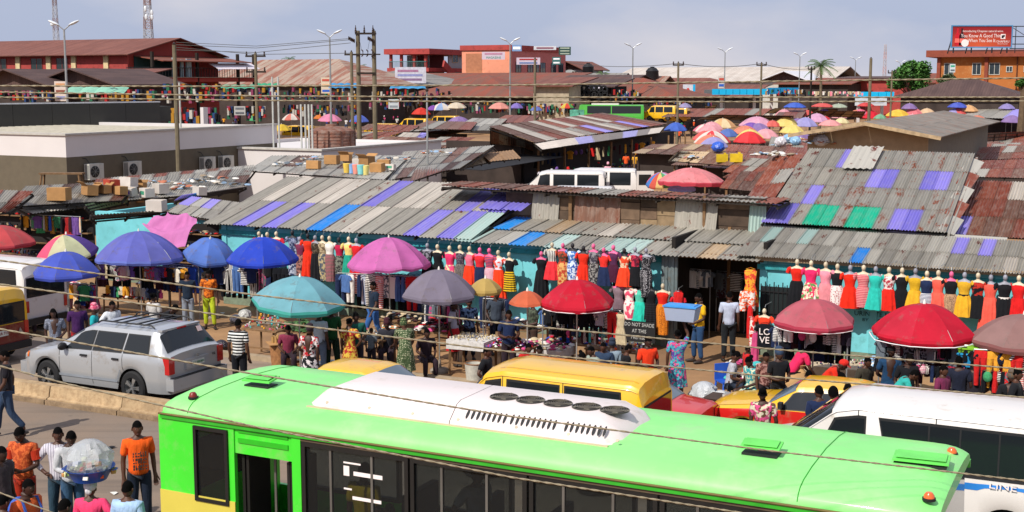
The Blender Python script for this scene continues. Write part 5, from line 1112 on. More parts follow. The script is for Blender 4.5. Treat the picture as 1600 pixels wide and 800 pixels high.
def minibus(label, loc, L, H, wid, paint, wheels, glass, name='minibus', steel=True, cat='minibus', group=None, rotz=None, step=.12, rear=True, nose=.45, screen=.7, r=.32, a1=3.9):
 sh = van_shell(L, H, wid, wheels, r, nose, screen)
 v = vehicle(name, label, cat, loc, FL if rotz is None else rotz, sh, paint, r, .19, steel=steel, step=step, group=group)
 side_glass(v, sh, glass, 3.12, a1)
 part('windscreen', sh.patch(nose + .02, nose + screen - .05, 4.3, 7, both=True, off=.01), GLASS, v)
 if rear:
  wr_ = lerp_t(sh.wr, L) * .86; part('rear_window', MB().box(L + .004, -wr_, H * .56, L + .016, wr_, H * .80), GLASS, v)
  part('window_rubber', MB().box(L + .001, -wr_ - .04, H * .56 - .04, L + .006, wr_ + .04, H * .80 + .03), TRIM, v)
 part('rear_bumper', MB().cbox((L + .03, 0, .42), (.14, wid * .92, .18)), TRIM, v); part('front_bumper', MB().cbox((.0, 0, .42), (.16, wid * .88, .2)), TRIM, v)
 for sd in (-1, 1):
  part('tail_light', MB().cbox((L + .01, sd * wid * .41, .85), (.05, .12, .32)), RLAMP, v)
  part('headlight', MB().cbox((.04, sd * wid * .33, .68), (.1, .26, .16)), HLAMP, v)
  part('mirror', MB().cbox((nose + .25, sd * (wid / 2 + .1), H * .56), (.06, .16, .22)), TRIM, v)
  for x in (nose + screen + .35, nose + screen + 1.5):
   if x < L - .6: part('door_seam', sh.patch(x, x + .014, .25, 4.0, sd, .003, nx=1, na=8), TRIM, v); part('door_handle', MB().cbox((x + .14, sd * wid * .497, H * .46), (.16, .03, .035)), TRIM, v)
  part('roof_gutter', sh.patch(nose + screen * .6, L - .1, 4.02, 4.10, sd, .02), paint, v)
 return v, sh
WP = mat('white_van_paint', 'd2cdc8', .35, var=.03, sc=1, dirt=.14, dirtc='9a8468', coat=.5, orand=0); YP = carpaint('dcaa12', .10); DKRED = carpaint('6e1a14', .25); REDV = carpaint('c01c18', .2); GRNV = carpaint('48a838', .1)
wv, s1_ = minibus('white minibus at the left with a striped lower side under the blue umbrella', W(-31.5, 26.6), 4.6, 2.02, 1.72, WP, (.95, 3.6), [(1.0, 1.72, .2, 0), (2.05, 3.35, 0, 0), (3.5, 4.35, 0, -.05)])
wv.location = W(-32.0, 25.9)
for i, (a, cc) in enumerate(((2.55, 'b03020'), (2.42, 'd8a030'))): part('side_stripe', s1_.patch(.5, 4.5, a, a + .09, -1, .006), mat('stripe_' + cc, cc, .5), wv)
text_part('TOYOTA', wv, (3.3, -.868, .86), (R(90), 0, 0), .15, mat('print_black', '202022'))
yv, s2_ = minibus('yellow and dark red van seen from behind at the left edge', W(-28.9, 23.05), 3.9, 1.86, 1.7, YP, (.8, 3.1), [(.95, 1.6, .25, 0), (1.75, 2.6, 0, 0), (2.75, 3.6, 0, 0)])
yv.location = W(-29.2, 22.5)
part('lower_panel', MB().box(3.9, -.78, .48, 3.925, .78, .98), DKRED, yv)
for sd in (-1, 1): part('lower_side', s2_.patch(.1, 3.88, .3, 2.9, sd, .006, nx=30), DKRED, yv) if False else None
part('number_plate', MB().box(3.93, -.22, .72, 3.945, .1, .86), mat('plate_white', 'c8ccc4'), yv); text_part('XA 715', yv, (3.948, -.06, .79), (R(90), 0, R(90)), .1, mat('plate_red', '8a2018'))
part('warning_triangle', MB().slab([(3.95, .40, .72), (3.95, .56, .72), (3.95, .48, .86)], (1, 0, 0), .01), CHROME, yv)
text_part('34', yv, (3.93, -.62, 1.02), (R(90), 0, R(90)), .1, mat('print_white', 'e8dcd8'))
ym, s3_ = minibus('yellow minibus with a blue sticker on its window in the middle', W(0, 0), 3.95, 2.02, 1.66, YP, (.8, 3.0), [(.75, 1.3, .30, 0), (1.46, 2.42, 0, 0), (2.56, 3.6, 0, -.06)], nose=.35, screen=.65)
ym.location = W(-11.2, 20.25)
part('roof_rib', s3_.patch(1.2, 3.8, 5.6, 5.7, -1, .012), YP, ym); part('roof_rib', s3_.patch(1.2, 3.8, 5.6, 5.7, 1, .012), YP, ym)
st_b = thing('window_sticker', 'blue sticker with white circles on the yellow minibus window', 'sticker', (0, 0, 0)); THINGS.remove(st_b); bpy.data.objects.remove(st_b)
part('sticker', s3_.patch(2.85, 3.3, 3.22, 3.68, -1, .016), mat('sticker_blue', '2848b8', .4), ym)
for k in range(3): part('sticker_mark', s3_.patch(2.90 + k * .13, 2.98 + k * .13, 3.38, 3.5, -1, .02), mat('print_white', 'e8dcd8'), ym)
for k, (xa, aa, sl) in enumerate(((1.68, 3.2, .34), (2.0, 3.2, -.28), (1.76, 3.45, .1))): part('tape_mark', s3_.patch(xa, xa + .06, aa, aa + .5 - .25 * (k == 2), -1, .016, slant0=sl, slant1=sl, nx=1, na=6), mat('print_white', 'e8dcd8'), ym)
for x, n in ((1.38, 1), (3.78, 1)):
 for k, c_ in enumerate((RLAMP, HLAMP, RLAMP)): part('side_light', MB().lathe([(.03, 0), (.03, .02), (.005, .03)], 10), c_, ym, (x, -.81, 1.52 - k * .09), (R(90), 0, 0))
hm, s4_ = minibus('white high roof minibus with a blue lettered stripe at the right', W(0, 0), 5.4, 2.10, 1.85, WP, (1.05, 4.05), [(1.12, 1.95, .40, 0), (2.35, 5.1, -.16, 0)], steel=True, nose=.55, screen=.95, r=.35, step=.07, a1=3.86)
hm.location = W(-5.6, 20.4)
for x in (2.9, 3.35, 3.9, 4.3, 4.75): part('window_divider', s4_.patch(x, x + .025, 3.12, 3.86, -1, .014, nx=1), TRIM, hm)
part('blue_stripe', s4_.patch(2.2, 5.38, 2.45, 2.93, -1, .006), mat('stripe_blue', '2474c0', .4, orand=0), hm); part('blue_stripe', s4_.patch(2.2, 5.38, 2.62, 2.93, 1, .006), mat('stripe_blue', '2474c0', .4, orand=0), hm)
zl_ = s4_.P(4.3, 2.69).z + .035
text_part('LINE', hm, (local(hm, at_t(1568, 740, 19.46)).x, -.955, zl_), (R(90), 0, 0), .15, mat('print_white', 'e8dcd8'), sx=1.3)
part('steering_wheel', MB().tube([(.17 * math.cos(a), 0, .17 * math.sin(a)) for a in [k * .524 for k in range(13)]], .015, 5), TRIM, hm, (1.35, -.45, 1.3), (R(20), 0, R(60)))
def saloon(label, loc, c_top, c_low, L=4.1, wid=1.62, H=1.33, rotz=None):
 w = wid / 2
 sh = Shell(L, [(0, .62), (.2, .74), (1.1, .84), (3.5, .88), (L, .80)], [(0, .68), (.2, .78), (1.05, .90), (1.2, .93), (1.75, H - .03), (2.1, H), (2.75, H), (2.95, H - .04), (3.45, .95), (L - .1, .90), (L, .84)],
    [(0, w * .8), (.2, w * .94), (.8, w), (3.4, w), (L - .2, w * .95), (L, w * .86)], [(0, w * .76), (.3, w * .84), (1.1, w * .86), (1.3, w * .85), (1.85, w * .74), (2.8, w * .74), (3.4, w * .84), (L, w * .8)], .24, (.78, 3.2), .29, .03)
 v = vehicle('taxi_car', label, 'taxi', loc, FL if rotz is None else rotz, sh, c_top, .29, .17, steel=True)
 for sd in (-1, 1):
  part('lower_side', sh.patch(.1, L - .06, .9, 3.02, sd, .006, nx=44), c_low, v)
  part('headlight', MB().cbox((.03, sd * w * .68, .66), (.1, .26, .14)), HLAMP, v); part('tail_light', MB().cbox((L - .01, sd * w * .7, .72), (.06, .28, .16)), RLAMP, v); part('mirror', MB().cbox((1.5, sd * (w + .07), .98), (.08, .14, .1)), TRIM, v)
 side_glass(v, sh, [(1.42, 2.16, .28, 0), (2.24, 3.0, 0, -.10)], 3.12, 3.9)
 part('windscreen', sh.patch(1.22, 1.72, 4.3, 7, both=True, off=.009), glassmat('screen_glass', (.10, .14, .18)), v); part('rear_window', sh.patch(2.99, 3.42, 4.3, 7, both=True, off=.009), glassmat('screen_glass', (.10, .14, .18)), v)
 part('rear_bumper', MB().cbox((L + .02, 0, .42), (.14, wid * .9, .15)), TRIM, v); part('front_bumper', MB().cbox((-.02, 0, .42), (.14, wid * .88, .15)), TRIM, v)
 part('number_plate', MB().box(L + .09, -.2, .5, L + .1, .2, .6), mat('plate_white', 'c8ccc4'), v)
 return v, sh
tx, _ = saloon('yellow saloon car mostly hidden behind the green bus roof', W(-16.25, 22.1), YP, YP); tx.location = W(-16.45, 21.45)
rd, _ = saloon('red hatchback just behind the yellow minibus', W(-7.2, 24.1), REDV, REDV); rd.location = W(st(at_t(1086, 640, 22.0))[0] - 4.1, 22.75)
rt, rsh = saloon('red and yellow taxi with its side to the flowered dress woman', W(-6.4, 23.2), YP, REDV); rt.location = W(-7.4, 24.15)
part('bonnet', rsh.patch(.06, .98, 4.9, 7, both=True, off=.008), YP, rt)
part('bumper_trim', MB().cbox((-.04, 0, .5), (.1, 1.5, .05)), CHROME, rt)
def far_van(px0, px1, ytop, label, paint, H=1.95, L=4.5, d=None, name='minibus', group='far yellow buses'):
 d = d or (px1 - px0) and L * .92 * FPX / (px1 - px0); p = at_d((px0 + px1) / 2, ytop, d)
 v, sh = minibus(label, (p.x - L * .45, p.y + L * .22, p.z - H), L, H, 1.7, paint, (.9, L - 1.0), [(.9, 1.6, .2, 0), (1.8, L * .62, 0, 0), (L * .66, L - .4, 0, 0)], cat='minibus', group=group, step=.5, name=name)
 return v
for a_ in ((626, 668, 185, 'yellow minibus parked left of the thin pale pole', YP), (671, 716, 181, 'yellow minibus parked right of the thin pale pole', YP), (574, 616, 193, 'yellow bus roof beside the right twin pole', YP), (1018, 1048, 165, 'yellow bus beside the far green bus', YP), (1036, 1066, 169, 'low yellow bus roof right of the far green bus', YP), (452, 480, 196, 'yellow taxi roof among the white posts', YP)):
 v = far_van(*a_, d=min(170, 4.1 * FPX / (a_[1] - a_[0]))); v.location.z = max(v.location.z, 0) if v.location.z > 0 else v.location.z
fb_, _ = minibus('distant green city bus with a printed rear panel', W(0, 0), 10.5, 3.0, 2.4, GRNV, (2.2, 8.0), [(1.8, 5.4, 0, 0), (5.6, 10.0, 0, 0)], name='bus', cat='bus', step=.6, nose=.3, screen=.3, r=.45)
p = at_d(952, 164, 168); fb_.location = p + Vector((-3.6, 2.2, -3.0)) ; fb_.location.x = at_d(902, 164, 168).x; fb_.rotation_euler = (0, 0, R(-8)); fb_.scale = (.85,) * 3; fb_.location.z = p.z - 2.55
part('printed_panel', MB().box(-.02, -1.05, .4, -.008, 1.05, 2.2).cbox((.2, -1.215, 1.6), (2.2, .02, 1.3)), mat('bus_print', '5aa890', .5, var=.5, sc=2), fb_)
part('roof_unit', MB().cbox((4.5, 0, 3.1), (4.2, 1.6, .26)), WP, fb_)
def mid_van(px0, px1, ytop, label, rotz, L=4.8, d=66):
 p = at_z(px0, ytop, 2.0); p = at_d(px0, ytop + 4, d)
 v, sh = minibus(label, (p.x, p.y, p.z - 2.1), L, 2.0, 1.75, WP, (.95, L - 1.15), [(1.0, 1.7, .2, 0), (1.95, 3.1, 0, 0), (3.3, L - .35, 0, 0)], rotz=rotz, step=.12); return v
mv = mid_van(828, 975, 268, 'front white minibus parked behind the patched wall', R(-9)); mv.location = at_z(815, 280, 1.5); mv.location.z = 0
m2_ = mid_van(890, 1012, 258, 'second white minibus with its rear door standing open', R(-9)); m2_.location = at_z(868, 262, 2.1); m2_.location.z = 0; m2_.location.y += 1.0
dr = MB().box(0, -.02, .5, 1.0, .03, 1.95); part('open_door', dr, WP, m2_, (4.82, -.86, 0), (0, 0, R(12))); part('door_glass', MB().box(.12, -.035, 1.15, .82, .04, 1.75), GLASS, m2_, (4.82, -.86, 0), (0, 0, R(12)))
wr3 = thing('van_roof', 'white van roof just showing over the rusty roof edge', 'minibus', at_z(836, 288, 1.9)); THINGS.remove(wr3); bpy.data.objects.remove(wr3)
m3, _ = minibus('nearest white van with only its roof above the rusty edge', at_z(836, 288, 1.9), 4.2, 1.9, 1.6, WP, (.9, 3.2), [(1.0, 1.7, .2, 0), (1.9, 3.8, 0, 0)], rotz=R(-9), step=.12)
m3.location = at_z(826, 291, 1.9); m3.location.z = 0
# the green bus
GB = mat('bus_green', '3cd22e', .4, var=.08, sc=1.2, dirt=.25, dirtc='7cb860', coat=.45, orand=0); GBR = mat('bus_roof_green', '84da78', .5, var=.12, sc=.9, dirt=.4, dirtc='9ac088', coat=.12, orand=0); CRMB = mat('bus_cream', 'c8b84c', .45, var=.05, orand=0, coat=.3)
BT0 = 12.3; BS0 = st(at_t(250, 720, 12.3))[0]
bl = lambda px, py, z=None: (at_t(px, py, BT0) if z is None else at_z(px, py, z))
bx = lambda px, py: st(at_t(px, py, BT0))[0] - BS0
LB = st(at_t(1512, 760, BT0 + 1.2))[0] - BS0 - .12; WBs = 2.5; ZG, ZT = 2.8, 3.08
bus = thing('city_bus', 'long bright green city bus with white roof unit in the foreground', 'bus', W(BS0, BT0), ANG)
def bus_section(x, k=1.0):
 e = min(x, LB - x); s_ = 1 - max(0, (.38 - e) / .38) ** 3 * .07; dz = -max(0, (.38 - e) / .38) ** 3 * .1
 pts = []
 for y, z in ((0, ZG), (.0, ZG + .05), (.035, ZG + .11), (.11, ZG + .165), (.25, ZG + .205), (.6, ZG + .245), (1.25, ZG + .27), (1.9, ZG + .245), (2.25, ZG + .205), (2.39, ZG + .165), (2.465, ZG + .11), (2.5, ZG + .05), (2.5, ZG)):
  pts.append((x, 1.25 + (y - 1.25) * s_, z + dz * (z - ZG) / .28))
 return pts
xs = [0, .03, .08, .15, .25, .38] + [.6 + i * (LB - 1.2) / 12 for i in range(13)] + [LB - .38, LB - .25, LB - .15, LB - .08, LB - .03, LB]
mb = MB(); rg = [bus_section(x) for x in xs]; mb.rings(rg, closed=False); n = 13; mb.add(rg[0], [tuple(range(n))]); mb.add(rg[-1], [tuple(range(n - 1, -1, -1))])
part('roof', mb.mesh('roof', 50), GBR, bus)
part('roof_rail', MB().box(.05, -.025, ZG - .05, LB - .05, -.002, ZG + .002), mat('gutter_green', '2e9a24', .5), bus); part('gutter', MB().tube([(.03, -.03, ZG + .01), (LB - .03, -.03, ZG + .01)], .014, 6), mat('gutter_dust', '6a5c30', .8), bus)
for x in (.48, LB - 1.35): part('roof_seam', MB().tube([(x, y, z + .002) for _, y, z in bus_section(x)[1:-1]], .006, 5), mat('seam_green', '2f8a2c', .6), bus)
z_of = lambda px, py: at_t(px, py, BT0).z
w0a, w0b = bx(303, 668), bx(356, 676); dA, dB = bx(366, 715), bx(456, 722); wS = bx(469, 692)
zwt = ZG - .09; zwb0 = z_of(330, 785); zdt = z_of(410, 715)
def side_panels(y0, y1):
 p = MB(); p.box(.0, y0, .35, w0a, y1, ZG).box(w0a, y0, zwt, w0b, y1, ZG).box(w0a, y0, .35, w0b, y1, zwb0).box(w0b, y0, .35, dA, y1, ZG); return p
part('side_panel', side_panels(0, .06), GB, bus)
part('door_header', MB().box(dA, .02, zdt, dB, .06, ZG), GB, bus)
for k in (0, 1): part('pressed_groove', MB().box(dA + .06, .005, zdt + .14 + k * .13, dB - .06, .018, zdt + .2 + k * .13), mat('groove_green', '2cae20', .4), bus)
part('door_post', MB().box(dB, -.0, .35, wS, .06, ZG), GB, bus)
part('cream_skirt', MB().box(-.004, -.012, .35, dA, -.001, z_of(300, 772)), CRMB, bus)
part('top_rail', MB().box(wS, .0, zwt, LB - .1, .06, ZG), mat('dusty_brown_rail', '5c4a38', .7), bus)
part('lower_side', MB().box(wS, 0, .35, LB, .06, 1.15), GB, bus)
FR = mat('window_frame_black', '1a1816', .5, orand=0)
TG = glassmat('bus_glass', (.02, .022, .024), .68, .05)
def frame_win(x0, x1, z0, z1, y=0, fw=.05, name='window', sub=()):
 f = part(name, MB().box(x0, y - .03, z0, x1, y + .05, z0 + fw).box(x0, y - .03, z1 - fw, x1, y + .05, z1).box(x0, y - .03, z0 + fw, x0 + fw, y + .05, z1 - fw).box(x1 - fw, y - .03, z0 + fw, x1, y + .05, z1 - fw), FR, bus)
 part('pane', MB().box(x0 + fw, y + .0, z0 + fw, x1 - fw, y + .008, z1 - fw), TG, f)
 for s_ in sub: part('slider', MB().box(s_ - .015, y - .015, z0 + fw, s_ + .015, y + .03, z1 - fw), mat('alu_dull', '6a6660', .5, .4), f)
 return f
frame_win(w0a, w0b, zwb0, zwt, fw=.045)
wx = [wS + .02]; 
while wx[-1] < LB - 1.5: wx.append(wx[-1] + 1.52)
wx.append(LB - .15)
for i in range(len(wx) - 1): frame_win(wx[i] + .015, wx[i+1] - .015, 1.17, zwt, sub=(wx[i] + .42, wx[i] + 1.0) if wx[i+1] - wx[i] > 1.2 else ())
for i in range(5): frame_win(.5 + i * 1.75, 2.1 + i * 1.75, 1.17, zwt, y=2.47)
part('far_side', MB().box(0, 2.44, .35, LB, 2.5, 1.165).box(0, 2.44, zwt + .002, LB, 2.5, ZG - .002), GB, bus)
part('rear_wall', MB().box(0.0, .06, .35, .06, 2.44, 1.6).box(0, .06, 2.3, .06, 2.44, ZG).box(0, .06, 1.6, .06, .4, 2.3).box(0, 2.1, 1.6, .06, 2.44, 2.3), GB, bus); part('rear_window', MB().box(.02, .4, 1.6, .04, 2.1, 2.3), GLASS, bus)
part('front_wall', MB().box(LB - .06, .06, .35, LB, 2.44, 1.1), GB, bus)
part('windscreen', MB().slab([(LB, .1, 1.1), (LB, 2.4, 1.1), (LB - .05, 2.4, ZG - .05), (LB - .05, .1, ZG - .05)], (1, 0, 0), .02), glassmat('windscreen_glass', (.05, .06, .07)), bus)
part('windscreen_surround', MB().box(LB - .02, .0, .9, LB + .01, .09, ZG - .0), FR, bus)
part('floor', MB().box(.06, .06, .55, LB - .06, 2.44, .62), TRIM, bus); part('bumper', MB().box(LB, .1, .35, LB + .12, 2.4, .7), GB, bus)
for x in (2.0, LB - 2.3):
 add_wheel(bus, x, .1, .48, .26, steel=True); add_wheel(bus, x, 2.4, .48, .26, True, steel=True)
for k in range(2): part('door_leaf', MB().box(dA + .04 + k * .05, .1 + k * .02, .45, dA + .08 + k * .05, .55, zdt - .05).box(dB - .1 - k * .05, .1, .45, dB - .06 - k * .05, .6, zdt - .05), FR, bus)
part('grab_rail', MB().tube([(dA + .4, .3, .7), (dA + .4, .3, 2.4)], .018, 6), mat('alu_dull', '6a6660', .5, .4), bus)
seat_m = mat('seat_blue_grey', '38404c', .8); 
for i in range(7):
 for y in (.2, 1.5):
  x = wS + .5 + i * 1.0
  if x < LB - 1: part('seat', cached('busseat', lambda: MB().box(0, 0, .62, .45, .8, 1.05).box(0, 0, 1.05, .1, .8, 1.65)), seat_m, bus, (x, y, 0))
for k, (xx, zz, w_, h_) in enumerate(((0, 0, .3, .02), (.14, -.12, .5, .05), (.0, -.10, .1, .12), (.0, -.32, .14, .02), (.12, -.42, .5, .04))):
 x = bx(537, 722) + xx; z = z_of(537, 722) + zz; part('peeling_notice', MB().box(x, -.006, z - h_ / 2, x + w_ * .8, -.002, z + h_ / 2), mat('print_white', 'e8dcd8'), bus)
def on_roof(px, py, z): s_, t_ = st(at_z(px, py, z)); return s_ - BS0, t_ - BT0
rz = ZG + .26
ax0 = on_roof(478, 642, rz)[0] - .25; ax1 = on_roof(985, 700, rz)[0] - .33; axm = on_roof(700, 675, rz)[0] - .2
ay0, ay1 = .42, 1.66; zt_ = rz + .20
def ac_shell(x0, x1, ch0, ch1, z=zt_):
 mb = MB(); a, c_ = .30, .26
 pr = [(ay0, ZG + .2), (ay0 + .02, ZG + .27), (ay0 + .20, z - .03), (ay0 + .30, z), (ay1 - .12, z), (ay1 - .05, z - .03), (ay1 - .02, ZG + .27), (ay1, ZG + .2)]
 def ring(x, f): return [(x, 1.26 + (y - 1.26) * (1 - .10 * f), ZG + .2 + (zz - ZG - .2) * (1 - f)) for y, zz in pr]
 L_x = [(x0, .9 if ch0 else 0), (x0 + (.14 if ch0 else 0.002), .3 if ch0 else 0), (x0 + (.34 if ch0 else .004), 0), (x1 - (.34 if ch1 else .004), 0), (x1 - (.12 if ch1 else .002), .35 if ch1 else 0), (x1, .95 if ch1 else 0)]
 rg = [ring(*q) for q in L_x]; mb.rings(rg, closed=False); mb.add(rg[0], [tuple(range(8))]); mb.add(rg[-1], [tuple(range(7, -1, -1))]); return mb.mesh('cover', 30)
WAC = mat('ac_white', 'd8ccc8', .4, var=.03, sc=1, dirt=.08, dirtc='b0a088', orand=0)
part('roof_unit_cover', ac_shell(ax0, axm - .006, True, False), WAC, bus); fu = part('fan_unit_cover', ac_shell(axm + .006, ax1 + .15, False, True), WAC, bus)
part('unit_skirt', MB().box(ax0 + .05, ay0 - .03, ZG + .18, ax1 + .05, ay0 + .01, ZG + .235), mat('cream_skirt', 'c0b090', .6), bus)
for px_, py_ in ((780, 633), (823, 638), (866, 644), (911, 650), (956, 656)):
 x, y = on_roof(px_, py_, zt_)
 f = part('fan', MB().lathe([(.172, 0), (.17, .012), (.156, .013), (.156, .003), (.001, .003)], 24, caps=False), mat('fan_dark', '37332d', .7), fu, (x - .12, 1.06, zt_ + .002))
 gr_ = MB()
 for k in range(1, 6): gr_.tube([(.027 * k * math.cos(a), .027 * k * math.sin(a), .02) for a in [q * math.pi / 8 for q in range(17)]], .004, 3, caps=False)
 part('fan_grille', gr_, mat('grille_brown', '5c564c', .5), f)
 bl_ = MB()
 for k in range(5): a = k * 1.257; bl_.add([(.04 * math.cos(a), .04 * math.sin(a), .012), (.18 * math.cos(a - .2), .18 * math.sin(a - .2), .008), (.18 * math.cos(a + .3), .18 * math.sin(a + .3), .016)], [(0, 1, 2)])
 part('fan_blade', bl_, mat('blade_grey', '77705f', .5), f)
yv0 = ay0 + .02
for px_ in [725 + k * 8.6 for k in range(8)] + [797 + k * 8.6 for k in range(9)] + [885 + k * 8.9 for k in range(8)]:
 f = (px_ - 725) / 225; py_ = 657 + f * 28; x = on_roof(px_, py_, rz + .13)[0] - .16
 M_ = Matrix.Translation((x, ay0 + .112, ZG + .356))
 part('vent_slot', cached('slot', lambda: MB().lathe([(.001, 0), (.017, 0), (.017, .006), (.001, .006)], 10, sy=4.2)), TRIM, fu, M_.to_translation(), (R(41), 0, 0))
for px_, py_ in ((497, 638), (561, 648), (630, 657), (699, 668), (790, 681), (873, 692), (950, 703)):
 x = on_roof(px_, py_, rz)[0]; part('screw_cap', cached('cap', lambda: MB().lathe([(.02, 0), (.018, .008), (.001, .009)], 10)), mat('cap_cream', 'b8a890', .5), bus, (x, ay0 + .045, rz + .03), (R(50), 0, 0))
def hatch(px, py, lift, label_='roof_hatch', w=.62, dd=.62):
 x, y = on_roof(px, py, rz); h = part(label_, MB().box(-w/2, -dd/2, 0, w/2, dd/2, .022).box(-w/2 + .03, -dd/2 + .03, .035, w/2 - .03, dd/2 - .03, .04), mat('hatch_green', '66cc58', .45, orand=0), bus, (x, min(max(y, .6), 1.9), rz + .03 + lift * .5), (R(lift * 60), 0, R(4)))
 part('hatch_well', MB().box(x - w/2 + .02, min(max(y, .6), 1.9) - dd/2 + .02, rz - .02, x + w/2 - .02, min(max(y, .6), 1.9) + dd/2 - .02, rz + .015), TRIM, bus)
hatch(408, 602, .10, w=.42, dd=.26); hatch(1190, 708, .10, w=.42, dd=.26); hatch(1440, 722, .01, w=.56, dd=.34)
def marker(px, py, m):
 x, y = on_roof(px, py, rz - .08); l_ = part('marker_light', MB().lathe([(.055, 0), (.05, .035), (.03, .06), (.005, .065)], 12), m, bus, (min(max(x, .14), LB - .12), min(max(y, .2), 2.3), rz - .05)); part('lamp_base', MB().lathe([(.065, -.02), (.065, .006), (.05, .007)], 12), TRIM, l_)
marker(283, 630, mat('dull_red_lens', '7a2018', .4)); marker(1474, 792, ALAMP); marker(1487, 712, ALAMP)
# people
def skin_mesh(name, verts, edges, radii, sub=1, root=0):
 me = bpy.data.meshes.new(name); me.from_pydata(verts, edges, []); o = bpy.data.objects.new(name, me); col.objects.link(o)
 m = o.modifiers.new('skin', 'SKIN'); m.use_smooth_shade = True
 for i, v in enumerate(me.skin_vertices[0].data):
  r = radii[i]; v.radius = r if isinstance(r, tuple) else (r, r); v.use_root = (i == root)
 if sub: sb = o.modifiers.new('sub', 'SUBSURF'); sb.levels = sub; sb.render_levels = sub
 out = bpy.data.meshes.new_from_object(o.evaluated_get(bpy.context.evaluated_depsgraph_get())); bpy.data.objects.remove(o)
 out.name = name; out.polygons.foreach_set('use_smooth', [True] * len(out.polygons)); out.materials.clear(); out.materials.append(None); return out
def joint_set(pose):
 """joints of a 1.75 m figure facing -y; r/l are its own right (-x) and left (+x)"""
 J = dict(pel=(0, 0, .95), wst=(0, .0, 1.10), cst=(0, .01, 1.28), top=(0, .02, 1.42), nck=(0, .02, 1.50), hd=(0, -.0, 1.62))
 for s_, k in ((-1, 'r'), (1, 'l')):
  J['sh' + k] = (s_ * .175, .02, 1.42); J['el' + k] = (s_ * .22, .04, 1.13); J['wr' + k] = (s_ * .23, -.02, .88); J['hn' + k] = (s_ * .235, -.04, .80)
  J['hp' + k] = (s_ * .09, 0, .90); J['kn' + k] = (s_ * .10, -.01, .50); J['an' + k] = (s_ * .11, .03, .09); J['to' + k] = (s_ * .13, -.14, .035)
 def up_(**k): J.update(k)
 if pose in ('phone', 'hold'):
  up_(elr=(-.24, .0, 1.14), wrr=(-.10, -.20, 1.10), hnr=(-.03, -.26, 1.13), ell=(.24, .0, 1.14), wrl=(.12, -.20, 1.08), hnl=(.05, -.27, 1.12))
  if pose == 'phone': up_(hd=(0, -.05, 1.61))
 elif pose == 'walk': up_(knr=(-.10, -.16, .53), anr=(-.10, -.20, .10), tor=(-.11, -.37, .05), knl=(.10, .06, .50), anl=(.10, .30, .16), tol=(.11, .18, .04), elr=(-.23, .12, 1.15), wrr=(-.23, .10, .90), hnr=(-.23, .08, .82), ell=(.23, -.02, 1.14), wrl=(.22, -.16, .93), hnl=(.22, -.20, .86))
 elif pose == 'raise': up_(elr=(-.24, -.06, 1.62), wrr=(-.14, -.10, 1.86), hnr=(-.10, -.10, 1.95))
 elif pose == 'carry2': up_(elr=(-.30, -.02, 1.58), wrr=(-.26, -.04, 1.82), hnr=(-.24, -.04, 1.9), ell=(.30, .0, 1.2), wrl=(.26, -.12, 1.0), hnl=(.24, -.16, .95))
 elif pose == 'lean': up_(pel=(0, 0, .95), wst=(0, -.06, 1.09), cst=(0, -.17, 1.23), top=(0, -.27, 1.32), nck=(0, -.33, 1.37), hd=(0, -.42, 1.44), shr=(-.175, -.26, 1.32), shl=(.175, -.26, 1.32), elr=(-.22, -.34, 1.06), wrr=(-.16, -.48, .90), hnr=(-.13, -.54, .84), ell=(.22, -.34, 1.06), wrl=(.16, -.48, .90), hnl=(.13, -.54, .84))
 elif pose in ('sit', 'sithold'):
  dz = -.47
  for k in ('pel', 'wst', 'cst', 'top', 'nck', 'hd', 'shr', 'shl', 'elr', 'ell', 'wrr', 'wrl', 'hnr', 'hnl'): x, y, z = J[k]; J[k] = (x, y, z + dz)
  up_(hpr=(-.09, -.02, .47), hpl=(.09, -.02, .47), knr=(-.13, -.42, .48), knl=(.13, -.42, .48), anr=(-.13, -.40, .09), anl=(.13, -.42, .09), tor=(-.14, -.56, .035), tol=(.14, -.58, .035),
   wrr=(-.16, -.26, .62), hnr=(-.12, -.33, .60), wrl=(.16, -.26, .62), hnl=(.12, -.33, .60), elr=(-.24, -.02, .68), ell=(.24, -.02, .68), wst=(0, -.02, .63), cst=(0, -.04, .81), top=(0, -.06, .95), shr=(-.175, -.06, .95), shl=(.175, -.06, .95), nck=(0, -.07, 1.03), hd=(0, -.12, 1.14))
 elif pose == 'relax': up_(elr=(-.25, .05, 1.14), wrr=(-.22, -.12, .93), hnr=(-.20, -.19, .88), ell=(.21, .06, 1.13), wrl=(.25, .04, .88), hnl=(.26, .03, .80), knl=(.13, -.07, .50), anl=(.15, -.02, .09), tol=(.20, -.17, .035), hd=(.015, -.02, 1.62))
 elif pose == 'relax2': up_(elr=(-.22, .08, 1.13), wrr=(-.20, .02, .88), hnr=(-.19, -.01, .80), ell=(.26, .02, 1.14), wrl=(.13, -.18, 1.02), hnl=(.06, -.23, 1.02), knr=(-.12, -.08, .50), anr=(-.14, -.05, .09), tor=(-.18, -.21, .035), pel=(.02, 0, .95), wst=(.01, 0, 1.10), hd=(-.02, -.01, 1.62))
 elif pose == 'hip': up_(elr=(-.36, .08, 1.18), wrr=(-.21, -.02, 1.02), hnr=(-.16, -.05, 1.0), ell=(.22, .04, 1.13), wrl=(.24, -.03, .88), hnl=(.245, -.06, .80), knr=(-.12, .04, .50), anr=(-.13, .10, .09), tor=(-.17, -.06, .035))
 elif pose == 'point': up_(elr=(-.30, -.14, 1.24), wrr=(-.26, -.38, 1.22), hnr=(-.24, -.46, 1.22))
 return {k: Vector(v) for k, v in J.items()}
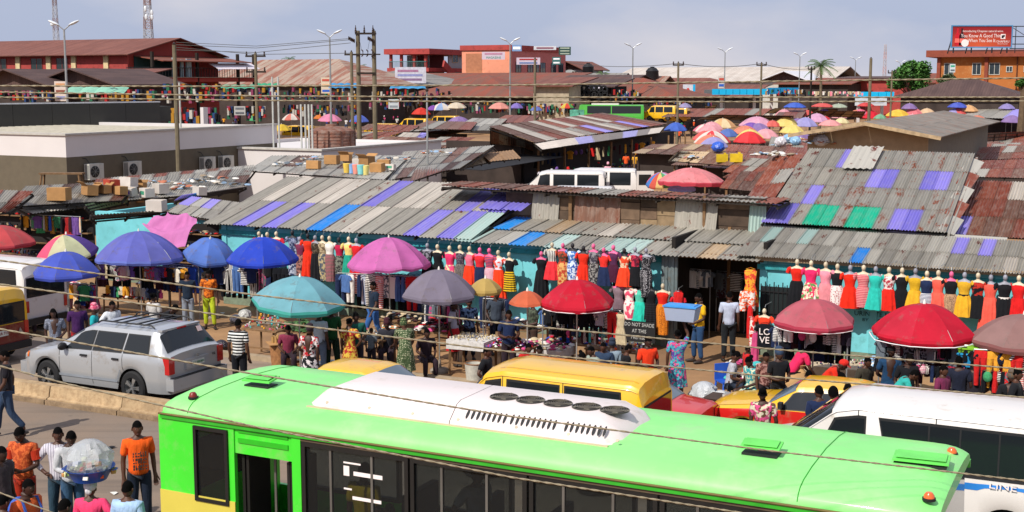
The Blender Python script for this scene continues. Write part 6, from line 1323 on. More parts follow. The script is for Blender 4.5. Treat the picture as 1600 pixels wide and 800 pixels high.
def body_mesh(pose, female=False, detail=False):
 J = joint_set(pose); vs, es, rs = [], [], []; ix = {}
 def add(k, p, r, par=None):
  ix[k] = len(vs); vs.append(tuple(p)); rs.append(r)
  if par is not None: es.append((ix[par], ix[k]))
 add('pel', J['pel'], (.15, .11)); add('wst', J['wst'], (.125, .095), 'pel'); add('cst', J['cst'], (.15, .105), 'wst'); add('top', J['top'], (.10, .08), 'cst'); add('nck', J['nck'], .052, 'top'); add('hb', J['nck'].lerp(J['hd'], .4), .055, 'nck')
 for k in 'rl':
  add('sh' + k, J['sh' + k], .055, 'top'); m = J['sh' + k].lerp(J['el' + k], .5); add('ua' + k, m, .047, 'sh' + k); add('el' + k, J['el' + k], .04, 'ua' + k)
  add('fa' + k, J['el' + k].lerp(J['wr' + k], .35), .04, 'el' + k); add('wr' + k, J['wr' + k], .026, 'fa' + k); add('hn' + k, J['hn' + k], (.036, .022), 'wr' + k)
  d = (J['hn' + k] - J['wr' + k]).normalized(); sd = d.cross(Vector((0, 1, .3))).normalized(); nm = sd.cross(d)
  for q, (off, ln) in enumerate(((-.028, .058), (-.009, .07), (.011, .066), (.029, .052))):
   b_ = J['hn' + k] + sd * off + d * .02; add('f%d' % q + k, b_, .0115, 'hn' + k); add('g%d' % q + k, b_ + d * ln * .6 - nm * .008, .010, 'f%d' % q + k)
   if detail: add('h%d' % q + k, b_ + d * ln - nm * .026, .0085, 'g%d' % q + k)
  add('t' + k, J['wr' + k].lerp(J['hn' + k], .7) + sd * .045 - nm * .012, .0125, 'wr' + k); add('u' + k, J['wr' + k].lerp(J['hn' + k], 1.2) + sd * .058 - nm * .02, .010, 't' + k)
  add('hp' + k, J['hp' + k], .095, 'pel'); add('th' + k, J['hp' + k].lerp(J['kn' + k], .5), .078, 'hp' + k); add('kn' + k, J['kn' + k], .056, 'th' + k)
  add('ca' + k, J['kn' + k].lerp(J['an' + k], .35), .055, 'kn' + k); add('an' + k, J['an' + k], .038, 'ca' + k); add('to' + k, J['to' + k], (.042, .028), 'an' + k)
 me = skin_mesh('body', vs, es, rs, 1)
 mb = MB(); mb.v = [tuple(v.co) for v in me.vertices]; mb.f = [tuple(p.vertices) for p in me.polygons]; mb.m = [0] * len(mb.f)
 c_ = J['hd']; n, m = (20, 14); vs2 = []
 tilt = Matrix.Rotation(R(26 if pose in ('phone', 'lean', 'sithold') else 6), 3, 'X')
 for j in range(m + 1):
  th = math.pi * j / m
  for i in range(n):
   a = i * 2 * math.pi / n; x, y, z = math.sin(th) * math.cos(a), math.sin(th) * math.sin(a), -math.cos(th)
   w = .075 * (1 - .22 * max(0, -z - .1)); f = 1.0
   p = Vector((x * w, y * .095, z * .118))
   if y < -.5 and -.35 < z < .25 and abs(x) < .3: p.y -= .020 * (1 - abs(x) / .3) * (1 - abs(z + .12) / .4)   # nose
   if y < -.45 and .1 < z < .4: p.y += .006                                                               # eye hollows
   if z < -.55 and y < 0: p.y -= .012                                                                     # chin
   vs2.append(c_ + tilt @ p + Vector((0, 0, .0)))
 mb.add(vs2, [(j*n+i, j*n+(i+1)%n, (j+1)*n+(i+1)%n, (j+1)*n+i) for j in range(m) for i in range(n)])
 for sx in (-1, 1): mb.ell(c_ + tilt @ Vector((sx * .078, .01, -.01)), (.012, .022, .032), 8, 5)
 out = mb.mesh('body', 60); return out
def clothes_mesh(pose, kind):
 """kind: shirt / sleeveless / trousers / shorts / dress / skirt - a skin grown round the same joints"""
 J = joint_set(pose); vs, es, rs = [], [], []; ix = {}
 def add(k, p, r, par=None):
  ix[k] = len(vs); vs.append(tuple(p)); rs.append(r)
  if par is not None: es.append((ix[par], ix[k]))
 if kind in ('shirt', 'longshirt', 'tunic'):
  low = J['pel'] + Vector((0, 0, -.08 if kind != 'tunic' else -.22))
  add('pel', low, (.178, .14)); add('hip', J['pel'] + Vector((0, 0, .05)), (.17, .135), 'pel'); add('wst', J['wst'], (.155, .125), 'hip'); add('cst', J['cst'], (.178, .13), 'wst'); add('top', J['top'], (.12, .095), 'cst'); add('col', J['top'].lerp(J['nck'], .6), .066, 'top')
  for k in 'rl':
   add('sh' + k, J['sh' + k], .075, 'top'); add('ua' + k, J['sh' + k].lerp(J['el' + k], .45), .07, 'sh' + k); add('ub' + k, J['sh' + k].lerp(J['el' + k], .78), .066, 'ua' + k)
   if kind == 'longshirt': add('el' + k, J['el' + k], .055, 'ub' + k); add('fa' + k, J['el' + k].lerp(J['wr' + k], .75), .042, 'el' + k)
 elif kind in ('trousers', 'shorts'):
  add('pel', J['pel'] + Vector((0, 0, .08)), (.15, .118))
  for k in 'rl':
   add('hp' + k, J['hp' + k], .108, 'pel'); add('th' + k, J['hp' + k].lerp(J['kn' + k], .5), .096, 'hp' + k); add('kn' + k, J['kn' + k], .078, 'th' + k)
   if kind == 'trousers': add('ca' + k, J['kn' + k].lerp(J['an' + k], .5), .072, 'kn' + k); add('an' + k, J['an' + k] + Vector((0, 0, .03)), .064, 'ca' + k)
 elif kind == 'shoes':
  mb = MB()
  for k in 'rl':
   a, t = J['an' + k], J['to' + k]; d = (t - a); mb.ell((a + t) / 2 + Vector((0, 0, -.022)), (.05, .145, .042), 12, 6, Matrix.Rotation(math.atan2(d.y, d.x) + math.pi / 2, 3, 'Z'))
  return mb.mesh('shoes', 40)
 elif kind in ('dress', 'skirt'):
  sit = 'sit' in pose; mb = MB(); rg = []
  prof = [(1.02, .150, .115), (.95, .178, .14), (.80, .20, .165), (.60, .215, .18), (.42, .235, .20)] if not sit else None
  if sit:
   base = [(Vector((0, .02, .62)), .17, .14), (Vector((0, -.04, .52)), .22, .20), (Vector((0, -.25, .44)), .25, .17), (Vector((0, -.44, .36)), .25, .12), (Vector((0, -.45, .16)), .24, .12)]
   for c_, a, b in base: rg.append([(c_.x + a * math.cos(t), c_.y + b * math.sin(t), c_.z + .02 * math.sin(3 * t)) for t in [i * 2 * math.pi / 28 for i in range(28)]])
  else:
   for z, a, b in prof:
    pf = (1.02 - z) / .6; rg.append([((a + .018 * pf * math.sin(7 * t)) * math.cos(t), (b + .018 * pf * math.sin(7 * t)) * math.sin(t), z) for t in [i * 2 * math.pi / 42 for i in range(42)]])
  mb.rings(rg, caps=True); return mb.mesh('skirt', 60)
 return skin_mesh(kind, vs, es, rs, 1)
def hair_mesh(pose, kind):
 J = joint_set(pose); c_ = J['hd']; tilt = Matrix.Rotation(R(26 if pose in ('phone', 'lean', 'sithold') else 6), 3, 'X'); mb = MB()
 if kind in ('short', 'braids', 'bun', 'afro'):
  k = {'short': 1.03, 'braids': 1.10, 'bun': 1.07, 'afro': 1.32}[kind]; n, m = 20, 8; vs = []
  for j in range(m + 1):
   th = math.pi * .47 * j / m
   for i in range(n):
    a = i * 2 * math.pi / n; x, y, z = math.sin(th) * math.cos(a), math.sin(th) * math.sin(a), math.cos(th)
    lo = .0 if y < -.3 else (-.25 * (y + .3) if z < .3 else 0)
    if y < -.4 and z < .45: z = .45 + (z - .45) * .15; 
    vs.append(c_ + tilt @ Vector((x * .076 * k, y * .096 * k + .004, z * .118 * k + lo * .12)))
  mb.add(vs, [(j*n+i, j*n+(i+1)%n, (j+1)*n+(i+1)%n, (j+1)*n+i) for j in range(m) for i in range(n)])
  if kind == 'braids':
   rs = random.Random(4)
   for i in range(16):
    a = R(-20 + i * 220 / 15); b_ = c_ + Vector((.08 * math.cos(a), .085 * math.sin(a) + .02, .02)); mb.tube([b_, b_ + Vector((.02 * math.cos(a), .02, -.16)), b_ + Vector((.015 * math.cos(a), .03, -.36 + rs.uniform(-.04, .04)))], [.014, .013, .005], 5)
  if kind == 'bun': mb.ell(c_ + tilt @ Vector((0, .10, .07)), (.05, .05, .05), 10, 6)
 elif kind in ('scarf', 'wrap'):
  mb.ell(c_ + tilt @ Vector((0, .015, .045)), (.092, .115, .095), 18, 9)
  if kind == 'wrap': mb.ell(c_ + tilt @ Vector((0, .04, .12)), (.085, .09, .06), 14, 7)
  else: mb.ell(c_ + tilt @ Vector((0, .10, -.02)), (.05, .035, .06), 10, 6)
 elif kind == 'cap': mb.ell(c_ + tilt @ Vector((0, .0, .05)), (.088, .108, .085), 18, 9); mb.slab([c_ + tilt @ Vector(p) for p in ((-.07, -.08, .05), (.07, -.08, .05), (.05, -.17, .035), (-.05, -.17, .035))], (0, 0, 1), .01)
 return mb.mesh('hair', 60)
SKINS = [mat('skin_deep_brown', '3c241a', .55, var=.06, orand=.12, spec=.4), mat('skin_dark_brown', '4c2e20', .55, var=.06, orand=.12, spec=.4)]
HAIRM = mat('black_hair', '070606', .95, var=.3, sc=20, spec=.08, bump=.6, bsc=60)
NB = [0]
def person(where_, label, face, top, bottom, pose='stand', hair='short', h=1.72, topk='shirt', botk='trousers', shoes='2a2420', hairc=None, detail=False, group=None):
 """where_: ('h', px, py) top of the head in the picture, ('f', px, py) feet, ('g', s, t) ground point"""
 if pose == 'stand' and 'display' not in label: pose = ('stand', 'relax', 'hip', 'relax2')[NB[0] % 4]
 k, a, b = where_; sc = h / 1.745; hh = {'sit': 1.26, 'sithold': 1.26, 'lean': 1.55}.get(pose, 1.74) * sc
 p = at_z(a, b, hh) if k == 'h' else (at_z(a, b, 0) if k == 'f' else W(a, b))
 T = thing('person', label, 'person', (p.x, p.y, 0), R(face), group, sc); T.empty_display_size = .3
 NB[0] += 1; sk = SKINS[NB[0] % 2]
 part('body', cached(('body', pose, detail), lambda: body_mesh(pose, detail=detail)), sk, T)
 tm = fabric(*top) if isinstance(top, tuple) else fabric(top); bm_ = fabric(*bottom) if isinstance(bottom, tuple) else fabric(bottom)
 nm = {'shirt': 'shirt', 'longshirt': 'long_sleeved_shirt', 'tunic': 'tunic'}[topk]
 part(nm, cached(('cl', pose, topk), lambda: clothes_mesh(pose, topk)), tm, T)
 part({'dress': 'skirt'}.get(botk, botk), cached(('cl', pose, botk), lambda: clothes_mesh(pose, botk)), bm_, T)
 part('shoes', cached(('cl', pose, 'shoes'), lambda: clothes_mesh(pose, 'shoes')), mat('shoe_' + shoes, shoes, .6), T)
 part('hair' if hair not in ('scarf', 'wrap', 'cap') else ('cap' if hair == 'cap' else 'headscarf'), cached(('hair', pose, hair), lambda: hair_mesh(pose, hair)), HAIRM if hair not in ('scarf', 'wrap', 'cap') else fabric(*(hairc if isinstance(hairc, tuple) else (hairc,))), T)
 if detail:
  J = joint_set(pose); tilt = Matrix.Rotation(R(26 if pose in ('phone', 'lean', 'sithold') else 6), 3, 'X')
  for sx in (-1, 1):
   e = part('eye', cached('eye', lambda: MB().ell((0, 0, 0), (.011, .006, .004), 10, 6)), mat('eye_white', '807468', .4), T, J['hd'] + tilt @ Vector((sx * .03, -.084, .018)))
   part('iris', cached('iris', lambda: MB().ell((0, -.005, 0), (.005, .003, .005), 8, 5)), BLACK(), e)
  part('lips', cached('lips', lambda: MB().ell((0, 0, 0), (.026, .010, .010), 12, 6)), mat('lips', '4a2420', .5), T, J['hd'] + tilt @ Vector((0, -.090, -.062)))
 return T, J_world(T, pose)
def J_world(T, pose):
 M = T.matrix_basis; return {k: M @ v for k, v in joint_set(pose).items()}
# garments and dress forms
def rings_of(prof, n=28, pl=9, pleat=0, flat=1.0, seed=0):
 rg = []; rs = random.Random(seed); ph = rs.uniform(0, 6)
 for i, row in enumerate(prof):
  z, a, b = row[:3]; pp = row[3] if len(row) > 3 else 0
  rg.append([((a + pp * math.sin(pl * t + ph)) * math.cos(t), (b + pp * math.sin(pl * t + ph)) * math.sin(t), z) for t in [k * 2 * math.pi / n for k in range(n)]])
 return rg
def form_mesh():
 mb = MB(); mb.ell((0, -.02, -.095), (.05, .062, .07), 14, 8)
 mb.rings(rings_of([(-.16, .035, .035), (-.19, .04, .04), (-.215, .09, .05), (-.235, .155, .062), (-.27, .175, .07), (-.33, .15, .085), (-.42, .12, .075), (-.52, .105, .07), (-.62, .14, .08)], 20))
 for sx in (-1, 1): mb.ell((sx * .17, 0, -.275), (.04, .045, .055), 10, 6)
 return mb
def bodice_mesh(slv):
 mb = MB(); mb.rings(rings_of([(-.245, .125, .068), (-.27, .165, .078), (-.33, .158, .098), (-.37, .15, .10), (-.44, .125, .085), (-.53, .112, .08), (-.56, .118, .084)], 24))
 if slv:
  for sx in (-1, 1): mb.tube([(sx * .14, 0, -.25), (sx * .19, 0, -.28), (sx * .225, 0, -.37)], [.05, .055, .05], 10)
 return mb
def skirt_mesh(kind):
 L_ = {'flare': .5, 'a': .52, 'pencil': .48, 'long': .78, 'pleat': .5, 'short': .36, 'longflare': .8}[kind]
 if kind in ('flare', 'pleat', 'longflare'): pr = [(-.545, .12, .085, 0), (-.60, .15, .10, .006), (-.545 - L_ * .5, .195, .125, .014), (-.545 - L_, .235, .15, .022)]
 elif kind in ('a', 'short'): pr = [(-.545, .12, .085, 0), (-.62, .15, .10, .002), (-.545 - L_ * .6, .175, .11, .008), (-.545 - L_, .195, .125, .012)]
 else: pr = [(-.545, .12, .085, 0), (-.62, .155, .10, 0), (-.70, .165, .105, .002), (-.545 - L_ * .7, .15, .10, .004), (-.545 - L_, .14, .09, .006)]
 return MB().rings(rings_of(pr, 44, 11 if kind != 'flare' else 8, seed=len(kind)))
FORMS = {'white': mat('form_cream', 'c8b89c', .5, orand=.05), 'grey': mat('form_grey', '8a8a94', .5), 'pink': mat('form_pink', 'd85c88', .6), 'black': mat('form_black', '242226', .6)}
def dress_form(px, py, label, top, skirt, kind='flare', form='white', sl=True, t=None, sc=1.0, group='dress forms hung along the turquoise wall', belt=None, z=None):
 """a half mannequin hung on the wall line; (px, py) is the top of its head"""
 p = at_t(px, py, t or 31.42); T = thing('dress_form', label, 'mannequin', p, ANG + R(ru(-12, 12)), group, sc)
 part('torso_form', cached('form', form_mesh), FORMS[form], T)
 tm = fabric(*top) if isinstance(top, tuple) else fabric(top); sm = fabric(*skirt) if isinstance(skirt, tuple) else fabric(skirt)
 part('bodice', cached(('bod', sl), lambda: bodice_mesh(sl)), tm, T); part('skirt', cached(('skirt', kind), lambda: skirt_mesh(kind)), sm, T)
 if belt: part('belt', cached('belt', lambda: MB().rings(rings_of([(-.535, .122, .09), (-.575, .126, .094)], 20))), fabric(belt), T)
 part('hook', cached('hook', lambda: MB().tube([(0, .02, -.01), (0, .06, .05), (0, .5, .06)], .006, 5)), STEEL(), T)
 return T
def garment_mesh(kind, v=0):
 rs = random.Random(v * 7 + len(kind)); mb = MB()
 if kind == 'tee':
  mb.rings(rings_of([(-.02, .10, .02), (-.05, .20, .03), (-.15, .20, .035, .004), (-.4, .19, .04, .010), (-.62, .20, .045, .014)], 26, 7, seed=v))
  for sx in (-1, 1): mb.tube([(sx * .16, 0, -.06), (sx * .26, 0, -.2)], [.05, .055], 8)
 elif kind == 'trousers':
  mb.rings(rings_of([(-.0, .17, .035), (-.08, .18, .05, .003), (-.2, .19, .055, .006)], 22, 6, seed=v))
  for sx in (-1, 1): mb.tube([(sx * .085, 0, -.17), (sx * .095, rs.uniform(-.01, .01), -.55), (sx * .09, 0, -.98)], [.095, .075, .06], 10)
 elif kind == 'shorts':
  mb.rings(rings_of([(-.0, .16, .035), (-.12, .18, .05, .003), (-.2, .19, .055, .006)], 22, 6, seed=v))
  for sx in (-1, 1): mb.tube([(sx * .085, 0, -.17), (sx * .10, 0, -.45)], [.095, .085], 10)
 elif kind == 'dress': mb.rings(rings_of([(-.02, .09, .02), (-.06, .16, .03), (-.2, .15, .04, .004), (-.4, .12, .04, .006), (-.6, .17, .05, .014), (-.95, .23, .06, .02)], 30, 8, seed=v))
 elif kind == 'narrow': mb.rings(rings_of([(0, .05, .02), (-.1, .07, .03, .006), (-.4, .08, .04, .012), (-.75, .075, .035, .012)], 20, 5, seed=v))
 elif kind == 'bag': mb.ell((0, 0, -.2), (.14, .08, .18), 12, 7); mb.tube([(-.08, 0, -.08), (0, 0, .04), (.08, 0, -.08)], .01, 5)
 mb.tube([(-.12, 0, -.01), (0, 0, .03), (.12, 0, -.01)], .005, 4)
 return mb
CN = {'101218': 'black', '1c2848': 'navy', '2848a0': 'blue', 'c02020': 'red', 'd8d4cc': 'white', 'c04878': 'pink', '606870': 'grey', '48689c': 'denim blue', '3c8c5c': 'green', 'd89830': 'mustard', '6c4c90': 'purple', '8c5838': 'brown', 'e05828': 'orange', '40a8a8': 'teal', 'b8a888': 'beige', '3c1c24': 'maroon'}
def hang(px, py, z_or_t, kind, c, pat, place, sc=1.0, mode='z', face=None, name=None, grp='garments hanging for sale'):
 p = at_t(px, py, z_or_t) if mode == 't' else at_z(px, py, z_or_t)
 nm = {'tee': 'shirt', 'trousers': 'trousers', 'shorts': 'shorts', 'dress': 'dress', 'narrow': 'scarf', 'bag': 'handbag'}[kind]
 me = cached(('garment', kind, int(px) % 3), lambda: garment_mesh(kind, int(px) % 3))
 m = fabric(c) if not pat else fabric(c, pat[0], pat[1])
 o = new(nm, me, None, p, (0, 0, ANG + (R(ru(-30, 30)) if face is None else R(face))), sc); setmats(o, m)
 pn = {'stripe': 'striped ', 'vstripe': 'striped ', 'check': 'checked ', 'floral': 'flowered ', 'dots': 'spotted ', 'bands': 'banded '}.get(pat[1] if pat else '', '')
 return tag(o, '%s%s %s hanging %s' % (pn, CN.get(c, 'plain'), nm, place), nm, grp)
def rail(p0, p1, label, posts=True, z=None):
 p0, p1 = Vector(p0), Vector(p1); L_ = (p1 - p0).length; r_ = thing('clothes_rail', label, 'clothes rail', (p0.x, p0.y, 0), math.atan2(p1.y - p0.y, p1.x - p0.x))
 part('bar', MB().tube([(0, 0, p0.z), (L_, 0, p1.z)], .014, 6), STEEL(), r_)
 for x in (0, L_): part('upright', MB().tube([(x, 0, 0), (x, 0, p0.z)], .016, 6), STEEL(), r_)
 return r_
# stalls, tables, goods
def heap_mesh(w, d, h, n, seed, nm, lying=True, lo=.05, hi=.12):
 rs = random.Random(seed); mb = MB()
 for i in range(n):
  mb.mi = i % nm; x, y = rs.uniform(-w/2, w/2), rs.uniform(-d/2, d/2); q = max(0, 1 - (2 * x / w) ** 2) * max(0, 1 - (2 * y / d) ** 2); z = h * q * rs.uniform(.2, 1)
  M = Matrix.Rotation(rs.uniform(0, 3.1), 3, 'Z') @ Matrix.Rotation(rs.uniform(-.5, .5), 3, 'X')
  if lying: mb.ell((x, y, z + .02), (rs.uniform(lo, hi), rs.uniform(lo * .7, hi * .7), rs.uniform(.015, .045)), 8, 4, M)
  else: mb.cbox((x, y, z + .04), (rs.uniform(lo, hi) * .8, rs.uniform(lo, hi) * .6, rs.uniform(lo, hi) * .9), M)
 return mb
def heap(loc, w, d, h, n, cols, label, cat='goods', seed=1, boxes=False, rot=0, lo=.05, hi=.12):
 key = ('heap', round(w, 1), round(d, 1), round(h, 2), n, seed % 4, len(cols), boxes, lo)
 me = cached(key, lambda: heap_mesh(w, d, h, n, seed, len(cols), not boxes, lo, hi).mesh('heap', 40))
 o = new('goods_heap' if cat == 'goods' else cat.replace(' ', '_'), me, None, loc, (0, 0, ANG + R(rot))); o['kind'] = 'stuff'
 setmats(o, [fabric(c) for c in cols]); o['label'] = label; o['category'] = cat; THINGS.append(o); return o
def table(loc, w, d, h, label, rot=0, cloth=None, round_=False):
 T = thing('stool_table' if round_ else 'market_table', label, 'table', loc, ANG + R(rot)); wm = WOOD()
 if round_:
  part('table_top', MB().lathe([(.001, h - .05), (w / 2, h - .05), (w / 2, h), (.001, h)], 20), wm, T)
  for k in range(6): a = k * math.pi / 3; part('leg', MB().bar((w * .36 * math.cos(a), w * .36 * math.sin(a), h - .05), (w * .44 * math.cos(a), w * .44 * math.sin(a), 0), .045), wm, T)
  part('ring', MB().rings([[((w * .40 + .02 * math.cos(b_)) * math.cos(a), (w * .40 + .02 * math.cos(b_)) * math.sin(a), h * .4 + .02 * math.sin(b_)) for b_ in (0, 1.57, 3.14, 4.71)] for a in [k * math.pi / 8 for k in range(17)]], caps=False), wm, T)
 else:
  n = max(2, int(d / .2))
  for k in range(n): part('plank', MB().box(-w/2, -d/2 + k * d / n, h - .04, w/2, -d/2 + (k + 1) * d / n - .01, h), wm, T)
  for sx in (-1, 1):
   for sy in (-1, 1): part('leg', MB().bar((sx * (w/2 - .06), sy * (d/2 - .06), h - .04), (sx * (w/2 - .05), sy * (d/2 - .05), 0), .05), wm, T)
  part('stretcher', MB().bar((-w/2 + .06, -d/2 + .06, h * .35), (w/2 - .06, -d/2 + .06, h * .35), .04), wm, T)
  if cloth: part('table_cloth', MB().rings([[(x * 1.02, y * 1.03, z + .012 + (0 if i == 0 else .01 * math.sin(9 * (x + y)))) for x, y in ((-w/2, -d/2), (0, -d/2), (w/2, -d/2), (w/2, d/2), (0, d/2), (-w/2, d/2))] for i, z in enumerate((h, h - .22))]).mesh('cloth', 30), fabric(*cloth) if isinstance(cloth, tuple) else fabric(cloth), T)
 return T
CART = mat('cardboard', '9c7448', .9, var=.15, sc=4, orand=.25); CARTW = mat('white_cardboard', 'c0b8b0', .85, var=.1, orand=.15)
def carton(loc, w, d, h, label, rot=0, m=None, open_=False, mark=None, tiltx=0):
 T = thing('cardboard_box', label, 'box', loc, (R(tiltx), 0, ANG + R(rot)), 'cardboard boxes on the roofs'); m = m or CART
 part('box_wall', MB().box(-w/2, -d/2, 0, w/2, d/2, h - (.0 if not open_ else .004)), m, T)
 if open_:
  for s_ in (-1, 1): part('flap', MB().slab([(-w/2, s_ * d/2, h), (w/2, s_ * d/2, h), (w/2, s_ * (d/2 + d * .42), h + .12), (-w/2, s_ * (d/2 + d * .42), h + .12)], (0, -s_, 2), .01), m, T)
  part('opening', MB().box(-w/2 + .02, -d/2 + .02, h - .002, w/2 - .02, d/2 - .02, h + .002), mat('box_inside', '4a3624', .9), T)
 else: part('tape', MB().box(-w/2 - .003, -.03, h + .001, w/2 + .003, .03, h + .005), mat('packing_tape', 'b89c6c', .4), T)
 if mark: part('printed_mark', MB().box(-w * .3, -d/2 - .006, h * .3, w * .3, -d/2 - .001, h * .7), mat('box_mark_' + mark, mark), T)
 return T
# dress forms on the wall
RD, BK, NV, WT, CO, MU, TE, PKk, GY = 'd02418', '15161a', '1c2848', 'd8d4cc', 'e05848', 'd8a028', '28b0a0', 'e08898', '707078'
leo = ('b08c6c', '3c2c28', 'dots', 1.6); flo = ('e0d4b8', 'd0385c', 'floral', 1.0, '5c8c4c')
ROW_R = [(1246, 403, RD, BK, 'longflare', 'white', 'red top and long black skirt'), (1268, 405, 'd82860', flo, 'flare', 'white', 'pink top and cream skirt with flower bands'), (1291, 407, PKk, 'd8848c', 'long', 'white', 'plain pale pink fitted dress'),
 (1309, 410, BK, ('d8d0cc', 'a01c24', 'dots', 1.1), 'long', 'white', 'black top and white skirt ringed with red circles'), (1329, 412, 'd82814', 'd82814', 'flare', 'grey', 'scarlet skater dress on a grey form'), (1350, 412, ('d88c8c', 'b84c58', 'bands', 3), ('d88c8c', 'b84c58', 'bands', 3), 'pencil', 'white', 'pink banded narrow dress'),
 (1369, 414, TE, TE, 'flare', 'grey', 'plain turquoise dress'), (1390, 415, ('d8ccc8', 'a83440', 'floral', 1.2), RD, 'flare', 'white', 'white and red printed top with a red skirt'), (1410, 416, BK, BK, 'long', 'white', 'long plain black gown'), (1431, 417, 'c89c20', MU, 'flare', 'grey', 'mustard dress on a grey form'),
 (1449, 421, NV, ('d8d8dc', '2c3858', 'bands', 4), 'pencil', 'white', 'navy top and white striped skirt'), (1467, 420, CO, CO, 'flare', 'white', 'coral short dress'), (1487, 422, BK, leo, 'long', 'pink', 'black top and leopard skirt with a pink head'), (1508, 423, 'cc9c28', MU, 'flare', 'grey', 'mustard dress with a black belt'),
 (1529, 424, (BK, 'b02c20', 'floral', .6), BK, 'a', 'white', 'black dress with red motifs on the chest'), (1549, 427, CO, CO, 'longflare', 'grey', 'long coral dress'), (1571, 427, BK, BK, 'longflare', 'grey', 'black dress with a white belt'), (1593, 428, 'c81c1c', 'c81c1c', 'longflare', 'white', 'deep red long dress')]
for i, (x, y, a, b, k, f, n) in enumerate(ROW_R):
 dress_form(x, y, n + ' in the right hand row', a, b, k, f, sc=1.04, belt='15161a' if x == 1508 else (WT if x == 1571 else None))
ROW_M = [(846, 391, BK, BK, 'longflare', 'pink', 'all black dress with a pink head'), (863, 377, ('d8d4cc', '303034', 'vstripe', 1), 'd83038', 'flare', 'white', 'white and black top with a red skirt'), (880, 378, ('b0402c', '4c3c2c', 'floral', 1.2), ('b0402c', 'd0a060', 'floral', 1.2), 'long', 'pink', 'brown and rust printed dress'),
 (895, 378, ('3c6cb0', 'c8d4e0', 'floral', 1.2), ('2c50a0', 'c8d4e0', 'floral', 1.2), 'pencil', 'black', 'blue and white printed dress'), (912, 382, 'd82c18', 'd82c18', 'longflare', 'black', 'long bright red dress'), (928, 379, ('807c80', '3c3844', 'floral', 1.2), ('8c8884', '302c30', 'floral', 1.4), 'long', 'pink', 'grey mottled long dress'),
 (944, 385, 'd83028', NV, 'flare', 'pink', 'red top and navy skirt'), (959, 381, '502848', '481c34', 'pencil', 'pink', 'plum coloured dress'), (976, 386, ('e04828', 'd8c0a0', 'floral', .7), 'e04020', 'flare', 'black', 'orange red dress'), (993, 384, ('601c30', 'c03048', 'floral', 1), BK, 'a', 'grey', 'maroon top and black skirt'), (1010, 386, ('202024', 'a8a4a8', 'dots', 1.4), ('202024', 'b8b4b8', 'dots', 1.4), 'long', 'grey', 'black and white spotted dress')]
for (x, y, a, b, k, f, n) in ROW_M: dress_form(x, y, n + ' above the bright red umbrella', a, b, k, f, sc=1.0)
ROW_N = [(967, 434, '7c6870', '705c64', 'pencil', 'pink', 'taupe fitted dress'), (984, 436, ('d84c68', 'e8d8d0', 'floral', .8), ('d84c68', 'e8d8d0', 'floral', .8), 'pencil', 'white', 'pink flowered dress'), (1000, 438, '50b8a0', '28b8a0', 'flare', 'black', 'turquoise and aqua dress'), (1017, 439, BK, ('202024', '101012', 'stripe', 1), 'longflare', 'black', 'black long dress'), (1036, 441, RD, ('d07820', '6c3018', 'dots', 1.5), 'long', 'white', 'red vest and orange leopard skirt')]
for (x, y, a, b, k, f, n) in ROW_N: dress_form(x, y, n + ' in the low row beside the black notice', a, b, k, f, sc=1.05, t=31.45, sl=k != 'long')
ROW_L = [(405, 360, RD, BK, 'a', 'white', 'red top and black skirt'), (418, 361, ('d86070', 'e8d8d0', 'floral', 1), BK, 'long', 'white', 'rose top and long black skirt'), (432, 360, 'c82838', 'b8242c', 'pencil', 'white', 'crimson dress'), (457, 358, ('303c5c', '8890a8', 'floral', 1), ('303c5c', 'a8b0c0', 'floral', 1), 'long', 'black', 'dark blue flowered dress'),
 (469, 368, '702c48', ('9c6c60', '3c2830', 'floral', 1.4), 'long', 'grey', 'plum top and brown printed skirt'), (481, 363, 'd83018', 'd83018', 'longflare', 'black', 'long scarlet dress'), (493, 366, ('605444', '302820', 'floral', 1), BK, 'longflare', 'grey', 'khaki top and long black skirt'), (504, 366, ('b0a080', '6c5c48', 'floral', 1), ('b0a078', '48505c', 'floral', 1), 'long', 'white', 'beige printed long dress'),
 (515, 367, WT, ('a85868', '505c50', 'bands', 3), 'long', 'white', 'white top and rainbow banded skirt'), (530, 369, 'a81c40', ('303030', '707468', 'floral', 1.3), 'long', 'black', 'crimson top and charcoal printed skirt'), (545, 368, 'd8c070', '209078', 'longflare', 'white', 'cream top and green skirt'), (557, 370, 'c82028', 'c82028', 'flare', 'grey', 'red dress nearest the mauve umbrella')]
for (x, y, a, b, k, f, n) in ROW_L: dress_form(x, y, n + ' left of the mauve umbrella', a, b, k, f, sc=1.05)
ROW_P = [(668, 378, ('303038', '808088', 'floral', 1), BK, 'a', 'grey', 'grey patterned top and black skirt'), (684, 380, BK, BK, 'long', 'white', 'black dress with a white head'), (703, 382, 'd03060', ('e04878', 'e8d0a0', 'floral', 1), 'a', 'white', 'pink flowered dress with a cream head'), (719, 381, ('3c3440', '807480', 'dots', 1), ('6c6460', '302c2c', 'dots', 1.4), 'long', 'white', 'charcoal spotted dress'),
 (734, 383, 'd86880', 'e03818', 'flare', 'white', 'pink top and orange red skirt'), (750, 385, 'd02830', NV, 'a', 'pink', 'red top and navy blue skirt'), (765, 386, ('303c6c', 'd04848', 'bands', 3), ('c84858', 'c8ccd8', 'bands', 4), 'long', 'pink', 'multicoloured striped long dress'), (779, 389, ('e04020', 'd8d0d8', 'floral', .6), 'e03c18', 'longflare', 'white', 'long orange red dress'), (796, 392, BK, ('d8b020', '403010', 'bands', 2), 'a', 'white', 'black top and yellow banded skirt')]
for (x, y, a, b, k, f, n) in ROW_P: dress_form(x, y, n + ' right of the mauve umbrella', a, b, k, f, sc=1.05)
dress_form(1195, 480, 'black shirt with white lettering on a form below the doorway post', 'e03c20', BK, 'pencil', 'white', t=30.6)
q = at_t(1195, 527, 30.2); lv = thing('shirt_print', 'x', 'x', q, ANG); THINGS.remove(lv)
